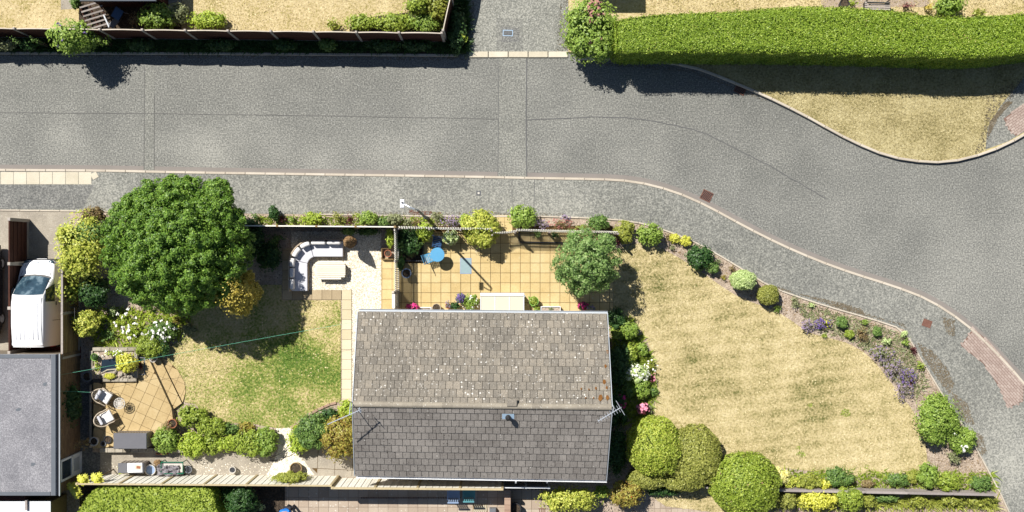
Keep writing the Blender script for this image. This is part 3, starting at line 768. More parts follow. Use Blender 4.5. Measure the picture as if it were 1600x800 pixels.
cover('manhole_cover', 1447, 505, .36, .28, -.35, m_rust, 'small rust red cover set in the pavement bend', .1)
cover('manhole_cover', 728, 415.5, .46, .66, 0, m_blumet, 'pale blue grey metal cover set in the buff patio', .142, m_greyb)
struct('driveway_patch', MB().prism(poly([(783, 42), (811, 44), (811, 66), (783, 66)]), .04, .054), m_patch2)
struct('driveway_patch', MB().prism(poly([(775, 28), (816, 30), (817, 81), (776, 81)]), .04, .0522), m_patch)
t = cover('manhole_cover', 793.5, 52, .4, .22, -.03, m_iron, 'twin round utility cover with pale frame in the upper driveway', .055, m_lead)
for s in (-1, 1): part('round_lid', MB().lathe([(.085, 0), (.085, .012), (.07, .014), (.068, .01)], (s * .1, 0, .004), 18), m_iron, t, local=True)
t = cover('water_cover', 748, 302, .16, .16, 0, m_iron, 'little square stop tap cover with a white lid in the pavement', .101)
part('round_lid', MB().lathe([(.055, 0), (.05, .012)], (0, 0, .008), 14), m_potw, t, local=True)

# red tactile paving: blisters and joints past the single piece size, one mesh each
def tactile(name, pg_px, ang, label, z):
    W = poly(pg_px); t = thing(name, label, 'paving', (sum(p.x for p in W) / len(W), sum(p.y for p in W) / len(W), z))
    cx = sum(p.x for p in W) / len(W); cy = sum(p.y for p in W) / len(W); R = Matrix.Rotation(ang, 2)
    part('bedding', MB().prism(W, z - .02, z + .0035), plain('brick bedding', A(140, 112, 100), 1), t)
    mb = MB(); n = 0
    for i in range(-40, 41):
        for j in range(-40, 41):
            q = R @ Vector(((i + (.5 if j % 2 else 0)) * .212, j * .107)) + Vector((cx, cy))
            if inside(q, W): mb.cbox((q.x, q.y, z + .004), (.2, .096, .02 + random.uniform(0, .004)), .006, ang); n += 1
    o = part('paving_block', mb, m_tact, t, kind='stuff'); return t
tactile('tactile_paving', [(1519, 512), (1545, 535), (1575, 568), (1598, 600), (1597, 626), (1573, 637), (1560, 605), (1535, 568), (1500, 540)], -.85, 'curved strip of red block paving at the crossing on the right pavement', .1)
tactile('tactile_paving', [(1566, 186), (1610, 155), (1640, 160), (1620, 190), (1585, 213), (1576, 205)], .6, 'red block paving at the right end of the grass verge', .1155)
struct('verge_path', MB().prism(poly([(1538, 234), (1541, 200), (1562, 165), (1600, 120), (1640, 80), (1760, 80), (1740, 118), (1612, 199), (1572, 222)]), .1, .1145), m_patch)
litter([(1541, 215), (1545, 190), (1570, 160), (1580, 160), (1556, 185), (1547, 205)], 800, m_moss, 'brown dead edge between verge grass and path', z=.115, s=.06)

# lawns (a ground sheet each, with short blades on top)
LAWN_R = [(958, 392), (985, 383), (1010, 380), (1040, 392), (1085, 418), (1150, 462), (1215, 488), (1265, 520), (1320, 535), (1360, 560), (1400, 610), (1430, 650), (1445, 700), (1448, 738), (1400, 738),
    (1330, 742), (1290, 738), (1240, 732), (1215, 730), (1190, 800), (1120, 800), (1040, 790), (1010, 770), (1010, 700), (1020, 650), (1028, 600), (1020, 560), (1010, 530), (990, 500), (958, 480)]
LAWN_R = smooth_line(LAWN_R[:14], 3) + LAWN_R[14:]
LAWN_L = [(300, 445), (441, 445), (441, 469), (533, 469), (533, 626), (505, 636), (478, 652), (455, 668), (432, 668), (400, 662), (350, 660), (320, 645), (305, 630), (290, 628), (291, 600), (278, 578), (262, 562), (262, 545), (300, 520), (300, 480)]
LAWN_T = [(-300, -200), (120, -200), (120, 0), (125, 14), (125, 60), (-300, 58)]
LAWN_T2 = [(285, -200), (640, -200), (640, 20), (560, 30), (545, 60), (285, 60)]
for nm, pg, m_, lab, n in (('lawn', LAWN_R, m_lawn_r, 'dry yellow front lawn with green patches in the corner garden', 95000), ('lawn', LAWN_L, m_lawn_l, 'patchy green and straw back lawn beside the house', 36000),
                     ('lawn', LAWN_T, m_lawn_t, 'straw coloured lawn behind the brown fence at far upper left', 12000), ('lawn', LAWN_T2, m_lawn_t, 'straw coloured lawn behind the middle of the brown fence', 22000)):
    W = poly(pg); struct(nm, MB().prism(W, .09, .118), m_); carpet('grass', W, n, .04, m_, 'short grass blades on the ' + lab, 'grass', z=.117, hgt=.03)
carpet('grass', poly([p for p in K_UP if p[0] < 1536][2:] + [(1543, 200), (1565, 160), (1600, 118), (1600, 85), (1000, 85)]), 42000, .04, m_verge, 'short dry grass blades on the triangular verge', 'grass', z=.11, hgt=.03)
carpet('grass', poly([(1000, -60), (1640, -60), (1640, 40), (1000, 40)]), 15000, .045, m_lawn_t, 'short dry grass blades behind the big hedge', 'grass', z=.105, hgt=.05)
# ------------------------------------------------ the house
EH, RH = 2.5, 4.6
nW, nE = P(560, 487, EH), P(948, 490.5, EH); rW, rE = P(551.5, 632, RH), P(955.5, 637, RH); sW, sE = P(555, 743, EH), P(946.5, 750, EH)
hc = (nW + sE) / 2
house = thing('house', 'bungalow with a weathered grey tiled gable roof between the patio and the back fence', 'house', (hc.x, hc.y, .1))
ins = .32
wl_ = MB(); W0 = [Vector((sW.x + ins, sW.y + .3)), Vector((sE.x - ins, sE.y + .3)), Vector((nE.x - ins - .05, nE.y - .35)), Vector((nW.x + ins, nW.y - .35))]
wl_.prism(W0, .09, 2.42)
yr = (rW.y + rE.y) / 2
for q, x in ((0, W0[0].x), (1, W0[1].x - .2)):
    y0 = W0[0].y if q == 0 else W0[1].y; y1 = W0[3].y
    vs = [(x, y0, 2.42), (x, y1, 2.42), (x, yr, RH - .16), (x + .2, y0, 2.42), (x + .2, y1, 2.42), (x + .2, yr, RH - .16)]
    wl_.add(vs, [(0, 1, 2), (5, 4, 3), (0, 3, 4, 1), (1, 4, 5, 2), (2, 5, 3, 0)])
part('wall', wl_, m_render, house)
def window_on(parent, c, wd, ht, nx, ny, door=False):
    """window or door on a wall: c centre, (nx, ny) outward normal"""
    rz = math.atan2(ny, nx) + math.pi / 2; R = Matrix.Rotation(rz, 3, 'Z'); c = Vector(c)
    f = MB()
    def bb(x, z, a, b, dep=.07, y=0): f.box(c + R @ Vector((x, y, z)), (a, dep, b), rz)
    bb(0, ht / 2, wd, .07); bb(0, -ht / 2, wd, .07); bb(-wd / 2 + .035, 0, .07, ht - .075); bb(wd / 2 - .035, 0, .07, ht - .075)
    if not door: bb(0, 0, .05, ht - .075)
    fr = part('door' if door else 'window', f, m_upvc, parent)
    part('pane', MB().box(c + R @ Vector((0, .012, 0 if not door else .3)), (wd - .13, .02, (ht if not door else ht * .6) - .13), rz), m_glass, fr)
    if door:
        part('door_panel', MB().box(c + R @ Vector((0, .0, -ht * .3)), (wd - .14, .05, ht * .4 - .1), rz), m_upvc, fr)
        part('door_handle', MB().box(c + R @ Vector((wd * .34, -.06, 0)), (.03, .05, .16), rz), m_alu, fr)
    else: part('sill', MB().box(c + R @ Vector((0, -.06, -ht / 2 - .06)), (wd + .12, .16, .05), rz), m_upvc, fr)
    return fr
yn = (W0[2].y + W0[3].y) / 2
window_on(house, (-5.2, yn + .06, 1.45), 1.5, 1.1, 0, 1); window_on(house, (-2.9, yn + .05, 1.1), .9, 2.0, 0, 1, True); window_on(house, (2.6, yn + .0, 1.4), 1.8, 1.2, 0, 1)
window_on(house, (W0[0].x - .03, yr - 1.2, 1.5), 1.2, 1.1, -1, 0); window_on(house, (W0[1].x + .03, yr - .6, 1.5), 1.6, 1.2, 1, 0)
roof = thing('roof', None, None, (0, 0, 0)); roof.parent = house; roof.location = PW(house).inverted() @ Vector((rW + rE) / 2)
bpy.context.view_layer.update()
def slab_quad(a, b, c, d, th):
    n = (b - a).cross(d - a).normalized(); n = n if n.z > 0 else -n
    vs = [a - n * th, b - n * th, c - n * th, d - n * th, a - n * .02, b - n * .02, c - n * .02, d - n * .02]
    return MB().add(vs, [(3, 2, 1, 0), (4, 5, 6, 7), (0, 1, 5, 4), (1, 2, 6, 5), (2, 3, 7, 6), (3, 0, 4, 7)])
m_under = plain('roof underlay', A(38, 35, 32), .95)
dz = Vector((0, 0, -.03))
part('roof_deck', slab_quad(nW + dz, nE + dz, rE + dz, rW + dz, .1), m_under, roof); part('roof_deck', slab_quad(sW + dz, sE + dz, rE + dz, rW + dz, .1), m_under, roof)
def tiles(e0, e1, r0, r1, rows, cols, mat, single, sgn):
    """roof tiles from the eave (e0..e1) to the ridge (r0..r1)"""
    U = (e1 - e0).normalized(); Vv = ((r0 + r1) / 2 - (e0 + e1) / 2); n = U.cross(Vv).normalized()
    if n.z < 0: n = -n
    L = Vv.length; gw = (e1 - e0).length / cols; gh = L / rows; v = (Vv - U * Vv.dot(U)).normalized()
    rest = MB(); base = MB().cbox((0, 0, 0), (gw * .94, gh * 1.06, .03), .004)
    if sgn > 0: base = MB().cbox((0, 0, 0), (gw * .95, gh * .945, .03), .004)
    else: base = MB().cbox((0, 0, 0), (gw * .945, gh * .93, .034), .004)
    me = mesh('roof_tile', base, mat); tilt = .085
    for r in range(rows):
        off = .5 if r % 2 else 0.0
        for c in range(-1 if off else 0, cols):
            s0 = (c + off) / cols; s1 = (c + off + 1) / cols; a0 = max(s0, 0.0); a1 = min(s1, 1.0)
            if a1 - a0 < .2 / cols: continue
            tv = (r + .5) / rows; pe0 = e0.lerp(r0, tv); pe1 = e1.lerp(r1, tv)
            p = pe0.lerp(pe1, (a0 + a1) / 2) + n * (.012 + random.uniform(0, .005)) - v * .01
            xs = (a1 - a0) * cols * (pe1 - pe0).length / (e1 - e0).length
            tl = tilt + random.uniform(-.006, .01); sk = random.uniform(-.008, .008)
            bx = (U + v * sk).normalized(); by = (v * math.cos(tl) - n * math.sin(tl)); by = (by - bx * by.dot(bx)).normalized(); bz = bx.cross(by)
            if bz.z < 0: bx = -bx; bz = bx.cross(by)
            Mx = Matrix((bx, by, bz)).transposed()
            if single(r):
                o = inst('roof_tile', me, (0, 0, 0), roof); o.location = PW(roof).inverted() @ p; o.rotation_euler = Mx.to_euler(); o.scale = (xs, 1, 1)
            else:
                S = Matrix.Diagonal((xs, 1, 1)); rest.add([Mx @ (S @ q) + p for q in base.v], base.f)
    if rest.v: part('roof_tile', rest, mat, roof, kind='stuff')
tiles(nW, nE, rW, rE, 12, 35, m_tile_n, lambda r: r >= 4, 1)
tiles(sW, sE, rW, rE, 11, 34, m_tile_s, lambda r: False, -1)
# ridge tiles
rme = MB(); prof = [(-.13, -.07), (-.09, .0), (-.03, .035), (.03, .035), (.09, 0), (.13, -.07)]
vs = [(x, y, z) for x in (-.225, .225) for y, z in prof]; rme.add(vs, [(i, i + 1, i + 7, i + 6) for i in range(5)] + [(0, 6, 11, 5), tuple(range(6))[::-1], tuple(range(6, 12))])
rmesh = mesh('ridge_tile', rme, m_ridge); n_r = 26; RV = rE - rW
for i in range(n_r):
    p = rW + RV * ((i + .5) / n_r) + Vector((0, 0, .045)); inst('ridge_tile', rmesh, p, roof, (0, random.uniform(-.012, .012), math.atan2(RV.y, RV.x)), (RV.length / n_r / .452, 1, 1))
# ridge vent, lead flashing and black flue pipe
q = P(800, 629, RH + .05); part('ridge_vent', MB().cbox((q.x, q.y, q.z + .04), (.42, .3, .09), .02), m_tile_n, roof)
def on_south(px, py):
    a = P(px, py, 4.0); t_ = (a.y - (sW.y + sE.y) / 2) / ((rW.y + rE.y) / 2 - (sW.y + sE.y) / 2); return P(px, py, EH + (RH - EH) * min(max((py - 747) / (635 - 747), 0), 1))
nS = Vector((0, -(RH - EH), (rW.y - sW.y))).normalized()
q = on_south(794, 649.5); rx_ = math.atan2(RH - EH, rW.y - sW.y)
part('lead_flashing', MB().box(q + nS * .045, (.5, .28, .012), M=Matrix.Rotation(rx_, 3, 'X')), m_lead, roof)
part('flue_pipe', MB().tube([q + Vector((0, -.02, -.05)), q + Vector((0, -.02, .35))], .075, 12).lathe([(.075, 0), (.12, .04), (.12, .1), (.05, .16)], q + Vector((0, -.02, .34)), 12), m_black, roof, smooth=False)
# rust lichen teardrops near the verges
def lich(px, py, s, north=True):
    h = EH + (RH - EH) * ((py - 489) / 145.0) if north else EH + (RH - EH) * ((747 - py) / 112.0)
    q = P(px, py, h); mb = MB(); n = 7
    pts = [(s * .5 * math.cos(t * 2 * math.pi / n) * random.uniform(.7, 1.1), s * (.75 * math.sin(t * 2 * math.pi / n)) * random.uniform(.8, 1.2)) for t in range(n)]
    Rm = Matrix.Rotation(-rx_ * (1 if north else -1), 3, 'X'); nn = Rm @ Vector((0, 0, 1))
    vs = [q + Rm @ Vector((a, b, 0)) + nn * z for z in (.028, .036) for a, b in pts]
    mb.add(vs, [tuple(range(n, 2 * n))] + [(i, (i + 1) % n, n + (i + 1) % n, n + i) for i in range(n)])
    part('lichen', mb, m_lichen, roof)
for a in ((566, 562, .16), (560, 576, .1), (558, 602, .12), (562, 551, .08), (944, 597, .14), (931, 607, .1), (938, 622, .2), (949, 622, .16), (948, 606, .1), (946, 573, .12), (949, 550, .12), (920, 609, .07), (908, 608, .07), (927, 622, .06), (915, 622, .06)): lich(*a)
m_lich2 = M('pale lichen', [(0, A(190, 184, 160)), (1, A(236, 230, 212))], (8, .5), (40, .5), rough=1)
for i in range(46):
    px_ = 948 - abs(random.gauss(0, 1)) * 13; py_ = random.uniform(641, 706); m_lichen, m_lich2 = m_lichen, m_lich2
    sz = random.uniform(.03, .11); bk_ = m_lichen
    if random.random() < .6: m_lichen = m_lich2
    lich(px_, py_, sz, False); m_lichen = bk_
# barge boards, gutters, downpipes
for (a, b, s) in ((nW, rW, -1), (sW, rW, -1), (nE, rE, 1), (sE, rE, 1)):
    o_ = Vector((s * .035, 0, -.07)); part('barge_board', MB().bar(a + o_, b + o_, .03, .16), m_upvc_g, house)
def gutter(a, b, r, mat, dy):
    d = (b - a); mb = MB(); n = 8; vs = []
    for p in (a, b):
        for k in range(n + 1):
            t_ = math.pi + math.pi * k / n
            for rr in (r, r - .012): vs.append(p + Vector((0, math.cos(t_) * rr + dy, math.sin(t_) * rr - .02)))
    m = 2 * (n + 1); fs = []
    for k in range(n):
        fs += [(2 * k, 2 * k + 2, m + 2 * k + 2, m + 2 * k), (2 * k + 1, m + 2 * k + 1, m + 2 * k + 3, 2 * k + 3)]
    fs += [(0, m, m + 1, 1), (2 * n, 2 * n + 1, m + 2 * n + 1, m + 2 * n)]
    return mb.add(vs, fs)
part('gutter', gutter(nW + Vector((.02, 0, -.03)), nE + Vector((.05, 0, -.03)), .06, m_upvc_g, .06), m_upvc_g, house)
part('gutter', gutter(sW + Vector((.02, 0, -.03)), sE + Vector((.05, 0, -.03)), .065, m_upvc, -.06), m_upvc, house)
part('fascia', MB().bar(sW + Vector((0, .02, -.11)), sE + Vector((0, .02, -.11)), .03, .17), m_upvc, house)
part('fascia', MB().bar(nW + Vector((0, -.02, -.11)), nE + Vector((0, -.02, -.11)), .03, .17), m_upvc, house)
for px in (806, 855):
    a = P(px, 752, 2.3); part('downpipe', MB().tube([a + Vector((0, .02, .08)), a + Vector((0, -.08, -.1)), a + Vector((0, .12, -.45)), a + Vector((0, .12, -2.2))], .045, 8), m_upvc, house)

def aerial(px, py, h, dirv, label, L=1.3, el=.45, base=None):
    top = P(px, py, h); t = thing('tv_aerial', label, 'aerial', (base.x, base.y, base.z))
    part('mast', MB().tube([base, Vector((base.x, base.y, base.z + .25)), top], .02, 6), m_alu, t)
    d = Vector(dirv).normalized(); a = top - d * L * .35; b = top + d * L * .65
    part('boom', MB().tube([a, b], .018, 6), m_alu, t); s = Vector((-d.y, d.x, 0))
    for i in range(9):
        q = a.lerp(b, .12 + .86 * i / 8); part('element', MB().tube([q - s * el * (.34 - .02 * i), q + s * el * (.34 - .02 * i)], .009, 5), m_alu, t)
    r0 = a.lerp(b, .04)
    for z in (-.14, -.07, .07, .14): part('reflector', MB().tube([r0 + Vector((0, 0, z)) - s * el * .7, r0 + Vector((0, 0, z)) + s * el * .7], .011, 5), m_alu, t)
aerial(958, 644, 5.3, (-.75, -.45, 0), 'tv aerial with crossed rods on the right gable above the dark shrubs', 1.1, .45, rE + Vector((.06, .1, 0)))
aerial(546, 648, 5.35, (-.82, -.36, 0), 'slim tv aerial reaching out from the left gable over the shrubs', 1.5, .14, rW + Vector((-.06, .1, 0)))

# ------------------------------------------------ slabs and patios
def clip(subject, sq):
    out = [Vector(p) for p in subject]
    for i in range(4):
        a = sq[i]; b = sq[(i + 1) % 4]; e = b - a; inp = out; out = []
        sd_ = lambda p: e.x * (p.y - a.y) - e.y * (p.x - a.x)
        for j in range(len(inp)):
            p = inp[j]; q = inp[(j + 1) % len(inp)]; sp, sq_ = sd_(p), sd_(q)
            if sp >= 0: out.append(p)
            if (sp >= 0) != (sq_ >= 0): out.append(p.lerp(q, sp / (sp - sq_)))
        if len(out) < 3: return []
    r = [p for k, p in enumerate(out) if (p - out[k - 1]).length > 1e-4]
    return r
def slab_field(name, label, cat, pg_px, z, orig_px, ang, pitch, mat, thick=.05, joint=True, gap=.012, jm=None, skip=None, pitch2=None, stag=False):
    """separate slabs clipped by centre to a polygon, over a joint sheet"""
    W = poly(pg_px, z); o = P(*orig_px, z); t = thing(name, label, cat, (o.x, o.y, z - thick)); R = Matrix.Rotation(ang, 2)
    p2 = pitch2 or pitch
    if joint: part('mortar_bed', MB().prism(W, z - thick, z - .014), jm or m_joint, t)
    me = mesh('slab', MB().cbox((0, 0, 0), (pitch - gap, p2 - gap, .03), .006), mat)
    xs = [p.x for p in W]; ys = [p.y for p in W]; n = int(max(max(xs) - min(xs), max(ys) - min(ys)) / min(pitch, p2)) + 4
    for j in range(-n, n + 1):
        for i in range(-n, n + 1):
            l = Vector(((i + .5 + (.5 if stag and j % 2 else 0)) * pitch, (j + .5) * p2)); q = R @ l + o.xy
            if skip and skip(q): continue
            hx, hy = (pitch - gap) / 2, (p2 - gap) / 2; sq = [q + R @ Vector(v) for v in ((-hx, -hy), (hx, -hy), (hx, hy), (-hx, hy))]
            if max(p.x for p in sq) < min(xs) or min(p.x for p in sq) > max(xs) or max(p.y for p in sq) < min(ys) or min(p.y for p in sq) > max(ys): continue
            cl = clip(W, sq); fr = abs(polyarea(cl)) / (4 * hx * hy) if len(cl) > 2 else 0
            if fr > .97: inst('slab', me, (q.x, q.y, z - .015 + random.uniform(-.002, .003)), t, (random.uniform(-.004, .004), random.uniform(-.004, .004), ang + random.uniform(-.006, .006)))
            elif fr > .05: part('slab', MB().prism(cl, z - .03, z + random.uniform(-.002, .002)), mat, t)
    return t
EP = 15.45 / PPM
struct('patio_base', MB().prism(poly([(619, 353), (957.5, 353), (957.5, 500), (619, 500)]), .08, .1005), m_joint)
slab_field('front_patio', 'buff square slab patio along the front of the bungalow', 'patio', [(619, 362), (958, 362), (958, 500), (619, 500)], .14, (627, 380), 0, EP, m_slab, gap=.018,
           skip=lambda q: q.x < P(662, 0).x and q.y > P(0, 408).y)
slab_field('gate_path', 'short buff slab path through the white gate to the pavement', 'path', [(776, 336), (801, 336), (801, 363), (776, 363)], .13, (775.5, 378), 0, EP * .82, m_slab, pitch2=EP)
slab_field('side_path', 'narrow buff slab path beside the slatted divider fence', 'path', [(596, 403), (617.5, 403), (617.5, 490), (596, 490)], .13, (597, 404), 0, .46, m_slab, pitch2=.47)
slab_field('terrace_edge', 'grey buff slab edging on the left and lower side of the sofa terrace', 'path', [(441, 388), (456, 388), (456, 453), (533, 453), (533, 468.5), (441, 468.5)], .13, (441, 453), 0, .455, m_slab3)
slab_field('lawn_path', 'pale slab path between the back lawn and the bungalow', 'path', [(534, 453), (550, 453), (550, 627), (534, 627)], .135, (534, 453), 0, .455, m_slab2, pitch2=.455)
slab_field('terrace_slabs', 'slabs showing under the sofa at the terrace corner', 'path', [(456, 388), (472, 388), (472, 453), (456, 453)], .128, (456, 388), 0, .46, m_slab3)
struct('gravel_bed', MB().prism(poly([(456, 362), (596, 362), (596, 490), (565, 490), (556, 640), (550, 640), (550, 453), (456, 453)]), .09, .106), m_gravel)
def pebbles(pg, n, label, z, s=.02, mat=None, cat='gravel'):
    X, Y = scatter(poly(pg), n); p = np.stack([X, Y, np.full(X.shape, z)], 1); N = len(X)
    oc = np.array([(1, 0, 0), (0, 1, 0), (-1, 0, 0), (0, -1, 0), (0, 0, 1)], float); sc_ = (s * RNG.uniform(.6, 1.5, (N, 1, 1))) * np.array([1, 1, .7])
    a = RNG.uniform(0, 6.28, N); c, s_ = np.cos(a), np.sin(a)
    v = oc[None] * sc_ * RNG.uniform(.7, 1.3, (N, 5, 1)); x = v[..., 0] * c[:, None] - v[..., 1] * s_[:, None]; y = v[..., 0] * s_[:, None] + v[..., 1] * c[:, None]
    V = (np.stack([x, y, v[..., 2]], 2) + p[:, None]).reshape(-1, 3)
    f = np.array([(0, 1, 4), (1, 2, 4), (2, 3, 4), (3, 0, 4)]); F = (f[None] + (np.arange(N) * 5)[:, None, None]).reshape(-1, 3)
    return tag(np_part('gravel', V, F, mat or m_pebble), label=label, cat=cat, kind='stuff')
pebbles([(456, 362), (596, 362), (596, 490), (565, 490), (556, 640), (550, 640), (550, 453), (456, 453)], 13000, 'cream gravel round the sofa and down the side of the bungalow', .108, .022)
GP = [(433, 669), (455, 667), (459, 690), (470, 712), (492, 741), (418, 741), (428, 722), (436, 700)]
struct('gravel_bed', MB().prism(poly(GP), .09, .112), m_gravel)
kerb('lawn_edging', [(456, 668), (466, 660), (480, 649), (498, 639), (516, 631), (534, 627)], 'curved brick edging between the back lawn and the shrubs by the left gable', stone=.3, z=.1, me=mesh('edging_brick', MB().cbox((0, 0, 0), (.28, .11, .14), .01), m_brickp))
pebbles(GP, 3800, 'cream gravel path at the lower corner of the back lawn', .113, .022)
struct('side_yard_path', MB().prism(poly([(158, 706), (432, 706), (560, 690), (560, 745), (158, 745)]), .08, .108), m_conc)
slab_field('step_slabs', 'pale slabs behind the copper shrub beside the bungalow corner', 'path', [(455, 700), (556, 690), (556, 744), (500, 744)], .125, (470, 700), -.05, .8, m_conc, pitch2=.9, gap=.02)
# the raised rear patio and its two steps
PT = [(146, 598), (216, 598), (216, 566), (232, 560), (268, 638), (272, 672), (250, 690), (155, 700), (146, 700)]
struct('rear_patio_base', MB().prism(poly(PT, .4), .09, .37), m_stone)
slab_field('rear_patio', 'raised patio of buff slabs laid at an angle beside the garage', 'patio', PT, .4, (232, 562), -.43 + math.pi / 2 * 0, .475, m_slabr, joint=True)
S1 = [(233, 561), (250, 560), (284, 630), (270, 640)]; S2 = [(246, 558), (262, 563), (278, 579), (288, 597), (290, 612), (285, 630), (283, 632), (249, 560)]
struct('step_base', MB().prism(poly(S1, .2), .09, .215), m_stone)
slab_field('patio_step', 'upper buff slab step between raised patio and back lawn', 'step', S1, .245, (232, 562), -.43, .475, m_slabr)
slab_field('patio_step', 'lower curved buff slab step meeting the back lawn', 'step', S2, .15, (239, 560), -.43, .475, m_slabr)
struct('garage_side_path', MB().prism(poly([(126, 590), (146, 590), (146, 706), (126, 706)]), .08, .101), m_patch2)
struct('garage_side_path', MB().prism(poly([(126, 706), (158, 706), (158, 745), (126, 745)]), .08, .099), m_patch2)
t = thing('patio_kerb', 'low block kerb along the garage side of the raised patio', 'kerb', P(146, 640, .1))
for i in range(7):
    q = P(145.5, 607 + i * 14, .1); part('block', MB().cbox((q.x, q.y, .25), (.09, .395, .31), .01), m_stone, t)
t = thing('garden_wall', 'low stone topped wall between raised patio and side yard', 'wall', P(215, 702, .1))
for i in range(12):
    q = P(162 + i * 12, 703.5, .4); part('coping_stone', MB().cbox((q.x, q.y, .39), (.34, .2, .06), .012), m_stone, t)
part('wall_body', MB().box((P(229, 703.5, .2).x, P(229, 703.5, .2).y, .225), (4.15, .17, .268)), m_stone, t)
# paving of the neighbour's yard at the bottom
slab_field('yard_paving', 'speckled pinkish square paving of the yard below the long back fence', 'paving', [(448, 762), (792, 762), (792, 806), (448, 806)], .11, (451, 777), 0, 15.5 / PPM, m_slab4, thick=.03, jm=plain('grey joint', A(130, 112, 100)))
slab_field('yard_paving', 'pinkish square paving at the bottom beside the big clipped shrubs', 'paving', [(1000, 768), (1118, 768), (1125, 806), (1000, 806)], .11, (1005, 770), 0, .26, m_slab4, thick=.03, jm=plain('grey joint 2', A(150, 132, 120)), pitch2=.36)
slab_field('yard_paving', 'pinkish paving behind the brick pillar by the small yard', 'paving', [(798, 760), (880, 760), (880, 806), (798, 806)], .11, (800, 765), 0, .45, m_slab4, thick=.03)
struct('lower_yard', MB().prism(poly([(1195, 776), (1562, 778), (1562, 1000), (1195, 1000)]), .085, .1), plain('pinkish concrete', A(186, 162, 152), .9))
struct('lower_yard', MB().prism(poly([(126, 757), (446, 757), (446, 1000), (126, 1000)]), .085, .0995), m_soil_d)
struct('lower_yard', MB().prism(poly([(446, 808), (1190, 808), (1190, 1000), (446, 1000)]), .085, .102), m_slab4)
struct('left_drive', MB().prism(poly([(-300, 330), (110, 330), (118, 400), (128, 440), (128, 560), (-300, 560)]), .08, .1025), m_conc)
struct('van_bay', MB().prism(poly([(48, 541), (128, 541), (128, 560), (48, 560)]), .08, .107), plain('red oxide floor', A(120, 50, 40), .8))
struct('upper_path', MB().prism(poly([(1282, -30), (1450, -30), (1450, 12), (1282, 12)]), .09, .1095), m_slab4)
struct('shed_base', MB().prism(poly([(97, -80), (122, -80), (122, 5), (114, 15), (97, 16)]), .09, .123), m_conc)
struct('shed_base', MB().prism(poly([(248, -80), (284, -80), (284, 14), (248, 12)]), .09, .123), m_conc)

# ------------------------------------------------ fences
def fence_run(name, label, a, b, h, npan, mat, post_mat, cap_mat=None, arch=0.0, board='h', bw=.15, post=(.1, .1), ph=.05, side=1, gravel=True, bt=.022, z0=.1, single=True, cw=.05, posts=True):
    """a, b: ground points in the world. One panel = boards + cap between two posts"""
    a = Vector((a[0], a[1])); b = Vector((b[0], b[1])); d = b - a; L = d.length; d /= L; rz = math.atan2(d.y, d.x); nrm = Vector((-d.y, d.x)) * side
    t = thing(name, label, 'fence', ((a.x + b.x) / 2, (a.y + b.y) / 2, z0)); pl = L / npan
    bh = mesh('board', MB().box((0, 0, 0), (pl - post[0] - .01, bt, bw * 1.08)), mat) if board == 'h' else mesh('board', MB().box((0, 0, 0), (bw * .96, bt, 1.0)), mat)
    pm = mesh('post', MB().cbox((0, 0, 0), (post[0], post[1], h + ph), .015), post_mat)
    for i in range(npan + 1 if posts else 0):
        q = a + d * pl * i; inst('post', pm, (q.x, q.y, z0 + (h + ph) / 2), t, (0, 0, rz))
    gb = .15 if gravel else 0
    for i in range(npan):
        c = a + d * pl * (i + .5)
        if gravel: part('gravel_board', MB().box((c.x, c.y, z0 + .075), (pl - post[0] - .004, .05, .15), rz), post_mat, t)
        if board == 'h':
            nb = int((h - gb) / bw); step = (h - gb - arch) / nb
            for k in range(nb):
                inst('board', bh, (c.x + nrm.x * .012 * (k % 2), c.y + nrm.y * .012 * (k % 2), z0 + gb + step * (k + .5)), t, (random.uniform(-.01, .01) + side * .04, 0, rz))
        else:
            nb = max(1, round((pl - post[0]) / bw)); st = (pl - post[0]) / nb
            for k in range(nb):
                u = -((pl - post[0]) / 2) + st * (k + .5); hh = h - gb + arch * (1 - (2 * u / pl) ** 2)
                q = c + d * u; o = inst('board', bh, (q.x + nrm.x * .01 * (k % 2), q.y + nrm.y * .01 * (k % 2), z0 + gb + hh / 2), t, (0, 0, rz + (.1 if bw > .1 else 0) * side), (st * .985 / (bw * .96), 1, hh))
        if cap_mat:
            mb = MB(); m = 8
            for k in range(m):
                u0 = -(pl - post[0]) / 2 + (pl - post[0]) * k / m; u1 = u0 + (pl - post[0]) / m
                f = lambda u: z0 + h + .016 + arch * (1 - (2 * u / pl) ** 2) - (arch if board == 'h' else 0)
                p = c + d * u0; q = c + d * u1; mb.bar((p.x, p.y, f(u0)), (q.x, q.y, f(u1)), cw, .028)
                if not arch: break
            if not arch:
                mb = MB().box((c.x, c.y, z0 + h + .016), (pl - post[0] - .004, cw, .03), rz)
            part('cap_rail', mb, cap_mat, t)
            if arch and board == 'h':
                mb = MB(); m = 10; pts = []
                for k in range(m + 1):
                    u = -(pl - post[0]) / 2 + (pl - post[0]) * k / m; pts.append((u, z0 + h - arch + arch * (1 - (2 * u / pl) ** 2)))
                for k in range(m):
                    u = (pts[k][0] + pts[k + 1][0]) / 2; z = (pts[k][1] + pts[k + 1][1]) / 2; q = c + d * u
                    mb.box((q.x, q.y, (z + z0 + h - arch - .08) / 2), (pts[k + 1][0] - pts[k][0], .018, z - (z0 + h - arch - .08)), rz)
                part('arch_board', mb, mat, t)
    return t
def GP_(px, py): return P(px, py, 0).xy
H1 = 1.85; kk = (CAM_H - H1 - .1) / CAM_H
def from_top(px, py, h): v = P(px, py, h + .1); return v.xy
a = from_top(-112, 43, H1); b = from_top(690, 51.5, H1)
fence_run('fence', 'long brown panel fence with arched tops along the upper side of the road', a, b, H1, 12, m_wood_b, m_post, m_wood_l, arch=.1, board='h', bw=.16, side=-1, cw=.045)
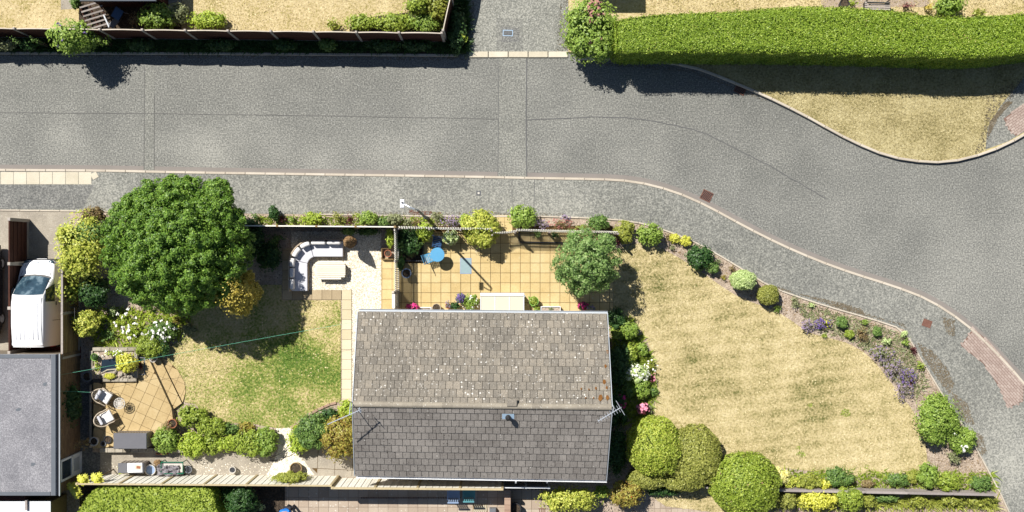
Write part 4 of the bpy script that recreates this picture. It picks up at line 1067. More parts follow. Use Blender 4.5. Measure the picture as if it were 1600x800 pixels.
c2 = from_top(716, -60, H1); fence_run('fence', 'brown panel fence running up beside the asphalt driveway', b + Vector((.06, .12)), c2, H1, 2, m_wood_b, m_post, m_wood_l, arch=.08, board='h', bw=.16, side=-1, cw=.045)
fence_run('fence', 'dark brown fence between the white van and the black car', GP_(46, 345), GP_(46, 545), 1.7, 3, m_wood_b, m_post, m_wood_b, board='h', bw=.16, side=-1, post=(.14, .13))
fence_run('fence', 'tan panel fence between the white van and the rear garden', GP_(126, 420), GP_(126, 553), 1.75, 2, m_wood_t, m_post, m_wood_g, board='h', bw=.14, side=-1, cw=.09)
# front fence along the bed, solid part then picket part
fence_run('fence', 'thin pale topped fence behind the curved sofa', from_top(372, 352.5, 1.75), from_top(617, 354.5, 1.75), 1.75, 4, m_wood_g, m_wood_t, m_wood_w, board='h', bw=.15, side=1, cw=.05)
def picket_run(label, a, b, h, n, mat, sag=None, post_every=12, tw=-.3):
    a = Vector(a); b = Vector(b); d = b - a; L = d.length; d /= L; rz = math.atan2(d.y, d.x)
    t = thing('picket_fence', label, 'fence', ((a.x + b.x) / 2, (a.y + b.y) / 2, .1)); me = mesh('picket', MB().box((0, 0, 0), (.085, .022, 1.0)), mat)
    for i in range(n):
        u = (i + .5) / n; hh = h + (sag(u) if sag else 0); q = a + d * L * u; inst('picket', me, (q.x, q.y, .13 + hh / 2), t, (0, 0, rz + tw), (L / n * .6 / .085, 1, hh))
    for z in (.45, h - .25):
        part('rail', MB().bar((a.x, a.y - .04, z), (b.x, b.y - .04, z), .035, .07), mat, t)
    for i in range(max(2, n // post_every + 1)):
        q = a.lerp(b, i / (max(2, n // post_every + 1) - 1)); part('post', MB().cbox((q.x, q.y - .09, .1 + (h + .02) / 2), (.075, .075, h + .02), .01), m_wood_g, t)
    return t
picket_run('slatted grey picket fence behind the bistro table', from_top(622, 354, 1.6), from_top(768, 357, 1.6), 1.6, 38, m_wood_w)
picket_run('slatted grey picket fence from the gate to the grey green tree', from_top(806, 358, 1.6), from_top(966, 362, 1.6), 1.6, 42, m_wood_w)
g = picket_run('low scooped picket gate in the middle of the front fence', from_top(769, 364, 1.45), from_top(805, 360, 1.45), 1.35, 10, m_wood_w, sag=lambda u: .12 * math.cos((u - .5) * 2 * math.pi) * -1, post_every=10); g['category'] = 'gate'; g.name = 'picket_gate'
# divider between sofa terrace and patio: slatted
a = from_top(616.5, 356, 1.7); b = from_top(617, 455, 1.7)
picket_run('slatted grey divider fence between gravel terrace and front patio', a, b, 1.7, 34, m_wood_w, tw=.15)
t = thing('side_gate', 'pale timber gate at the bungalow end of the divider fence', 'gate', (GP_(620, 470).x, GP_(620, 470).y, .1))
q0 = from_top(614, 457, 1.9); q1 = from_top(615, 483, 1.9)
for i in range(6):
    q = q0.lerp(q1, (i + .5) / 6); part('board', MB().box((q.x, q.y, 1.0), (.03, .115, 1.75)), m_wood_w, t)
part('gate_post', MB().cbox((q0.x, q0.y, 1.05), (.11, .11, 1.9), .02), m_wood_l, t); part('gate_post', MB().cbox((q1.x, q1.y, 1.05), (.11, .11, 1.9), .02), m_wood_l, t)
part('gate_rail', MB().box(((q0.x + q1.x) / 2, (q0.y + q1.y) / 2, 1.92), (.13, .62, .05)), m_wood_w, t)
# long back fence
hB = 1.85
tops = [(160, 756.5), (232, 757), (302, 757.3), (367, 757.6), (438, 758), (517, 759.2)]
fence_run('fence', 'long bleached timber fence behind the side yard, left half with close boards', from_top(120, 756, hB), from_top(517, 758.8, hB), hB, 6, m_wood_w, m_wood_c, m_wood_c, board='v', bw=.15, side=1, gravel=False, cw=.07, bt=.02)
fence_run('fence', 'bleached timber fence partly shaded by the bungalow eaves', from_top(519, 762.5, hB + .05), from_top(785, 764.5, hB + .05), hB + .05, 4, m_wood_w, m_wood_c, m_wood_c, board='v', bw=.15, side=1, gravel=False, cw=.09, bt=.02)
fence_run('fence', 'white plastic rail fence below the bungalow downpipes', from_top(786, 761.5, 1.5), from_top(858, 762, 1.5), 1.5, 2, m_potg, m_upvc_g, m_upvc, board='v', bw=.15, side=1, gravel=False, cw=.06)
# low fence at the bottom right
fence_run('fence', 'low grey weathered board fence at the bottom of the corner garden, left stretch', from_top(996, 757, .8), from_top(1214, 766, .8), .8, 4, m_wood_g, m_wood_g, m_wood_g, board='h', bw=.13, gravel=False, cw=.08)
fence_run('fence', 'low grey weathered board fence at the bottom right corner, ending at the pavement', from_top(1215, 766, .8), from_top(1556, 773, .8), .8, 5, m_wood_g, m_wood_g, m_wood_g, board='h', bw=.13, gravel=False, cw=.11)
# ------------------------------------------------ garage at the left
gr = thing('garage', 'flat roofed brick garage with grey felt roof at the lower left', 'garage', (P(20, 664, 0).x, P(20, 664, 0).y, .1))
gx1 = P(128, 0, 0).x; gx0 = gx1 - 7.2; gy0 = P(0, 754, 0).y; gy1 = P(0, 546, 0).y; GH = 2.45
part('wall', MB().box(((gx0 + gx1) / 2 - .02, (gy0 + gy1) / 2, GH / 2 + .04), (gx1 - gx0 - .06, gy1 - gy0 - .06, GH)), m_mortar, gr)
# bricks of the visible east wall: past the single-piece size, one mesh
bm_ = MB(); nr = 32
for r in range(nr):
    y = gy0 + (.0 if r % 2 else -.11)
    while y < gy1:
        a0 = max(y, gy0 + .004); b0 = min(y + .215, gy1 - .004); z = .14 + r * .075
        yc = (a0 + b0) / 2
        if b0 - a0 > .04 and z < GH + .05 and not (P(0, 737, 0).y - .02 < yc < P(0, 704, 0).y + .08 and z < 2.16): bm_.box((gx1 - .045, yc, z), (.03 + random.uniform(0, .006), b0 - a0, .064))
        y += .225
part('brick', bm_, m_brick, gr, kind='stuff')
gf = MB(); rz0, rz1 = P(-140, 553.5, 2.6), P(88, 774.5, 2.6)
part('roof', MB().cbox(((rz0.x + rz1.x) / 2, (rz0.y + rz1.y) / 2, 2.56), (rz1.x - rz0.x, rz0.y - rz1.y, .12), .02), m_felt, gr)
for (c, d) in (((rz1.x - .11, (rz0.y + rz1.y) / 2), (.2, rz0.y - rz1.y - .02)), (((rz0.x + rz1.x) / 2 - .12, rz0.y - .09), (rz1.x - rz0.x - .24, .16)), (((rz0.x + rz1.x) / 2 - .12, rz1.y + .09), (rz1.x - rz0.x - .24, .16))):
    part('roof_edge', MB().cbox((c[0], c[1], 2.63), (d[0], d[1], .03), .01), m_felt_e, gr)
for yy in (622, 690): part('felt_seam', MB().box(((rz0.x + rz1.x) / 2 - .15, P(0, yy, 2.6).y, 2.622), (rz1.x - rz0.x - .3, .05, .006)), m_felt_e if yy == 0 else m_felt, gr)
for px_, py_ in ((30, 640), (70, 600), (52, 725)): q = P(px_, py_, 2.6); part('moss', MB().add([(q.x + random.uniform(.06, .16) * math.cos(k), q.y + random.uniform(.05, .12) * math.sin(k), 2.624) for k in [j * .785 for j in range(8)]], [tuple(range(8))]), m_felt_e, gr)
part('gutter', MB().box((rz1.x + .05, (rz0.y + rz1.y) / 2, 2.5), (.09, rz0.y - rz1.y, .08)), m_dblue if False else m_potk, gr)
part('gutter_lip', MB().box((rz1.x + .115, (rz0.y + rz1.y) / 2, 2.52), (.03, rz0.y - rz1.y + .04, .1)), m_upvc_g, gr)
yd0 = P(0, 737, 0).y; yd1 = P(0, 704, 0).y; yc = (yd0 + yd1) / 2; wd = yd1 - yd0
f = MB(); X = gx1 + .0
for z, hh in ((2.12, .09), (.14, .08), (1.08, .1)): f.box((X, yc, z), (.09, wd, hh))
for y in (yd0 + .045, yd1 - .045): f.box((X + .002, y, 1.13), (.088, .09, 1.9))
dr = part('door', f, m_upvc, gr)
part('pane', MB().box((X - .005, yc, 1.6), (.03, wd - .18, .9)), m_glass, dr); part('door_panel', MB().box((X - .005, yc, .6), (.05, wd - .18, .82)), m_upvc, dr)
part('door_panel', MB().cbox((X + .02, yc, .6), (.03, wd - .4, .55), .01), m_upvc_g, dr); part('door_handle', MB().box((X + .06, yd1 - .05, 1.1), (.05, .03, .14)), m_alu, dr)

lt = thing('lean_to', 'white roofed lean-to with a brown fascia beyond the lower end of the garage', 'lean-to', (P(20, 800, 0).x, P(20, 800, 0).y, .1))
a = P(-60, 783, 1.9); b = P(79, 840, 1.9)
part('roof', MB().box(((a.x + b.x) / 2, (a.y + b.y) / 2, 1.88), (b.x - a.x, a.y - b.y, .06)), m_upvc, lt)
part('wall', MB().box(((a.x + b.x) / 2, (a.y + b.y) / 2, .98), (b.x - a.x - .2, a.y - b.y - .2, 1.74)), m_wood_t, lt)
a2 = P(-60, 775, 2.1); b2 = P(38, 783, 2.1); part('fascia', MB().box(((a2.x + b2.x) / 2, (a2.y + b2.y) / 2 + .02, 1.1), (b2.x - a2.x, .16, 2.0)), m_wood_b, lt)
q = P(41, 789, 2.0); part('post', MB().box((q.x, q.y, 1.97), (.09, .45, .12)), m_wood_g, lt)

# ------------------------------------------------ vehicles
def vehicle(name, label, cat, x, y, rz, L, W, st, paint, glassm, roofline, side_gl):
    """st: stations along the length (front = +y): (s, half width low, half width belt, half width top, z belt, z top)"""
    t = thing(name, label, cat, (x, y, .1), None, rz)
    ring = lambda s: [(s[1] * .96, .22), (s[1], .34), (s[2] + .012, s[4] * .62 + .1), (s[2], s[4]), ((s[2] + s[3]) / 2 + .015, (s[4] + s[5]) / 2 + .01), (s[3], s[5] - .045), (s[3] - .1, s[5] - .006), (s[3] * .5, s[5] + .016), (0, s[5] + .022)]
    vs = []; n = 17
    for s in st:
        r = ring(s); full = [(-a, z) for a, z in r[:-1]] + [(r[-1])] + [(a, z) for a, z in r[:-1][::-1]]
        vs += [(a, s[0], z) for a, z in full]
    fs = [(i * n + k, i * n + k + 1, (i + 1) * n + k + 1, (i + 1) * n + k) for i in range(len(st) - 1) for k in range(n - 1)]
    fs += [tuple(range(n)), tuple(range((len(st) - 1) * n, len(st) * n))[::-1]]
    b = part('body', MB().add(vs, fs), paint, t, local=True, smooth=True)
    mo = b.modifiers.new('b', 'BEVEL'); mo.width = .03; mo.segments = 2; mo.limit_method = 'ANGLE'; mo.angle_limit = .5
    def patch(i, j, ks, nm, off, mat, mgn=(.06, .06)):
        """glass lying on the body between stations i and j over ring columns ks"""
        V = []; F = []; m = 6; R0, R1 = st[i], st[j]
        g = lambda s: [(-a, z) for a, z in ring(s)[:-1]] + [ring(s)[-1]] + [(a, z) for a, z in ring(s)[:-1][::-1]]
        A0, A1 = g(R0), g(R1); nk = len(ks)
        for u in range(m + 1):
            uu = mgn[0] + (1 - mgn[0] - mgn[1]) * u / m
            for k in ks: V.append((A0[k][0] * (1 - uu) + A1[k][0] * uu, R0[0] * (1 - uu) + R1[0] * uu, A0[k][1] * (1 - uu) + A1[k][1] * uu + off[2]))
        if nm == 'windscreen': V = [(v[0] * .95, v[1] + .13 * (1 - (v[0] / .75) ** 2) * (q_ // nk) / m - .05 * (1 - (v[0] / .75) ** 2) * (1 - (q_ // nk) / m), v[2] + .01) for q_, v in enumerate(V)]
        V = [(v[0] * (1 + off[0]), v[1] + off[1], v[2]) for v in V]
        F = [(u * nk + k, u * nk + k + 1, (u + 1) * nk + k + 1, (u + 1) * nk + k) for u in range(m) for k in range(nk - 1)]
        return part(nm, MB().add(V, F), mat, t, local=True, smooth=True)
    for (i, j, ks, nm, off, mat, mg) in roofline: patch(i, j, ks, nm, off, mat, mg)
    for sx in (-1, 1):
        for (y0, y1, z0, z1, nm) in side_gl:
            s = min(st, key=lambda q: abs(q[0] - (y0 + y1) / 2))
            xo = lambda z: s[2] + (s[3] - s[2]) * max(0, (z - s[4]) / (s[5] - s[4])) + .03
            part(nm, MB().add([(sx * xo(z0), y0, z0), (sx * xo(z0), y1 + .14, z0), (sx * xo(z1), y1 - .1, z1), (sx * xo(z1), y0, z1)], [(0, 1, 2, 3)]), m_glass, t, local=True)
        part('door_handle', MB().box((sx * (st[4][2] + .03), side_gl[0][0] - .1, .92), (.03, .16, .03)), m_black, t, local=True)
        w1 = MB(); w1.ball((sx * (st[4][2] + .13), side_gl[0][1] - .05, 1.02), (.09, .055, .08)); part('wing_mirror', w1, m_black, t, local=True, smooth=True)
        for yy in (st[0][0] + .72 if st[0][0] < 0 else 0, st[-1][0] - .72):
            wh = thing('wheel', None, None, (sx * (W / 2 - .12), yy, .31)); wh.parent = t
            for o_, nm, m_, r0, wdt in ((0, 'tyre', m_rubber, .3, .2), (.01, 'rim', m_alu, .19, .21)):
                mb = MB(); pr = [(r0 * .6, -wdt / 2), (r0 * .96, -wdt / 2), (r0, -wdt * .3), (r0, wdt * .3), (r0 * .96, wdt / 2), (r0 * .6, wdt / 2)]
                mb.lathe(pr, (0, 0, 0), 16); mb.v = [Vector((v.z, v.x, v.y)) for v in mb.v]; part(nm, mb, m_, wh, local=True)
        part('headlight', MB().ball((sx * (st[-2][2] - .14), st[-2][0] - .02, .72), (.15, .16, .07)), m_glassb, t, local=True, smooth=True)
        part('tail_light', MB().box((sx * (st[0][2] - .07), st[0][0] - .012, .95), (.13, .05, .3)), m_redl, t, local=True)
    part('bumper', MB().cbox((0, st[0][0] - .04, .42), (W * .9, .14, .26), .03), m_black, t, local=True)
    part('bumper', MB().cbox((0, st[-1][0] - .02, .4), (W * .8, .16, .24), .03), m_black, t, local=True)
    return t
vst = [(-1.9, .8, .8, .66, .95, 1.72), (-1.82, .83, .83, .69, 1.0, 1.82), (-.9, .84, .84, .71, 1.0, 1.86), (0, .84, .84, .71, 1.0, 1.86), (.38, .84, .84, .69, 1.0, 1.82), (1.12, .83, .82, .70, .98, 1.08), (1.55, .82, .78, .64, .85, .98), (1.8, .78, .7, .55, .7, .84), (1.93, .66, .58, .45, .58, .66)]
vq = P(74.5, 0, 0); vy = P(0, 472, 0).y
van = vehicle('van', 'small white van with pale roof parked between the two brown fences at far left', 'van', vq.x, vy, 0, 3.85, 1.68, vst, m_van, m_glassb,
        [(4, 5, list(range(5, 12)), 'windscreen', (0, .02, .025), m_glassb, (.06, .04))], [(.1, .75, 1.05, 1.68, 'side_window')])
for i in range(6): part('roof_rib', MB().cbox((-.48 + i * .192, -.75, 1.884), (.03, 1.6, .016), .004), m_van, van, local=True)
part('bonnet_badge', MB().lathe([(.05, 0), (.04, .012)], (0, 1.83, .855), 12), m_alu, van, local=True)
part('windscreen_scuttle', MB().add([(x, 1.09 + .13 * (1 - (x / .75) ** 2) + d, 1.112 - d * .18) for d in (0, .09) for x in (-.68, -.45, -.22, 0, .22, .45, .68)], [(i, i + 1, i + 8, i + 7) for i in range(6)]), m_black, van, local=True)
for s in (-1, 1): part('door_seam', MB().box((s * .853, .18, .75), (.012, .014, .7)).box((s * .853, -.75, .8), (.012, .014, .85)), m_black, van, local=True)
part('bonnet_seam', MB().bar((-.66, 1.26, 1.045), (-.52, 1.74, .87), .012, .01).bar((.66, 1.26, 1.045), (.52, 1.74, .87), .012, .01), m_iron, van, local=True)
part('number_plate', MB().box((0, 1.99, .45), (.5, .02, .11)), m_white, van, local=True)
part('roof_seam', MB().bar((-.64, -1.7, 1.855), (-.64, .3, 1.835), .012, .01).bar((.64, -1.7, 1.855), (.64, .3, 1.835), .012, .01), m_iron, van, local=True)
for s in (-.35, .2): part('wiper', MB().bar((s, 1.14, 1.12), (s + .5, .98, 1.27), .02, .02), m_black, van, local=True)
part('roof_aerial', MB().tube([(0.05, .22, 1.87), (.05, .02, 2.0)], .008, 5), m_black, van, local=True)
cst = [(-2.0, .76, .72, .55, .8, .95), (-1.9, .82, .8, .62, .92, 1.2), (-1.3, .85, .84, .6, .95, 1.42), (-.2, .86, .85, .6, .95, 1.47), (.35, .86, .85, .6, .94, 1.42), (1.05, .85, .82, .68, .9, .98), (1.6, .83, .78, .6, .78, .88), (1.95, .74, .66, .5, .6, .7)]
vehicle('parked_car', 'black car half out of the frame beyond the brown fence at far left', 'car', P(-18, 0, 0).x, P(0, 455, 0).y, math.pi, 4.0, 1.72, cst, m_carblk, m_glass,
        [(4, 5, list(range(5, 12)), 'windscreen', (0, .02, .025), m_glass, (.06, .04)), (1, 2, list(range(5, 12)), 'rear_window', (0, -.01, .02), m_glass, (.1, .1))], [(-.9, -.1, 1.0, 1.35, 'side_window'), (-.05, .6, 1.0, 1.33, 'side_window')])

# ------------------------------------------------ street lamp
b0 = P(668, 341, .1); top = P(652.5, 328, 5.8)
t = thing('street_lamp', 'tall grey street lamp leaning its white head over the pavement', 'street lamp', b0)
part('post', MB().tube([b0, b0 + Vector((0, 0, 1.3))], .085, 10), m_iron, t); part('post', MB().tube([b0 + Vector((0, 0, 1.3)), Vector((top.x, top.y, 5.75))], [.055, .042], 8), m_iron, t)
h0 = P(628.5, 319.5, 6.0); part('arm', MB().tube([Vector((top.x, top.y, 5.7)), top + Vector((-.12, .03, .16)), (top + h0) / 2 + Vector((0, 0, .14)), h0 + Vector((.1, 0, 0))], .03, 7), m_alu, t)
part('lamp_head', MB().cbox((h0.x, h0.y + .03, 6.0), (.17, .34, .1), .03), m_white, t); part('photocell', MB().lathe([(.04, 0), (.035, .05)], (h0.x, h0.y + .08, 6.05), 10), m_iron, t)
part('lamp_lens', MB().box((h0.x, h0.y - .02, 5.94), (.13, .22, .03)), m_glass, t)

# ------------------------------------------------ curved sofa, low table
t = thing('corner_sofa', 'curved L shaped rattan sofa with pale grey cushions on the cream gravel', 'sofa', P(475, 400, .1))
def sofa_path(off, n=10):
    """L path: outer edge from the right end, round the bend, to the bottom end; off is the distance inwards (m)"""
    hs = .45; x0, y0 = P(452, 0, hs).x, P(0, 373, hs).y; xr = P(536, 0, hs).x; yb = P(0, 455, hs).y; R = 1.2
    pts = [(xr, y0 - off)]
    for k in range(n + 1):
        a = math.pi / 2 + (math.pi / 2) * k / n; pts.append((x0 + R + (R - off) * math.cos(a), y0 - R + (R - off) * math.sin(a)))
    pts.append((x0 + off, yb)); return pts
def seg(name, o0, o1, z0, z1, u0, u1, mat, parent, sub=24, bev=.03):
    """band between two offsets, from fraction u0 to u1 of the path"""
    def at(off):
        p = [Vector(q) for q in sofa_path(off, 16)]; p0 = [Vector(q) for q in sofa_path(0, 16)]
        # shared parameter: index space weighted by the outer path length
        Ls = [0]
        for a, b in zip(p0[:-1], p0[1:]): Ls.append(Ls[-1] + (b - a).length)
        out = []
        for k in range(sub + 1):
            d = (u0 + (u1 - u0) * k / sub) * Ls[-1]; i = max(j for j in range(len(Ls)) if Ls[j] <= d + 1e-9); i = min(i, len(p) - 2)
            f = (d - Ls[i]) / (Ls[i + 1] - Ls[i]); out.append(p[i].lerp(p[i + 1], f))
        return out
    A_, B_ = at(o0), at(o1); mb = MB(); n = sub + 1
    vs = [(p.x, p.y, z) for z in (z0, z1) for L_ in (A_, B_) for p in L_]
    g = lambda zi, li, k: (zi * 2 + li) * n + k; fs = []
    for k in range(sub):
        fs += [(g(1, 0, k), g(1, 0, k + 1), g(1, 1, k + 1), g(1, 1, k)), (g(0, 0, k), g(0, 1, k), g(0, 1, k + 1), g(0, 0, k + 1)), (g(0, 0, k), g(0, 0, k + 1), g(1, 0, k + 1), g(1, 0, k)), (g(0, 1, k), g(1, 1, k), g(1, 1, k + 1), g(0, 1, k + 1))]
    fs += [(g(0, 0, 0), g(1, 0, 0), g(1, 1, 0), g(0, 1, 0)), (g(0, 0, sub), g(0, 1, sub), g(1, 1, sub), g(1, 0, sub))]
    return part(name, mb.add(vs, fs), mat, parent, bevel=bev)
seg('frame', .0, .84, .14, .32, 0, 1, m_wick, t, 40, .01)
seg('back_frame', .0, .06, .3, .72, 0, 1, m_wick, t, 40, .01)
for u0, u1 in ((0, .36), (.363, .665), (.668, 1)): seg('seat_cushion', .1, .82, .325, .45, u0 + .002, u1 - .002, m_fab, t, 16, .035)
for u0, u1 in ((.01, .165), (.17, .335), (.345, .475), (.485, .62), (.635, .745), (.75, .86), (.865, .985)): seg('back_cushion', .08, .27, .46, .79, u0 + .004, u1 - .004, m_fab_l, t, 8, .08)
t = thing('low_table', 'low cream slatted garden table with rounded corners in front of the curved sofa', 'table', P(515, 423, .1))
c = P(516, 422, .5); Lx = 47.5 / PPM * .99; Ly = 29.5 / PPM * .99
ns = 9
for i in range(ns):
    y = c.y + Ly * ((i + .5) / ns - .5); e_ = max(0, abs(y - c.y) + Ly / ns / 2 - (Ly / 2 - .2)); cut = .2 - math.sqrt(max(0, .04 - e_ * e_))
    part('slat', MB().cbox((c.x, y, .5), (Lx - 2 * cut, Ly / ns - .014, .03), .006), m_tabw, t)
part('table_frame', MB().box((c.x, c.y, .46), (Lx - .2, Ly - .2, .045)), m_tabw, t)
for sx in (-1, 1):
    for sy in (-1, 1): part('leg', MB().box((c.x + sx * (Lx / 2 - .14), c.y + sy * (Ly / 2 - .14), .27), (.07, .07, .33)), m_tabw, t)
# dry grass tuft in a pot, brown pot
def pot(px, py, r, h, mat, label, name='plant_pot', soil=m_soil_d, z0=.1, taper=.75, n=18, rim=.02, round_=False):
    p = P(px, py, z0 + h); t = thing(name, label, 'plant pot', (p.x, p.y, z0))
    pr = [(r * taper, 0), (r * (.5 + taper / 2) * (1.12 if round_ else 1), h * .5), (r, h * .93), (r + .01, h * .94), (r + .01, h), (r - rim, h), (r - rim - .01, h * .86)]
    part('pot_body', MB().lathe(pr, (0, 0, 0), n), mat, t, local=True, smooth=False)
    part('soil', MB().lathe([(r - rim - .012, h * .84), (r - rim - .014, h * .87)], (0, 0, 0), n), soil, t, local=True); return t
b0 = P(552.5, 378.5, .1); t = thing('folded_parasol', 'folded raffia parasol standing at the right end of the curved sofa', 'parasol', b0)
part('pole', MB().tube([b0, b0 + Vector((0, 0, 2.05))], .02, 8), m_wood_t, t); part('base', MB().lathe([(.2, 0), (.2, .05), (.05, .09)], b0, 18), m_potg, t)
N_ = 4200; zz = RNG.uniform(0, 1, N_); rr_ = np.interp(zz, [0, .12, .5, 1], [.2, .27, .2, .03]) * RNG.uniform(.8, 1.08, N_); aa = RNG.uniform(0, 6.283, N_)
pts = np.stack([b0.x + rr_ * np.cos(aa), b0.y + rr_ * np.sin(aa), .1 + .85 + zz * 1.1], 1)
V, F = join([leaf_quads(pts, np.stack([np.cos(aa), np.sin(aa), np.full(N_, .5)], 1), .05, 2.5, .5), core((b0.x, b0.y, 1.42), (.19, .19, .52), 10, 8)]); np_part('canopy', V, F, m_thatch, t)
pot(606, 396, .16, .3, m_terra, 'terracotta pot on the edge of the gravel near the divider fence')
t = thing('timber_trough', 'brown timber trough edging the gravel beside the divider fence', 'planter', P(603, 392, .1))
for (a, b) in (((597, 388), (597, 405)), ((598, 405), (615, 405)), ((598, 388), (615, 388))): part('board', MB().bar(P(a[0], a[1], .22), P(b[0], b[1], .22), .035, .22), m_wood_t, t)

# ------------------------------------------------ bistro set
c = P(683.5, 398, .82); t = thing('bistro_table', 'round sky blue bistro table on the buff patio', 'table', (c.x, c.y, .14))
part('table_top', MB().lathe([(.0, 0), (.315, 0), (.325, .012), (.315, .024), (0, .026)], (0, 0, .69), 32), m_blue, t, local=True)
for k in range(3):
    a = k * 2.09 + .4; part('leg', MB().tube([(math.cos(a) * .05, math.sin(a) * .05, .69), (math.cos(a) * .04, math.sin(a) * .04, .4), (math.cos(a) * .24, math.sin(a) * .24, 0)], .012, 6), m_blue, t, local=True)
def slat_chair(px, py, rz, mat, label, z0=.14, w_=.42, cush=None):
    c = P(px, py, z0 + .45); t = thing('bistro_chair', label, 'chair', (c.x, c.y, z0), None, rz)
    for i in range(6): part('seat_slat', MB().cbox((0, -.19 + i * .076, .45), (w_, .055, .018), .004), mat, t, local=True)
    for s in (-1, 1):
        part('leg', MB().tube([(s * w_ / 2, .22, 0), (s * w_ / 2, -.2, .45), (s * w_ / 2, -.29, .9)], .012, 6), mat, t, local=True)
        part('leg', MB().tube([(s * (w_ / 2 - .02), -.26, 0), (s * (w_ / 2 - .02), .2, .44)], .012, 6), mat, t, local=True)
    for z in (.62, .74, .86): part('back_slat', MB().bar((-w_ / 2, -.2 - (z - .45) * .2, z), (w_ / 2, -.2 - (z - .45) * .2, z), .015, .06), mat, t, local=True)
    return t
slat_chair(671, 403, math.radians(-70) , m_blue, 'sky blue slatted folding chair at the left of the round blue table')
slat_chair(683, 379, math.radians(170), m_dblue, 'deep blue slatted folding chair behind the round blue table, in shade')
pot(635, 427, .21, .45, m_potb, 'round cobalt pot with a pale rim beside the divider fence', z0=.14, taper=.7, rim=.025)
q = P(635, 427, .6); t = thing('pot_rim', 'pale ring lying on the cobalt pot beside the divider fence', 'ring', (q.x, q.y, .59)); part('ring', MB().lathe([(.185, 0), (.225, 0), (.225, .02), (.185, .02), (.185, 0)], (0, 0, 0), 20, False), m_greyb, t, local=True)
# black edging of the dark bed in the patio corner
t = thing('bed_edging', 'low black timber edging round the dark corner bed on the patio', 'edging', P(655, 400, .14))
for a, b in (((661, 367), (661, 407)), ((622, 407.5), (660, 407.5))): part('board', MB().bar(P(a[0], a[1], .21), P(b[0], b[1], .21), .05, .16), m_potk, t)
t = thing('bed_edging', 'low black timber edging under the right part of the picket fence', 'edging', P(870, 372, .14))
part('board', MB().bar(P(812, 378, .21), P(905, 380, .21), .05, .16), m_potk, t); part('board', MB().bar(P(811, 362, .21), P(811, 377, .21), .05, .16), m_potk, t)
struct('corner_bed', MB().prism(poly([(621, 357), (660, 357), (660, 406), (621, 406)]), .1, .17), m_soil_d)

# cold frame against the front wall
t = thing('cold_frame', 'cream three paned cold frame standing against the front of the bungalow', 'cold frame', P(785, 473, .14))
a = P(751, 459, .95); b = P(818.5, 459, .95); yb = P(0, 486.5, .95).y - .1; W_ = b.x - a.x; xc = (a.x + b.x) / 2
part('body', MB().box((xc, (a.y + yb) / 2, .5), (W_ - .04, a.y - yb - .06, .7)), m_cream, t)
part('lid_frame', MB().cbox((xc, a.y - .03, .9), (W_ + .04, .13, .07), .01), m_upvc, t)
for i in range(3):
    x0 = a.x + W_ * i / 3; part('lid_panel', MB().cbox((x0 + W_ / 6, (a.y + yb) / 2 - .06, .885), (W_ / 3 - .025, a.y - yb - .12, .03), .006), m_cream, t)
for i in range(4): part('lid_bar', MB().box((a.x + W_ * i / 3, (a.y + yb) / 2 - .06, .905), (.03, a.y - yb - .13, .03)), m_upvc, t)
part('latch', MB().box((b.x + .03, a.y - .1, .88), (.06, .09, .05)), m_alu, t)

def trough(px0, px1, py, wd, h, mat, label, z0=.14, rim=m_upvc):
    a = P(px0, py, z0 + h); b = P(px1, py, z0 + h); t = thing('trough', label, 'planter', ((a.x + b.x) / 2, a.y, z0)); L = b.x - a.x
    f = MB(); f.box((0, wd / 2, h / 2), (L, .03, h)); f.box((0, -wd / 2, h / 2), (L, .03, h)); f.box((L / 2 - .015, 0, h / 2), (.03, wd - .032, h)); f.box((-L / 2 + .015, 0, h / 2), (.03, wd - .032, h))
    part('trough_side', f, mat, t, local=True); part('soil', MB().box((0, 0, h * .45), (L - .07, wd - .05, h * .7)), m_soil, t, local=True); return t
trough(845, 876, 483.5, .24, .3, m_upvc, 'long white trough with little seedlings at the front wall')
trough(655, 674, 484, .2, .3, m_upvc, 'short white trough by the pink flowers at the front wall')
pot(834, 470.5, .21, .42, m_greenp, 'green rimmed round pot with lush leaves near the cold frame', z0=.14, taper=.8)
pot(682, 481, .19, .34, m_wick, 'round tan pot standing empty at the front wall', z0=.14)
pot(700, 478, .12, .25, m_terra, 'small terracotta pot with grey sprigs at the front wall', z0=.14)
t = thing('garden_hose', 'pale green hose looping from the front wall round the green pot', 'hose', P(842, 484, .14))
part('hose', MB().tube([P(826, 463, .2), P(829, 476, .2), P(836, 483, .4), P(842, 485, .45), P(848, 486, .3)], .02, 6), m_greenp, t)

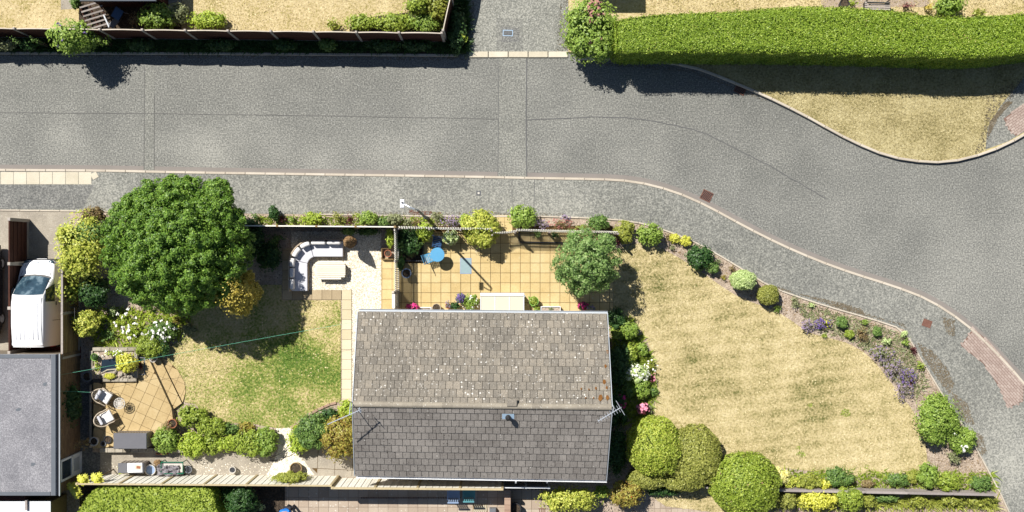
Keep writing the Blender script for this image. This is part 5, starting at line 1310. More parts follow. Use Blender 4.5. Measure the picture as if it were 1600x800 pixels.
# ------------------------------------------------ rear patio furniture
def wicker_chair(px, py, rz, label):
    z0 = .4; c = P(px, py, z0 + .45); t = thing('wicker_chair', label, 'chair', (c.x, c.y, z0), None, rz)
    n = 14; rim = []; low = []
    for k in range(n + 1):
        a = math.radians(160 + 220 * k / n) ; rim.append(Vector((.33 * math.cos(a), .36 * math.sin(a) - .0, .84 - .2 * abs(math.sin((k / n - .5) * math.pi)) ** 1.5)))
        low.append(Vector((.27 * math.cos(a), .28 * math.sin(a), .4)))
    rim = [Vector((.33, .34, .52))] + rim[::-1] + [Vector((-.33, .34, .52))]; part('rim', MB().tube(rim, .024, 6), m_rattan, t, local=True)
    for k in range(n + 1): part('back_cane', MB().tube([low[n - k], (low[n - k] + rim[k + 1]) / 2 * 1.02, rim[k + 1]], .011, 5), m_rattan, t, local=True)
    part('seat_frame', MB().box((0, .06, .38), (.56, .56, .04)), m_rattan, t, local=True)
    for s in (-1, 1):
        part('leg', MB().tube([(s * .3, .38, 0), (s * .29, .34, .4), (s * .33, .34, .53)], .016, 6), m_rattan, t, local=True)
        part('leg', MB().tube([(s * .2, -.24, 0), (s * .22, -.2, .4)], .016, 6), m_rattan, t, local=True)
    part('seat_cushion', MB().cbox((0, .1, .45), (.5, .52, .1), .03), m_fab_l, t, local=True, bevel=.03)
    q = MB().box((0, -.17, .62), (.44, .12, .36), M=Matrix.Rotation(-.45, 3, 'X')); part('back_cushion', q, m_fab, t, local=True, bevel=.04)
    return t
wicker_chair(161, 618, math.radians(-122), 'wicker armchair with grey cushions, upper one of the pair on the raised patio')
wicker_chair(164, 653.5, math.radians(-62), 'wicker armchair with grey cushions, lower one of the pair on the raised patio')
c = P(186, 630.5, .95); t = thing('side_table', 'small round pierced white table between the two wicker armchairs', 'table', (c.x, c.y, .4))
mb = MB()
for r0, r1 in ((.0, .085), (.13, .16), (.225, .255)):
    mb.lathe([(max(r0, .001), .5), (r1, .5), (r1, .515), (max(r0, .001), .515), (max(r0, .001), .5)], (0, 0, 0), 28, False)
part('table_ring', mb, m_potw, t, local=True)
for k in range(16):
    a = 2 * math.pi * k / 16; part('spoke', MB().bar((math.cos(a) * .03, math.sin(a) * .03, .507), (math.cos(a) * .24, math.sin(a) * .24, .5075), .03 if k % 2 else .012, .01), m_potw, t, local=True)
for k in range(3):
    a = k * 2.09; part('leg', MB().tube([(math.cos(a) * .18, math.sin(a) * .18, .5), (math.cos(a) * .05, math.sin(a) * .05, .25), (math.cos(a) * .2, math.sin(a) * .2, 0)], .01, 5), m_rattan, t, local=True)
def storage(px0, px1, py0, py1, z0, h, label, top_m, side_m, slats=0):
    a = P(px0, py0, z0 + h); b = P(px1, py1, z0 + h); xc, yc = (a.x + b.x) / 2, (a.y + b.y) / 2; W_ = b.x - a.x; D = a.y - b.y
    t = thing('storage_box', label, 'storage box', (xc, yc, z0)); part('body', MB().box((xc, yc, z0 + h / 2 - .03), (W_ - .05, D - .05, h - .06)), side_m, t)
    part('lid', MB().cbox((xc, yc, z0 + h - .035), (W_, D, .07), .02), top_m, t)
    for i in range(slats): part('rib', MB().box((xc - W_ / 2 + W_ * (i + .5) / slats, a.y + .0 - .02, z0 + h * .42), (.02, .03, h * .75)), side_m, t)
    for s in (-1, 1): part('lid_handle', MB().box((xc + s * W_ * .3, b.y - .01, z0 + h - .08), (.16, .03, .04)), m_black, t)
    return t
storage(177, 229, 677, 701.5, .4, .74, 'long grey resin storage box on the raised patio below the wicker chairs', m_store, m_storel, 12)
storage(184, 224, 724, 739.5, .11, .75, 'grey storage box with papers on its lid beside the long back fence', m_store, m_storel, 6)
q = P(212, 731, .9); t = thing('paper_sheets', 'white sheets of card lying on the lid of the storage box by the fence', 'card', (q.x, q.y, .865))
part('sheet', MB().box((q.x - .05, q.y, .872), (.66, .42, .01), .03), m_white, t); part('sheet', MB().box((q.x + .1, q.y + .02, .884), (.3, .24, .008), -.1), m_cream, t); part('card_stamp', MB().box((q.x + .12, q.y + .02, .892), (.18, .12, .006), -.1), m_terra, t)
pot(234.5, 734.5, .24, .34, m_potw, 'round pale tub with a small dark lid hole beside the covered barrow', soil=m_greyb, rim=.02)
q = P(245, 724, .4); t = thing('dry_grass', 'small brown dry plant tucked behind the pale tub by the fence', 'plant', (q.x, q.y, .1)); V, F = clumps((q.x, q.y, .3), (.16, .13, .18), .08, .03, 2, .8, -.6, .2); np_part('foliage', V, F, m_thatch, t)
t = thing('garden_trolley', 'green framed trolley under a crumpled grey tarpaulin beside the back fence', 'trolley', P(267, 731, .1))
a = P(252, 722, .6); b = P(286, 740, .6)
for p_, q_ in (((a.x, a.y), (b.x, a.y)), ((b.x, a.y), (b.x, b.y)), ((a.x, b.y), (b.x, b.y)), ((a.x, a.y), (a.x, b.y))): part('rail', MB().tube([(p_[0], p_[1], .62), (q_[0], q_[1], .62)], .022, 6), m_dgrn, t)
for x, y in ((a.x, a.y), (b.x, a.y), (b.x, b.y), (a.x, b.y)): part('leg', MB().tube([(x, y, .1), (x, y, .62)], .02, 6), m_dgrn, t)
part('tray', MB().box(((a.x + b.x) / 2, (a.y + b.y) / 2, .5), (b.x - a.x - .08, a.y - b.y - .08, .04)), m_potw, t)
t2 = thing('tarpaulin', 'crumpled grey tarpaulin thrown over the green trolley', 'tarpaulin', P(266, 734, .55)); mb = MB(); nx_, ny_ = 18, 12; vs = []
for j in range(ny_ + 1):
    for i in range(nx_ + 1):
        u = i / nx_; v = j / ny_; x = a.x - .25 + (b.x - a.x + .12) * u; y = a.y - .14 - (a.y - b.y - .02) * v; e = min(u, 1 - u, v, 1 - v)
        vs.append((x + random.uniform(-.02, .02), y + random.uniform(-.02, .02), .62 + .09 * math.sin(u * 17 + v * 5) * math.cos(v * 9 - u * 4) + random.uniform(-.03, .05) - (.3 if e < .05 else 0)))
mb.add(vs, [(j * (nx_ + 1) + i, j * (nx_ + 1) + i + 1, (j + 1) * (nx_ + 1) + i + 1, (j + 1) * (nx_ + 1) + i) for j in range(ny_) for i in range(nx_)]); part('sheet', mb, m_cloth, t2)
pot(294, 734, .16, .28, m_potg, 'small grey ribbed pot standing alone beside the trolley', soil=m_potk)
pot(363, 734.5, .15, .3, m_potw, 'white ceramic pot beside the long back fence', soil=m_potk)
pot(462, 732, .27, .38, m_wood_t, 'half barrel tub full of dark soil on the gravel by the back fence', name='barrel_tub', rim=.03)
pot(146, 690, .2, .62, m_potw, 'tall white cone pot at the corner of the raised patio', taper=.45, rim=.03)
pot(168, 687, .17, .4, m_potk, 'charcoal pot beside the tall white cone pot', z0=.1); pot(161, 693.5, .12, .35, m_potg, 'small dark pot in front of the charcoal pot', z0=.1)
pot(135.5, 588.5, .24, .5, m_potg, 'grey pot with a pale rim in the shade beside the stone pond', rim=.05)
pot(239, 560.5, .16, .3, m_potw, 'white pot of brown soil at the top of the patio steps', z0=.24, soil=m_soil, rim=.025)
pot(269, 662, .2, .45, m_terra, 'terracotta pot with a spiky brown plant at the foot of the curved step', z0=.4, soil=m_soil_d)
t = thing('terracotta_trough', 'small terracotta trough at the end of the low garden wall', 'planter', P(253, 706, .1))
part('trough_side', MB().cbox((P(253, 706, .3).x, P(253, 706, .3).y, .25), (.5, .22, .3), .02), m_terra, t); part('soil', MB().box((P(253, 706, .3).x, P(253, 706, .3).y, .395), (.42, .15, .02)), m_soil_d, t)

# ------------------------------------------------ raised stone pond
t = thing('stone_pond', 'raised stone planter with a small dark pond, rocks and plants', 'planter', P(177, 570, .1))
zc = .55
def wallbar(p, q, nm='wall_stone', wd=.17):
    a = P(p[0], p[1], zc); b = P(q[0], q[1], zc); L = (b - a).length; n = max(1, round(L / .38)); d = (b - a) / n
    for i in range(n):
        for zl, hh in ((.21, .21), (.43, .2)): part(nm, MB().cbox(((a + d * (i + .5)).x, (a + d * (i + .5)).y, zl), ((d.length if abs(d.x) > abs(d.y) else wd) - .01, (d.length if abs(d.y) > abs(d.x) else wd) - .01, hh + random.uniform(0, .03)), .02), m_stone, t)
wallbar((144, 546), (213, 546)); wallbar((159, 594), (213, 594)); wallbar((212, 549), (212, 591)); wallbar((142, 548), (142, 592))
part('soil', MB().box((P(177, 570, .4).x, P(177, 570, .4).y, .28), (1.9, 1.25, .36)), m_soil, t)
part('water', MB().prism([P(x, y, .4).xy for x, y in ((160, 562), (185, 559), (196, 566), (197, 577), (185, 578), (170, 581), (158, 582))], .45, .468), m_water, t)
part('pond_rim', MB().tube([P(x, y, .48) for x, y in ((158, 583), (168, 578), (180, 577), (193, 580), (198, 584))], .035, 6), m_stone, t)
for i in range(26):
    x = random.uniform(162, 208); y = random.uniform(580, 592); q = P(x, y, .5); part('rock', MB().ball((q.x, q.y, .49 + random.uniform(0, .04)), (random.uniform(.05, .11), random.uniform(.05, .1), .06), 7, 5, .15), m_stone, t)
for x, y in ((154, 587), (202, 588), (198, 584), (148, 575), (152, 570)): q = P(x, y, .5); part('rock', MB().ball((q.x, q.y, .52), (.09, .11, .1), 8, 5, .12), m_conc, t)
q = P(147.5, 558, .6); t = thing('green_bowl', 'lime green bowl on the corner of the stone pond', 'bowl', (q.x, q.y, .53)); part('bowl', MB().lathe([(.09, 0), (.165, .08), (.175, .08), (.15, .06), (.09, .02)], (0, 0, 0), 22), m_greenp, t, local=True)
part('soil', MB().lathe([(.14, .055), (.135, .065)], (.0, .0, 0), 14), m_soil_d, t, local=True)
t = thing('grey_trough', 'grey trough planted with dark red plants right of the stone pond', 'planter', P(220, 572, .1))
a = P(220, 572, .4); part('trough_side', MB().box((a.x, a.y, .12), (.34, .8, .04)).box((a.x + .17, a.y, .26), (.05, .8, .3)).box((a.x - .17, a.y, .26), (.05, .8, .3)).box((a.x, a.y - .38, .26), (.29, .05, .3)).box((a.x, a.y + .38, .26), (.29, .05, .3)), m_potg, t); part('soil', MB().box((a.x, a.y, .25), (.28, .7, .2)), m_soil_d, t)

# washing lines
t = thing('washing_line', 'thin green washing line crossing the back lawn from the garage wall', 'washing line', P(128, 583, 1.9)); a = P(93, 586, 2.0); b = P(560, 502, 2.2)
part('line', MB().tube([a.lerp(b, i / 10) - Vector((0, 0, .25 * math.sin(math.pi * i / 10))) for i in range(11)], .0055, 4), m_rope, t)
part('line_hook', MB().tube([b, b + Vector((.25, 0, .02))], .015, 6), m_alu, t)
t = thing('washing_line', 'short thin line running from the garage wall above the cone pot path', 'washing line', P(90, 610, 2.0)); a = P(88, 611, 2.1); b = P(141, 613, 1.6)
part('line', MB().tube([a, (a + b) / 2 - Vector((0, 0, .06)), b], .005, 4), m_rope, t); part('line_post', MB().tube([Vector((b.x, b.y, .1)), b], .02, 6), m_wood_g, t)
# wire rack hanging on the tan fence, white marker post
t = thing('wire_rack', 'wire basket rack hanging on the tan fence beside the van', 'rack', P(118, 488, .8)); x0 = P(126.5, 0, 0).x + .09
for y in (478, 484, 490, 496): q = P(0, y, 0).y; part('wire', MB().tube([(x0, q, .5), (x0 + .02, q, 1.35)], .009, 5), m_iron, t)
for z in (.5, .78, 1.06, 1.35): part('wire', MB().tube([(x0, P(0, 477, 0).y, z), (x0 + .22, P(0, 479, 0).y, z), (x0 + .22, P(0, 495, 0).y, z), (x0, P(0, 497, 0).y, z)], .009, 5), m_iron, t)
q = P(104, 354, .6); t = thing('marker_post', 'short white post at the edge of the driveway beside the variegated shrub', 'post', (q.x, q.y, .1)); part('post', MB().cbox((q.x, q.y, .4), (.07, .09, .65), .01), m_upvc, t)
# water butt ring by the plants: black hoop
t = thing('plant_hoop', 'thin black hoop standing over the cream gravel path', 'hoop', P(440, 710, .1))
part('hoop', MB().tube([P(421, 716, .1), P(440, 708, .55), P(452, 695, .75), P(468, 680, .7), P(478, 672, .1)], .014, 6), m_black, t)
t = thing('plant_hoop', 'thin black hose lying across the shaded gravel path', 'hose', P(440, 716, .1)); part('hoop', MB().tube([P(*p, .13) for p in smooth_line([(421, 720), (436, 719), (446, 714), (449, 706)], 4)], .014, 6), m_black, t)

# ------------------------------------------------ things in the upper garden
t = thing('pallet', 'dark slatted timber pallet leaning behind the brown fence', 'pallet', P(148, 25, .2)); q0 = P(148, 24, .5); Rz = Matrix.Rotation(.3, 3, 'Z') @ Matrix.Rotation(.25, 3, 'X')
for i in range(6): part('pallet_slat', MB().box(q0 + Rz @ Vector((0, -.5 + i * .2, .03)), (1.0, .07, .02), M=Rz), m_wood_g, t)
for s in (-.48, -.05, .42): part('pallet_bearer', MB().box(q0 + Rz @ Vector((s, 0, -.02)), (.05, 1.12, .08), M=Rz), m_wood_b, t)
t = thing('plastic_chair', 'blue grey tub chair lying on its side behind the brown fence', 'chair', P(182, 26, .1)); q0 = P(183, 25, .4); Rz = Matrix.Rotation(-.6, 3, 'Z')
part('seat', MB().box(q0 + Rz @ Vector((0, .1, .1)), (.42, .5, .05), M=Rz @ Matrix.Rotation(.2, 3, 'X')), m_dblue, t); part('backrest', MB().box(q0 + Rz @ Vector((0.12, -.36, .12)), (.28, .46, .05), M=Rz @ Matrix.Rotation(-.35, 3, 'X')), m_potg, t)
part('arm', MB().bar(q0 + Rz @ Vector((-.42, -.3, .22)), q0 + Rz @ Vector((.1, -.62, .22)), .06, .05), m_upvc_g, t)
for s in (-1, 1): part('leg', MB().tube([q0 + Rz @ Vector((s * .2, .3, .1)), q0 + Rz @ Vector((s * .24, .38, -.3))], .02, 6), m_upvc_g, t)
sh = thing('garden_shed', 'dark garden shed whose lower edge shows at the top left', 'shed', (P(190, -20, 0).x, P(190, -20, 0).y, .1))
a = P(126, -60, 2.0); b = P(245, 2.5, 2.0); part('wall', MB().box(((a.x + b.x) / 2, (a.y + b.y) / 2 + .1, 1.05), (b.x - a.x - .3, a.y - b.y - .3, 1.9)), m_wood_b, sh); part('roof', MB().cbox(((a.x + b.x) / 2, (a.y + b.y) / 2, 2.05), (b.x - a.x, a.y - b.y, .1), .02), m_felt_e, sh)
nb = thing('house', 'neighbouring brick house standing just beyond the top edge of the photo', 'house', (P(915, -70, 0).x, P(915, -70, 0).y, .1))
a = P(893, -130, 0); b = P(962, -33, 0); part('wall', MB().box(((a.x + b.x) / 2, (a.y + b.y) / 2, 1.35), (b.x - a.x, a.y - b.y, 2.5)), m_brick, nb); part('roof', MB().box(((a.x + b.x) / 2, (a.y + b.y) / 2, 2.65), (b.x - a.x + .1, a.y - b.y + .1, .12)), m_felt, nb)
t = thing('garden_bench', 'grey slatted bench on the paving behind the big hedge', 'bench', P(1371, 8, .1)); q = P(1371, 8.5, .45)
for i in range(4): part('seat_slat', MB().box((q.x, q.y + .13 - i * .1, .45), (1.15, .07, .025), -.03), m_wood_g, t)
for s in (-1, 1): part('leg', MB().box((q.x + s * .5, q.y - .02, .27), (.06, .4, .33)), m_potk, t)
part('backrest', MB().box((q.x, q.y + .24, .72), (1.15, .03, .16), -.03), m_potk, t)
for i, x in enumerate((-.5, .5)): part('back_post', MB().box((q.x + x, q.y + .21, .5), (.05, .03, .55)), m_potk, t)
pot(1320, 5, .22, .4, m_potk, 'black round tub behind the left part of the big hedge')

# ------------------------------------------------ the yard at the bottom
def garden_chair(px, py, mat, label, rz=0):
    c = P(px, py, .5); t = thing('garden_chair', label, 'chair', (c.x, c.y, .11), None, rz)
    part('seat', MB().cbox((0, 0, .43), (.48, .44, .04), .015), mat, t, local=True); bk = MB()
    for i in range(5): bk.box((-.19 + i * .095, -.25 + 0, .7), (.05, .03, .48), M=Matrix.Rotation(.18, 3, 'X'))
    part('backrest', bk, mat, t, local=True); part('back_rail', MB().box((0, -.3, .93), (.5, .05, .07)), mat, t, local=True)
    for s in (-1, 1):
        for y in (-.18, .18): part('leg', MB().box((s * .22, y, .21), (.035, .035, .41)), mat, t, local=True)
        part('arm', MB().box((s * .26, -.02, .64), (.05, .46, .035)), mat, t, local=True); part('arm_post', MB().box((s * .26, .19, .53), (.035, .035, .2)), mat, t, local=True)
    return t
garden_chair(709, 770.5, m_greyb, 'blue grey garden chair, left one of the pair below the bungalow fence', math.pi * 0)
garden_chair(733, 769, m_teal, 'pale teal garden chair, right one of the pair below the bungalow fence', math.pi * 0)
pl = thing('brick_pillar', 'narrow pinkish brick wall running down from the white rail fence', 'wall', P(793, 785, .1)); a = P(793, 768, 1.2)
for r in range(13):
    for i in range(7): y = P(0, 765, 1.0).y - .11 - i * .225; part('brick', MB().cbox((P(793, 0, 1.0).x, y - (.11 if r % 2 else 0), .15 + r * .075), (.28, .215, .066), .006), m_brickp, pl)
q = P(750, 796, .12); t = thing('door_mat', 'tan criss cross door mat on the speckled yard paving', 'mat', (q.x, q.y, .112)); part('mat_base', MB().box((q.x, q.y, .118), (.66, .5, .012)), m_wood_t, t)
for i in range(7): part('weave', MB().bar((q.x - .3 + i * .09, q.y - .23, .127), (q.x - .3 + i * .09 + .12, q.y + .23, .127), .02, .006), m_cream, t); part('weave', MB().bar((q.x - .26 + i * .09, q.y + .23, .1285), (q.x - .26 + i * .09 - .04, q.y - .23, .1285), .02, .006), m_cream, t)
q = P(770, 798, .3); t = thing('grey_crate', 'small grey box on the paving beside the criss cross mat', 'box', (q.x, q.y, .11)); part('box', MB().cbox((q.x, q.y, .26), (.3, .24, .3), .02), m_potg, t)
pot(806, 795, .24, .5, m_potk, 'round black tub in the shade beside the brick pillar')
q = P(847, 800, .13); t = thing('drain_grate', 'square grate in the paving below the pale green shrub', 'drain', (q.x, q.y, .112))
for i in range(4): part('grate_bar', MB().box((q.x - .12 + i * .08, q.y, .118), (.03, .3, .014)), m_rust, t)
for i in range(2): part('grate_frame', MB().box((q.x, q.y - .15 + i * .3, .12), (.34, .03, .016)), m_rust, t)
t = thing('trellis', 'low dark trellis strip lying along the shaded foot of the back fence', 'trellis', P(610, 778, .1))
for i in range(60): part('slat', MB().box((P(566 + i * 2.6, 776, 0).x, P(0, 776.5, 0).y, .2), (.02, .03, .2)), m_wood_b, t)

# ------------------------------------------------ person in the yard
def person(px, py, label):
    g = P(px, py, 1.35); t = thing('person', label, 'person', (g.x, g.y, .11))
    J = {'pel': (0, 0, .92), 'sp1': (0, .02, 1.08), 'sp2': (0, .05, 1.25), 'che': (0, .06, 1.38), 'nek': (0, .0, 1.5), 'hd0': (0, -.03, 1.58), 'hd1': (0, -.05, 1.68),
         'shL': (-.17, .06, 1.42), 'elL': (-.24, -.06, 1.17), 'wrL': (-.16, -.28, 1.08), 'haL': (-.13, -.36, 1.08), 'shR': (.17, .06, 1.42), 'elR': (.26, -.02, 1.17), 'wrR': (.19, -.26, 1.06), 'haR': (.15, -.34, 1.06),
         'hpL': (-.1, 0, .88), 'knL': (-.11, -.03, .48), 'anL': (-.11, .03, .07), 'toL': (-.12, -.14, .03), 'hpR': (.1, 0, .88), 'knR': (.12, -.05, .48), 'anR': (.12, .0, .07), 'toR': (.13, -.17, .03)}
    E = [('pel', 'sp1'), ('sp1', 'sp2'), ('sp2', 'che'), ('che', 'nek'), ('nek', 'hd0'), ('hd0', 'hd1'), ('che', 'shL'), ('shL', 'elL'), ('elL', 'wrL'), ('wrL', 'haL'), ('che', 'shR'), ('shR', 'elR'), ('elR', 'wrR'), ('wrR', 'haR'),
         ('pel', 'hpL'), ('hpL', 'knL'), ('knL', 'anL'), ('anL', 'toL'), ('pel', 'hpR'), ('hpR', 'knR'), ('knR', 'anR'), ('anR', 'toR')]
    Rr = {'pel': (.14, .1), 'sp1': (.13, .1), 'sp2': (.14, .1), 'che': (.15, .11), 'nek': (.05, .05), 'hd0': (.075, .085), 'hd1': (.08, .095), 'sh': (.06, .06), 'el': (.042, .042), 'wr': (.028, .026), 'ha': (.035, .02), 'hp': (.085, .085), 'kn': (.055, .055), 'an': (.038, .04), 'to': (.035, .025)}
    def skin_obj(nm, edges, grow, mat, root):
        ks = []; 
        for a, b in edges:
            for k in (a, b):
                if k not in ks: ks.append(k)
        me = bpy.data.meshes.new(nm); me.from_pydata([J[k] for k in ks], [(ks.index(a), ks.index(b)) for a, b in edges], []); me.materials.append(mat)
        o = bpy.data.objects.new(nm, me); col.objects.link(o); o.parent = t; md = o.modifiers.new('skin', 'SKIN')
        if not me.skin_vertices: me.attributes  # layer comes with the modifier below
        bpy.context.view_layer.objects.active = o
        if not len(me.skin_vertices): 
            with bpy.context.temp_override(object=o, active_object=o): bpy.ops.mesh.customdata_skin_add()
        for i, k in enumerate(ks):
            r = Rr.get(k) or Rr[k[:2]]; me.skin_vertices[0].data[i].radius = (r[0] + grow, r[1] + grow)
        me.skin_vertices[0].data[ks.index(root)].use_root = True
        s = o.modifiers.new('s', 'SUBSURF'); s.levels = 2; s.render_levels = 2; return o
    skin_obj('body', E, 0, m_skin, 'pel')
    J['slL'] = tuple(J['shL'][i] * .35 + J['elL'][i] * .65 for i in range(3)); J['slR'] = tuple(J['shR'][i] * .35 + J['elR'][i] * .65 for i in range(3)); Rr['sl'] = (.05, .05)
    skin_obj('shirt', [('pel', 'sp1'), ('sp1', 'sp2'), ('sp2', 'che'), ('che', 'shL'), ('shL', 'slL'), ('che', 'shR'), ('shR', 'slR')], .018, m_cyan, 'pel')
    skin_obj('trousers', [('pel', 'hpL'), ('hpL', 'knL'), ('knL', 'anL'), ('pel', 'hpR'), ('hpR', 'knR'), ('knR', 'anR')], .014, m_trouser, 'pel')
    V, F = core((0, -.03, 1.69), (.088, .1, .1), 14, 10); o = bpy.data.objects.new('hair', np_mesh('hair', V, F, m_hair)); col.objects.link(o); o.parent = t
    fc = MB(); fc.ball((0, -.165, 1.625), (.014, .02, .022)); fc.ball((-.095, -.04, 1.63), (.012, .025, .035)); fc.ball((.095, -.04, 1.63), (.012, .025, .035)); part('face_features', fc, m_skin, t, local=True, smooth=True)
    for s in (-1, 1): part('eye', MB().ball((s * .032, -.13, 1.65), (.012, .01, .009)), m_black, t, local=True); part('shoe', MB().ball((s * .122, -.08, .035), (.048, .13, .045)), m_black, t, local=True, smooth=True)
    for s, hx, hy, hz in ((-1, -.13, -.36, 1.08), (1, .15, -.34, 1.06)):
        for k, (dx, L_) in enumerate(((-.03, .065), (-.011, .075), (.009, .07), (.027, .055))): part('finger', MB().tube([(hx + dx, hy - .02, hz), (hx + dx, hy - .02 - L_ * .6, hz - .01), (hx + dx, hy - .02 - L_ * .85, hz - .035)], [.009, .008, .006], 6), m_skin, t, local=True)
        part('thumb', MB().tube([(hx - s * .03, hy + .03, hz), (hx - s * .055, hy - .01, hz - .01), (hx - s * .05, hy - .035, hz - .015)], [.011, .01, .007], 6), m_skin, t, local=True)
    return t
person(446, 800, 'person in a bright blue top cut off by the bottom edge of the photo')
# ------------------------------------------------ trees, hedges, shrubs
tree(278, 384, 104, 100, 3.3, 2.2, 'tree', 'big dense dark green tree beside the pavement at left', lump=.19, leaf=.07, dens=2.0, extra=((338, 303, 22, 3.5), (212, 322, 22, 3.4), (228, 458, 20, 2.9), (300, 470, 20, 2.9), (362, 350, 22, 3.2), (192, 400, 22, 3.0), (270, 296, 20, 3.5), (350, 420, 18, 2.9), (262, 470, 18, 2.6)), rough=.42, inner=1)
tree(916, 409, 47, 50, 2.5, 1.45, 'tree2', 'grey green small tree at the right end of the front patio', lump=.2, leaf=.075, dens=.8, fill=0, rough=.6, trunk=.07, extra=((948, 380, 15, 2.4), (882, 425, 14, 2.3), (905, 445, 16, 2.2), (945, 430, 14, 2.2)))
plant('large_shrub', 'shrub', 131, 388, 36, 52, 2.5, 'varie', 'tall yellow variegated shrub between the van and the big tree', leaf=.085, lump=.25, dens=1.7)
plant('shrub', 'shrub', 147, 336, 17, 13, 1.6, 'brown', 'small brownish tip of growth at the top of the variegated shrub', leaf=.06)
plant('shrub', 'shrub', 146, 365, 28, 18, 2.3, 'green', 'green leafy growth between the variegated shrub and the big tree', leaf=.08)
plant('golden_conifer', 'conifer', 374, 458, 27, 34, 4.0, 'gold', 'golden feathery conifer at the lower right of the big dark tree', leaf=.055, lump=.16, dens=1.7)
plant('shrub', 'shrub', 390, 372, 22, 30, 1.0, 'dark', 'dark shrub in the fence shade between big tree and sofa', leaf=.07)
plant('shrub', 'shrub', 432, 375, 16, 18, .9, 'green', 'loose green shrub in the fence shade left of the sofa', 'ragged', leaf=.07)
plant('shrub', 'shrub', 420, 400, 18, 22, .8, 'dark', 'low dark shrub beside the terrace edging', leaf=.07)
plant('shrub', 'shrub', 545, 361, 12, 6, .9, 'green', 'green climber over the fence foot above the dry grass ball', leaf=.06)
plant('shrub', 'shrub', 575, 362, 18, 6, .8, 'dark', 'dark climber in the fence shade above the gravel', leaf=.06)
plant('shrub', 'shrub', 610, 372, 7, 15, 1.2, 'lime', 'upright bright shrub in the corner left of the divider fence', leaf=.06)
# bed between van fence and lawn
plant('shrub', 'shrub', 135, 505, 20, 19, 1.3, 'varie', 'rounded yellow green shrub beside the tan fence', leaf=.07)
plant('shrub', 'shrub', 108, 452, 14, 24, 1.7, 'varie', 'yellow leaved shrub leaning over the fence by the van bonnet', leaf=.08)
plant('shrub', 'shrub', 148, 455, 20, 24, 1.6, 'dark', 'dark shaded shrub under the left side of the big tree', leaf=.08)
plant('shrub', 'shrub', 165, 525, 26, 12, .5, 'green', 'low green plants above the stone pond', 'ragged', leaf=.07, dens=1.2)
plant('shrub', 'shrub', 196, 500, 16, 18, .5, 'lime', 'loose yellow green perennials below the big tree', 'ragged', leaf=.07, flowers='white', nf=10, fs=.09, dens=1.0)
plant('flowering_shrub', 'shrub', 210, 517, 17, 13, .6, 'lime', 'shrub dotted with round cream flowers left of the white bloom', 'ragged', leaf=.07, flowers='white', nf=16, fs=.08)
plant('flowering_shrub', 'shrub', 253, 517, 24, 17, .9, 'green', 'shrub covered in white flowers at the upper corner of the back lawn', leaf=.06, flowers='white', nf=30, fs=.08)
plant('shrub', 'shrub', 233, 542, 22, 17, .9, 'hedge2', 'feathery mid green shrub above the white pot', leaf=.045, lump=.14)
plant('shrub', 'shrub', 256, 545, 9, 12, .6, 'dark', 'dark green shrub at the corner of the steps', leaf=.05)
plant('shrub', 'shrub', 275, 500, 10, 10, .5, 'red', 'reddish yellow perennial right of the white flowers', 'ragged', leaf=.06)
plant('shrub', 'shrub', 295, 515, 12, 9, .35, 'sage', 'grey green low plant at the shaded lawn edge', leaf=.05)
plant('shrub', 'shrub', 178, 486, 12, 9, .5, 'pale', 'pale leafed plant under the left edge of the big tree', 'ragged', leaf=.08)
plant('pond_plant', 'plant', 198, 567, 16, 14, .9, 'yellow', 'yellow leafy plant spilling over the stone pond', leaf=.075, z0=.4, lump=.13)
plant('pond_plant', 'plant', 180, 553, 28, 7, .5, 'lime', 'low yellowish ground cover along the back of the stone pond', 'ragged', leaf=.05, z0=.4, flowers='white', nf=24, fs=.05)
plant('pond_plant', 'plant', 152, 573, 8, 10, .4, 'lime', 'little yellow green plant on the left bank of the pond', 'ragged', leaf=.05, z0=.4)
plant('pond_plant', 'plant', 172, 588, 9, 4, .25, 'yellow', 'mound of yellow stonecrop on the front rocks of the pond', leaf=.035, z0=.45, lump=.07)
plant('trough_plant', 'plant', 220, 572, 4, 9, .35, 'wine', 'dark red plants in the grey trough by the pond', 'ragged', leaf=.05, z0=.3)
plant('potted_plant', 'plant', 148, 558, 4, 3.5, .16, 'dark', 'small dark plant in the lime green bowl', leaf=.04, z0=.6, stem=0)
plant('climber', 'plant', 111, 630, 14, 34, 1.7, 'ivy', 'climbing plant on the brick wall of the garage', leaf=.075, lump=.2)
plant('potted_plant', 'plant', 134, 692, 17, 12, 1.3, 'brown', 'sprawling brown plant growing from the tall white cone pot', 'ragged', leaf=.07, z0=.3)
plant('potted_plant', 'plant', 262, 664, 12, 9, .7, 'brown', 'spiky brown plant in the terracotta pot', 'ragged', leaf=.05, z0=.5)
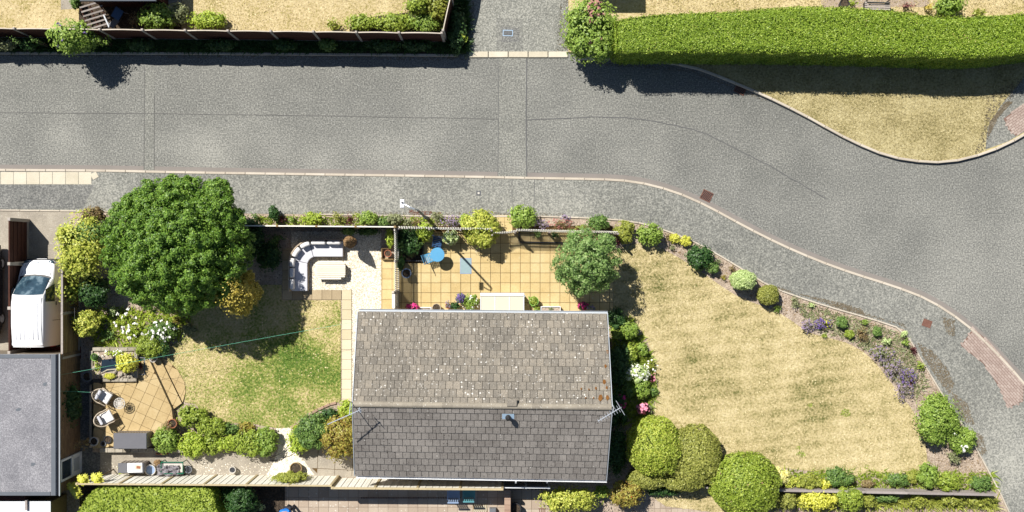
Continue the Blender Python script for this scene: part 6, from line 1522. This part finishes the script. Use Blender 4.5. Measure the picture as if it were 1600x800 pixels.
# shrubs between patio, lawn and side yard
for a in ((300, 650, 23, 17, .9, 'hedge2', 'yellow green shrub at the end of the curved step'), (331, 668, 21, 16, .9, 'hedge2', 'rounded green shrub at the lower lawn edge, second from the step'),
          (260, 688, 19, 20, .9, 'bright', 'round bright green shrub beside the long grey storage box'), (301, 695, 21, 20, .9, 'lime', 'yellow green shrub between the round shrub and the side yard'),
          (332, 694, 16, 16, .7, 'hedge2', 'medium green shrub right of the side yard wall end'), (354, 693, 17, 13, .7, 'lime', 'lime shrub beside the bare soil gap'),
          (358, 670, 18, 9, .5, 'green', 'low striped leaf plants at the lawn edge'), (383, 668, 13, 9, .4, 'red', 'small reddish plants on the bare soil at the lawn edge'),
          (390, 692, 24, 21, .9, 'hedge2', 'bushy green shrub left of the gravel path, left half'), (415, 690, 18, 22, .9, 'bright', 'bushy light green shrub touching the gravel path'),
          (467, 688, 17, 22, .9, 'lime', 'yellow green shrub right of the gravel path'), (491, 672, 26, 26, 1.2, 'green', 'blue green shrub under the tv aerial boom'),
          (531, 684, 27, 34, 1.4, 'red', 'copper and green shrub at the left gable of the bungalow'), (543, 640, 14, 14, .9, 'lime', 'pale yellow green shrub at the corner of the left gable'),
          (514, 648, 16, 10, .8, 'dark', 'dark blue green shrub below the curved lawn edging')):
    plant('shrub', 'shrub', *a[:6], a[6], leaf=.07)
plant('creeper', 'plant', 447, 752, 31, 6, 1.95, 'grassy', 'mossy creeper lying along the top of the bleached back fence', leaf=.05, lump=.12, z0=.15, hm=.97)
# shaded verge beneath the brown fence
carpet('ground_cover', poly([(-60, 62), (690, 66), (728, 70), (728, 80), (-60, 78)]), 26000, .09, LM['ivy'], 'ivy and low weeds in the shade under the brown fence', 'ground cover', z=.11, hgt=.16)
carpet('ground_cover', poly([(696, 5), (728, 0), (727, 78), (696, 74)]), 6000, .1, LM['ivy'], 'ivy between the side fence and the driveway', 'ground cover', z=.11, hgt=.25)
plant('buddleia', 'shrub', 116, 60, 31, 25, 2.5, 'bright', 'arching green buddleia with purple flower spikes over the brown fence', leaf=.085, flowers='purple', nf=9, fs=.08, lump=.16, dens=1.0)
plant('buddleia', 'shrub', 158, 62, 18, 14, 2.1, 'bright', 'loose side branch of growth right of the buddleia', 'ragged', leaf=.085)
for px, rx, k, l in ((8, 16, 'sage', 'silvery plant at the far left end of the shaded verge'), (45, 12, 'dark', 'dark shrub in the verge left of the buddleia'), (218, 20, 'ivy', 'dark shrub right of the buddleia under the fence'), (345, 22, 'ivy', 'dark ivy mound under the fourth panel of the fence'),
                     (445, 18, 'dark', 'dark leafy mound in the middle of the shaded verge'), (512, 14, 'green', 'pale leaved weed near the kerb below the fence'), (600, 26, 'ivy', 'ivy mound below the right part of the fence'), (650, 24, 'ivy', 'ivy mound beside the fence corner post')):
    plant('verge_plant', 'plant', px, 70, rx, 9, 1.1 if px < 100 else .7, k, l, leaf=.075)
plant('verge_plant', 'plant', 28, 66, 7, 5, 2.0, 'green', 'tall thin stems rising over the left end of the brown fence', 'ragged', leaf=.06, dens=2)
plant('verge_plant', 'plant', 58, 64, 7, 5, 2.0, 'green', 'second clump of tall thin stems left of the buddleia', 'ragged', leaf=.06, dens=2)
plant('verge_plant', 'plant', 714, 45, 13, 36, .9, 'ivy', 'dark shrubs between the side fence and the driveway', leaf=.08)
plant('verge_plant', 'plant', 724, 58, 8, 9, 1.0, 'lime', 'paler sprig at the driveway edge under the fence shade', 'ragged', leaf=.07)
plant('shrub', 'shrub', 247, 27, 28, 20, 1.3, 'bright', 'bright green shrub behind the brown fence right of the tub chair', leaf=.08)
plant('shrub', 'shrub', 278, 22, 16, 16, 1.0, 'sage', 'greyish green bush right of the bright shrub', leaf=.07)
plant('shrub', 'shrub', 325, 32, 30, 15, .9, 'lime', 'low yellow green shrub on the straw lawn behind the fence', leaf=.07)
plant('shrub', 'shrub', 212, 32, 12, 14, .9, 'brown', 'thin brown green shrub beside the tub chair', 'ragged', leaf=.06)
plant('shrub', 'shrub', 118, 5, 7, 9, .8, 'green', 'little green plant at the corner of the dark shed', leaf=.06)
plant('shrub', 'shrub', 565, 35, 28, 12, .6, 'hedge2', 'low green cover at the left end of the corner planting', leaf=.07)
plant('shrub', 'shrub', 615, 35, 34, 15, .7, 'hedge2', 'low leafy green bed inside the fence corner', leaf=.075)
plant('shrub', 'shrub', 665, 34, 27, 16, .8, 'bright', 'leafy green bed filling the fence corner', leaf=.075)
plant('shrub', 'shrub', 652, 8, 20, 14, 1.5, 'hedge2', 'taller green bush at the top edge by the fence corner', leaf=.08)
plant('shrub', 'shrub', 683, 12, 18, 18, 1.0, 'grassy', 'yellowish green bush along the side fence', leaf=.07)
plant('ornamental_grass', 'plant', 520, 37, 15, 12, .7, 'grassy', 'clump of yellow green grass behind the brown fence', 'ragged', leaf=.09, dens=2.5)
# upper right
plant('large_shrub', 'shrub', 924, 48, 42, 46, 2.35, 'bright', 'bright green rounded shrub between the driveway and the long hedge', leaf=.085, lump=.25, dens=1.8, flowers='pinkbrown', nf=10, fs=.1)
plant('shrub', 'shrub', 926, 22, 14, 24, 2.5, 'red', 'dusky pink tinged top growth in the shrub by the driveway', 'ragged', leaf=.06, flowers='pinkbrown', nf=90, fs=.09, dens=1.6)
HT = 2.5; top_e = smooth_line([(962, 31), (990, 25), (1050, 20), (1120, 18), (1190, 13), (1250, 9), (1330, 11), (1400, 16), (1470, 25), (1540, 24), (1600, 20), (1700, 10)], 2)
bot_e = smooth_line([(962, 74), (975, 82), (1040, 81), (1120, 82), (1200, 82), (1300, 84), (1400, 86), (1500, 90), (1560, 88), (1600, 84), (1700, 70)], 2)
hd = [P(x, y, HT).xy for x, y in top_e] + [P(x, y, HT).xy for x, y in bot_e[::-1]]
hedge('hedge', 'hedge', hd, HT, 'hedge', 'long thick clipped green hedge along the upper right roadside', leaf=.055, dens=2.2)
t = thing('weathered_sign', 'small pale green board lying in the shade under the hedge', 'board', P(1078, 95, .1)); q = P(1078, 95, .2); part('board', MB().box((q.x, q.y, .16), (.6, .16, .04), -.12), m_pot if False else m_greenp, t)
plant('shrub', 'shrub', 1484, 8, 23, 15, 1.2, 'bright', 'bright green bush behind the hedge at the upper right', leaf=.08)
plant('shrub', 'shrub', 1417, 9, 12, 5, .6, 'wine', 'low purple plant on the paving behind the hedge', 'ragged', leaf=.06, flowers='pinkbrown', nf=12)
plant('shrub', 'shrub', 1334, 4, 9, 6, .7, 'lime', 'little yellow green plant beside the grey bench', 'ragged', leaf=.06)
plant('shrub', 'shrub', 1450, 10, 9, 8, .6, 'gold', 'golden plant left of the bright bush behind the hedge', 'ragged', leaf=.06)
plant('shrub', 'shrub', 1530, 19, 13, 5, .5, 'grassy', 'strappy leaved plant behind the right end of the hedge', 'ragged', leaf=.1)
# front bed plants from left to right
FB = [(399, 340, 9, 9, .5, 'green', 'small green plant at the right foot of the big tree', 'ragged'), (428, 333, 8, 13, .9, 'dark', 'dark upright green bush in the strip bed above the sofa fence', 'lump'), (440, 340, 8, 9, .4, 'wine', 'wine tinged plant beside the dark upright bush', 'ragged'),
 (456, 342, 9, 7, .5, 'bright', 'small bright green tuft in the strip bed', 'ragged'), (489, 342, 18, 10, .6, 'lime', 'low lime green mound above the curved sofa', 'lump'), (530, 341, 15, 12, .7, 'olive', 'loose olive shrub in the strip bed right of the lime mound', 'ragged'), (546, 343, 9, 9, .5, 'wine', 'dark stemmed plant right of the olive shrub', 'ragged'),
 (574, 341, 15, 11, .8, 'bright', 'bright green shrub with yellow edge growth in the strip bed', 'lump'), (558, 338, 8, 7, .6, 'grassy', 'pale yellow tuft left of the bright green shrub', 'ragged'), (600, 346, 12, 8, .5, 'green', 'blue green low plant left of the street lamp', 'lump'), (616, 342, 14, 8, .6, 'sage', 'grey green mound under the lamp head', 'lump'), (636, 346, 12, 7, .5, 'sage', 'sage coloured plant at the foot of the lamp arm', 'ragged'),
 (652, 347, 10, 8, .5, 'brown', 'thin brown plants left of the lamp post', 'ragged'), (682, 338, 18, 9, .6, 'sage', 'flowering sage tinted mound right of the lamp post', 'ragged'), (728, 344, 10, 9, .7, 'hedge2', 'green shrub left of the large yellow green shrub', 'lump')]
for a in FB: plant('bed_plant', 'plant', *a[:7], style=a[7], leaf=.06, z0=.1)
plant('lavender', 'plant', 705, 345, 17, 9, .6, 'laven', 'lilac tinged lavender above the bistro table', 'ragged', leaf=.045, flowers='lilac', nf=60, fs=.045, dens=1.6)
plant('shrub', 'shrub', 664, 362, 12, 15, 1.3, 'lime', 'yellow green shrub poking over the picket fence by the lamp', leaf=.06)
plant('shrub', 'shrub', 704, 371, 12, 11, 1.0, 'pale', 'pale green shrub with small white flowers inside the picket fence', leaf=.06, flowers='white', nf=16, fs=.05)
plant('large_shrub', 'shrub', 751, 357, 27, 27, 1.6, 'varie', 'large yellow green shrub straddling the picket fence left of the gate', leaf=.07, lump=.2)
plant('large_shrub', 'shrub', 817, 339, 22, 17, 1.2, 'bright', 'dense bright green shrub right of the gate path', leaf=.075, lump=.18)
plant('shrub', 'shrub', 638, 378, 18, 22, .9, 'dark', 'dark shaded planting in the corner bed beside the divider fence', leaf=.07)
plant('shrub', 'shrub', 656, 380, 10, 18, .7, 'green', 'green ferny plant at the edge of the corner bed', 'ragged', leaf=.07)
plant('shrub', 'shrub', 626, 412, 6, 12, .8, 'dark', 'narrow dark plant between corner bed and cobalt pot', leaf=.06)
for a in ((838, 366, 10, 'green', 'green climber behind the right picket fence, nearest the gate'), (868, 367, 9, 'ivy', 'dark climber tangled in the right picket fence'), (890, 368, 9, 'ivy', 'climber behind the fence next to the small tree')): plant('climber', 'plant', a[0], a[1], a[2], 7, 1.0, a[3], a[4], 'ragged', leaf=.06)
plant('lavender', 'plant', 845, 351, 12, 8, .5, 'laven', 'brown lilac lavender right of the dense bright shrub', 'ragged', leaf=.045, flowers='lilac', nf=40, fs=.045, dens=1.6)
plant('lavender', 'plant', 874, 349, 20, 8, .5, 'brown', 'brownish flowering heath strip in front of the right picket fence', 'ragged', leaf=.045, flowers='rust', nf=50, fs=.045, dens=1.4)
plant('lavender', 'plant', 884, 340, 8, 4, .45, 'laven', 'small lilac lavender overhanging the bed edging', 'ragged', leaf=.04, flowers='lilac', nf=30, fs=.045)
plant('bed_plant', 'plant', 905, 354, 12, 6, .5, 'grassy', 'yellow green tuft above the small tree', 'ragged', leaf=.06)
plant('shrub', 'shrub', 935, 348, 17, 12, 1.3, 'green', 'mid green shrub behind the top of the small tree', leaf=.06)
plant('shrub', 'shrub', 976, 363, 16, 17, .8, 'grassy', 'olive yellow feathery shrub right of the small tree', leaf=.05)
plant('shrub', 'shrub', 966, 377, 10, 9, .7, 'wine', 'reddish dark plant by the end of the picket fence', 'ragged', leaf=.05)
RB = [(1016, 366, 18, 17, 1.1, 'bright', 'dense round bright green shrub alone in the bed', 'lump', .07), (1044, 370, 7, 8, .4, 'brown', 'small brown plant right of the round bright shrub', 'ragged', .05), (1054, 372, 8, 8, .45, 'yellow', 'small yellow cushion plant, left one of two', 'lump', .045), (1071, 377, 9, 8, .45, 'yellow', 'small yellow cushion plant, right one of two', 'lump', .045),
 (1050, 387, 6, 5, .3, 'sage', 'tiny grey plant below the yellow cushions', 'ragged', .05), (1094, 402, 20, 18, .9, 'dark', 'dark glossy spreading shrub in the bed', 'lump', .08), (1113, 417, 11, 10, .55, 'green', 'small round green plant below the dark glossy shrub', 'lump', .05), (1122, 407, 7, 5, .4, 'sage', 'sage tuft at the bed edging', 'ragged', .05),
 (1145, 421, 8, 9, .4, 'brown', 'sparse yellow brown plant above the pale clipped ball', 'ragged', .05), (1130, 433, 5, 5, .25, 'red', 'tiny reddish plant on bare soil', 'ragged', .05), (1215, 480, 9, 9, .4, 'bright', 'small bright green plant below the olive ball', 'ragged', .06), (1243, 471, 11, 13, .5, 'sage', 'thin grey green plant right of the olive ball', 'ragged', .05),
 (1267, 476, 7, 4, .2, 'pale', 'flat pale green plant at the edging', 'ragged', .06), (1315, 504, 9, 9, .5, 'green', 'small deep green plant at the top of the curve bed', 'lump', .05), (1350, 502, 10, 7, .5, 'bright', 'bright green low plant against the edging', 'ragged', .06), (1327, 522, 7, 7, .35, 'hedge2', 'little green cushion in the curve bed', 'lump', .045),
 (1348, 523, 15, 14, .6, 'brown', 'olive brown spreading plant in the curve bed', 'ragged', .055), (1370, 518, 7, 8, .4, 'green', 'small green cushion right of the brown spreading plant', 'lump', .045), (1388, 534, 14, 8, .45, 'pale', 'pale grey green low plant above the purple drift', 'ragged', .05), (1415, 522, 8, 8, .5, 'pale', 'white tinged plant in the corner of the bed, upper', 'ragged', .06), (1416, 535, 9, 7, .5, 'bright', 'bright green plant in the corner of the bed, lower', 'ragged', .06),
 (1428, 547, 9, 7, .5, 'wine', 'dark wine leaved plant at the bed corner edging', 'ragged', .06), (1440, 572, 10, 12, .5, 'hedge2', 'green plant beside the silt patch', 'ragged', .06), (1425, 596, 7, 9, .4, 'wine', 'reddish stems at the right of the purple drift', 'ragged', .05), (1492, 716, 17, 17, .6, 'sage', 'sparse brownish shrub on bare soil in the lower right corner', 'ragged', .06), (1534, 756, 17, 13, .8, 'green', 'green shrub with whitish tips at the far lower right', 'lump', .06),
 (1288, 524, 6, 5, .3, 'hedge2', 'tiny green plant at the lawn edge of the curve bed', 'ragged', .05)]
for a in RB: plant('bed_plant', 'plant', *a[:7], style=a[7], leaf=a[8])
clipped('clipped_ball', 'shrub', 1161, 438, 19, 15, 1.15, 'pale', 'pale variegated clipped ball shrub in the long bed', leaf=.05); clipped('clipped_ball', 'shrub', 1200, 461, 16, 15, .85, 'olive', 'olive brown clipped ball shrub beside the pale ball', leaf=.045)
plant('lavender', 'plant', 1262, 510, 13, 11, .5, 'laven', 'purple brown lavender at the start of the curve bed', 'ragged', leaf=.045, flowers='lilac', nf=40, fs=.05)
plant('lavender', 'plant', 1281, 506, 9, 9, .5, 'laven', 'dark purple lavender left of the yellow plant', 'ragged', leaf=.045, flowers='purple', nf=40, fs=.05)
plant('bed_plant', 'plant', 1292, 505, 10, 8, .5, 'yellow', 'yellow green plant with purple specks in the curve bed', 'ragged', leaf=.05, flowers='purple', nf=14, fs=.05)
for i, (x, y, rx, ry, l) in enumerate(((1378, 553, 20, 13, 'upper end of the purple lavender drift by the curved lawn edge'), (1400, 578, 20, 16, 'middle of the purple lavender drift by the curved lawn edge'), (1420, 590, 14, 14, 'outer clump of purple lavender nearest the pavement bend'), (1412, 612, 15, 17, 'lower end of the purple lavender drift above the round shrub'))):
    plant('lavender', 'plant', x, y, rx, ry, .55, 'laven' if i else 'sage', l, 'ragged', leaf=.045, flowers='purple' if i == 2 else 'lilac', nf=60, fs=.045, dens=1.3, group='purple lavender drift')
plant('large_shrub', 'shrub', 1466, 655, 34, 36, 1.5, 'bright', 'large round bright green shrub at the right end of the corner lawn', leaf=.07, lump=.2)
plant('large_shrub', 'shrub', 1503, 688, 20, 20, 1.0, 'bright', 'smaller green shrub joined to the lower right of the large round one', leaf=.07, lump=.16, flowers='white', nf=4, fs=.1)
# bottom bed of the corner garden
BB = [(1218, 745, 15, 13, .9, 'cream', 'cream yellow flowering shrub right of the big clipped green mound'), (1237, 752, 14, 10, .7, 'varie', 'mixed yellow green plant beside the cream shrub'), (1265, 752, 18, 12, .8, 'grassy', 'loose olive green shrub above the low fence'), (1288, 757, 10, 9, .7, 'yellow', 'bright yellow clump above the low fence'),
      (1310, 745, 22, 15, .9, 'green', 'fresh green leafy shrub at the bottom lawn edge'), (1355, 756, 11, 6, .4, 'brown', 'small brown plant on the bare patch above the low fence'), (1403, 750, 20, 10, .6, 'green', 'low green plants left of the long leafy shrub'), (1427, 744, 13, 10, .5, 'grassy', 'yellowish plant beside the long leafy shrub'),
      (1450, 742, 17, 18, .9, 'bright', 'leafy green shrub above the low fence, left of two'), (1482, 752, 22, 14, .9, 'hedge2', 'leafy green shrub above the low fence, right of two'), (1229, 782, 17, 12, .9, 'olive', 'brown green shrub below the low fence'), (1279, 782, 30, 15, 1.2, 'yellow', 'bright yellow shrub below the low fence'),
      (1327, 780, 20, 18, 1.4, 'hedge2', 'rounded green shrub crossing the low fence'), (1357, 781, 11, 10, .8, 'grassy', 'yellow green shrub right of the rounded shrub'), (1385, 778, 20, 7, .6, 'green', 'thin green plants below the low fence'), (890, 780, 46, 18, 1.6, 'varie', 'wide pale yellow green shrub below the right end of the bungalow'), (940, 768, 13, 9, .9, 'bright', 'bright leaves between the wide pale shrub and the coppery one'),
      (978, 772, 26, 20, 1.5, 'red', 'coppery green shrub at the lower end of the bungalow'), (1036, 768, 30, 6, .6, 'dark', 'dark ground hugging plant in the shade of the clipped mounds')]
for a in BB: plant('shrub', 'shrub', *a[:7], leaf=.065)
for (x, l) in ((1434, 'left tussock of yellow green grass hanging below the low fence'), (1490, 'middle tussock of yellow green grass hanging below the low fence'), (1532, 'right tussock of grass at the bottom right corner')):
    plant('ornamental_grass', 'plant', x, 783, 27, 11, .7, 'grassy', l, 'ragged', leaf=.09, dens=3)
clipped('clipped_mound', 'shrub', 1021, 697, 41, 44, 2.0, 'limeball', 'clipped round yellow green mound beside the bungalow', leaf=.07)
clipped('clipped_mound', 'shrub', 1084, 714, 41, 48, 1.6, 'olive', 'clipped olive mound right of the yellow green mound', leaf=.07)
clipped('clipped_mound', 'shrub', 1012, 748, 32, 15, 1.2, 'olive', 'low olive mass below the yellow green mound', leaf=.05)
clipped('clipped_mound', 'shrub', 1068, 752, 32, 14, 1.25, 'olive', 'low olive mass below the clipped olive mound', leaf=.05)
clipped('clipped_mound', 'shrub', 1163, 757, 52, 48, 1.9, 'hedge2', 'largest clipped green mound at the bottom of the corner lawn', leaf=.07, flowers='pinkbrown', nf=60)
# bed along the right gable
EB = [(963, 498, 14, 16, .9, 'dark', 'dark shrub below the small tree at the bungalow corner'), (965, 519, 12, 10, .8, 'hedge2', 'yellow green plant at the upper right corner of the bungalow'), (982, 516, 14, 13, .9, 'bright', 'fresh green shrub at the upper end of the gable bed'), (1004, 546, 8, 10, .6, 'bright', 'small bright shrub beside the lawn edge'),
      (985, 552, 10, 16, .7, 'hedge2', 'loose green planting in the middle of the gable bed'), (968, 570, 18, 34, 1.0, 'ivy', 'shaded ivy mass along the right gable wall'), (1001, 606, 14, 16, .8, 'bright', 'bright green shrub below the white flowers'), (982, 610, 10, 12, .7, 'green', 'green shrub left of the bright one in the gable bed'),
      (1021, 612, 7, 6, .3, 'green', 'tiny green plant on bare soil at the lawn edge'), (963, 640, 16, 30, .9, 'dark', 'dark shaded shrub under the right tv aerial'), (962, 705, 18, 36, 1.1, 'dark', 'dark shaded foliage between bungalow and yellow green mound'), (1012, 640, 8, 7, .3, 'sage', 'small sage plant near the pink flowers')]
for a in EB: plant('shrub', 'shrub', *a[:7], leaf=.065)
plant('flowering_shrub', 'shrub', 994, 583, 21, 13, .9, 'pale', 'shrub smothered in white flowers in the gable bed', leaf=.06, flowers='white', nf=46, fs=.075)
plant('flowering_shrub', 'shrub', 1017, 572, 10, 14, .5, 'grassy', 'pinkish seed heads beside the white flowers', 'ragged', leaf=.05, flowers='white', nf=12, fs=.06)
plant('flowering_shrub', 'shrub', 1005, 638, 9, 8, .6, 'wine', 'pink flowering plant above the yellow green mound, left bloom', leaf=.05, flowers='pink', nf=24, fs=.1)
plant('flowering_shrub', 'shrub', 1020, 590, 5, 7, .4, 'wine', 'thin rose coloured plant at the lawn edge', 'ragged', leaf=.05, flowers='pink', nf=8, fs=.05)
plant('flowering_shrub', 'shrub', 971, 628, 6, 12, .9, 'dark', 'purple flowers in the shade of the right gable', leaf=.05, flowers='magenta', nf=14, fs=.1)
# pots of flowers at the front wall
plant('potted_plant', 'plant', 645, 480, 10, 6, .6, 'dark', 'magenta flowers at the left end of the front wall', leaf=.05, z0=.14, flowers='magenta', nf=60, fs=.06)
plant('potted_plant', 'plant', 720, 466, 7, 7, .75, 'green', 'purple flower ball left of the cold frame', leaf=.05, z0=.14, flowers='purple', nf=90, fs=.055)
plant('potted_plant', 'plant', 735, 472, 13, 12, .7, 'bright', 'green potted plant with small white flowers left of the cold frame', leaf=.055, z0=.14, flowers='white', nf=18, fs=.05)
plant('potted_plant', 'plant', 711, 478, 7, 6, .5, 'dark', 'round dark green herb in a pot at the front wall', leaf=.04, z0=.14)
plant('potted_plant', 'plant', 700, 475, 5, 6, .5, 'laven', 'grey lilac sprigs in the small terracotta pot', 'ragged', leaf=.04, z0=.3, flowers='lilac', nf=10, fs=.04)
plant('potted_plant', 'plant', 834, 470, 6, 6, .12, 'hedge2', 'lush leaves in the green rimmed pot', leaf=.06, z0=.5, stem=0)
plant('potted_plant', 'plant', 838, 482, 7, 4, .5, 'hedge2', 'yellow green leaves spilling at the wall below the green pot', 'ragged', leaf=.06, z0=.14)
plant('potted_plant', 'plant', 862, 483, 11, 2, .12, 'sage', 'row of grey green seedlings in the long white trough', 'ragged', leaf=.04, z0=.34, stem=0)
plant('flowering_plant', 'plant', 911, 478, 8, 6, .6, 'dark', 'red and pink flowers at the front wall, left clump', leaf=.05, z0=.14, flowers='magenta', nf=40, fs=.06)
plant('flowering_plant', 'plant', 922, 482, 7, 5, .6, 'sage', 'pale lilac flowers at the front wall, right clump', leaf=.05, z0=.14, flowers='lilac', nf=36, fs=.06)
# lower left yard
hL = [P(x, y, 1.8).xy for x, y in smooth_line([(140, 772), (160, 762), (220, 761), (300, 761), (328, 768), (335, 790), (335, 840), (120, 840), (128, 790), (140, 772)], 3)[:-1]]
hedge('hedge', 'hedge', hL, 1.8, 'hedge2', 'glossy yellow green laurel hedge below the long back fence', leaf=.08, dens=1.9, top_wave=.07)
plant('large_shrub', 'shrub', 378, 784, 22, 24, 2.2, 'dark', 'dark green conifer beyond the back fence', leaf=.055, lump=.16)
plant('shrub', 'shrub', 330, 780, 18, 16, 1.4, 'red', 'reddish green shrub between laurel hedge and dark conifer', leaf=.06)
plant('shrub', 'shrub', 352, 770, 12, 12, .9, 'dark', 'dark shrub in the fence shade beyond the laurel hedge', leaf=.06)
plant('agave', 'plant', 368, 796, 12, 6, 1.4, 'pale', 'pale spiky plant at the foot of the dark conifer', 'ragged', leaf=.12)
plant('shrub', 'shrub', 405, 790, 10, 10, .8, 'pale', 'pale shrub in shade at the bottom edge', 'ragged', leaf=.08)
def rosette(px, py, h, r, label, kind='yellow', n=5):
    c = P(px, py, h); t = thing('fatsia', label, 'shrub', (c.x, c.y, .1)); sets = []
    for k in range(n):
        a = 2.4 * k; cc = np.array([c.x + math.cos(a) * r * .5 * (k > 0), c.y + math.sin(a) * r * .5 * (k > 0), h - .04 * k])
        for j in range(9):
            b = j * .698 + k; d = np.array([math.cos(b), math.sin(b), .0]); s = np.array([-math.sin(b), math.cos(b), 0]); L = r * .55; w_ = r * .11
            sets.append((np.array([cc, cc + d * L * .55 - s * w_ + [0, 0, .04], cc + d * L - [0, 0, .03], cc + d * L * .55 + s * w_ + [0, 0, .04]]), np.arange(4)[None]))
    V, F = join(sets); np_part('foliage', V, F, LM[kind], t); part('stem', MB().tube([(c.x, c.y, .1), (c.x, c.y, h)], .03), m_bark, t)
for a in ((112, 762, 1.9, .3, 'yellow star leaved fatsia at the corner of the garage, left head'), (128, 750, 2.0, .3, 'yellow star leaved fatsia at the corner of the garage, middle head'), (150, 748, 2.0, .32, 'yellow star leaved fatsia beside the fence end, right head'), (118, 772, 1.8, .26, 'yellow star leaved fatsia below the garage corner, lowest head')): rosette(*a, kind='cream' if False else 'yellow', n=6)
plant('shrub', 'shrub', 160, 790, 30, 20, 1.5, 'grassy', 'dull yellow shrub merging into the laurel hedge', leaf=.07)
plant('shrub', 'shrub', 190, 733, 5, 8, .6, 'lime', 'small green plant left of the papers box', 'ragged', leaf=.06)
# weeds and small bits on bare soil
carpet('weeds', poly([(960, 345), (1010, 352), (1100, 388), (1200, 450), (1300, 484), (1410, 520), (1470, 620), (1540, 740), (1450, 740), (1440, 650), (1400, 600), (1320, 535), (1215, 488), (1085, 418), (1010, 380), (960, 372)]), 2600, .05, m_wood_t, 'dry twigs and mulch on the long front bed', 'mulch', z=.1, hgt=.04)
carpet('weeds', poly([(160, 480), (300, 480), (300, 520), (260, 545), (215, 545), (160, 540)]), 1500, .06, LM['brown'], 'dry twigs under the big tree', 'mulch', z=.1, hgt=.05)
pebbles(GP, 10, 'loose stones on the gravel path', .12, .03)
pebbles([(160, 722), (430, 722), (430, 741), (160, 741)], 320, 'loose pale stones and leaf crumbs along the foot of the back fence', .111, .02)
carpet('weeds', poly([(1240, 470), (1300, 486), (1410, 520), (1430, 560), (1450, 600), (1430, 625), (1400, 600), (1365, 555), (1320, 530), (1265, 512)]), 2600, .06, LM['sage'], 'low straggling weeds between the plants of the curve bed', 'weeds', z=.1, hgt=.12)
carpet('weeds', poly([(400, 338), (620, 340), (765, 342), (765, 352), (400, 351)]), 1500, .06, LM['hedge2'], 'low weeds in the strip bed above the fence', 'weeds', z=.1, hgt=.12)
carpet('weeds', poly([(1180, 733), (1550, 738), (1555, 765), (1200, 762)]), 1900, .07, LM['hedge2'], 'low leafy growth along the upper side of the low fence', 'weeds', z=.1, hgt=.2)
carpet('weeds', poly([(1190, 775), (1555, 780), (1555, 792), (1190, 790)]), 2000, .08, LM['grassy'], 'tufty growth along the lower side of the low fence', 'weeds', z=.1, hgt=.3)
carpet('weeds', poly([(955, 490), (985, 495), (1020, 560), (1026, 610), (1010, 660), (955, 660)]), 3500, .07, LM['hedge2'], 'low leafy growth filling the gable bed', 'weeds', z=.1, hgt=.2)
carpet('weeds', poly([(150, 480), (300, 490), (290, 520), (240, 550), (150, 545)]), 1500, .08, LM['lime'], 'low leafy growth between the stone pond and the big tree', 'weeds', z=.1, hgt=.2)

for (x, y, r, l) in ((1264, 632, 5, 'small green weed patch in the middle of the corner lawn'), (1320, 645, 9, 'larger green weed patch right of the middle of the corner lawn'), (1250, 709, 7, 'round green weed patch near the lower edge of the corner lawn'), (1246, 699, 4, 'tiny weed patch near the lower edge of the corner lawn'), (1352, 728, 4, 'tiny weed patch at the bottom of the corner lawn')):
    carpet('weed_patch', poly([(x + r * math.cos(a) * random.uniform(.6, 1.1), y + r * .8 * math.sin(a) * random.uniform(.6, 1.1)) for a in [k * .7 for k in range(9)]]), int(r * r * 1.6), .055, LM['hedge2'], l, 'weeds', z=.12, hgt=.04)
carpet('weeds', poly([(1541, 150), (1602, 118), (1545, 205), (1538, 235), (1520, 242), (1535, 200)]), 500, .06, m_moss, 'dry brown edge where the verge grass meets the path', 'weeds', z=.113, hgt=.05)
carpet('leaf_litter', poly([(905, 96), (1010, 98), (1080, 109), (1150, 136), (1200, 157), (1200, 161), (1140, 136), (1080, 113), (905, 100)]), 500, .05, m_moss, 'dry leaves in the gutter below the long hedge', 'litter', z=.003, hgt=.03)
carpet('leaf_litter', poly([(735, 2), (742, 2), (738, 75), (731, 75)]), 200, .05, m_moss, 'dry leaves at the left edge of the upper driveway', 'litter', z=.052, hgt=.03)
carpet('leaf_litter', poly([(876, 0), (888, 0), (888, 80), (868, 80)]), 350, .05, m_moss, 'dry leaves at the right edge of the upper driveway', 'litter', z=.052, hgt=.03)

# things of one kind share a group
from collections import defaultdict
gd = defaultdict(list)
for o in list(bpy.data.objects):
    if o.parent is None and o.get('category') and not o.get('kind') and not o.get('group'): gd[o.name.split('.')[0]].append(o)
for k, v in gd.items():
    if len(v) > 1:
        for o in v: o['group'] = k.replace('_', ' ') + 's in and around the gardens'
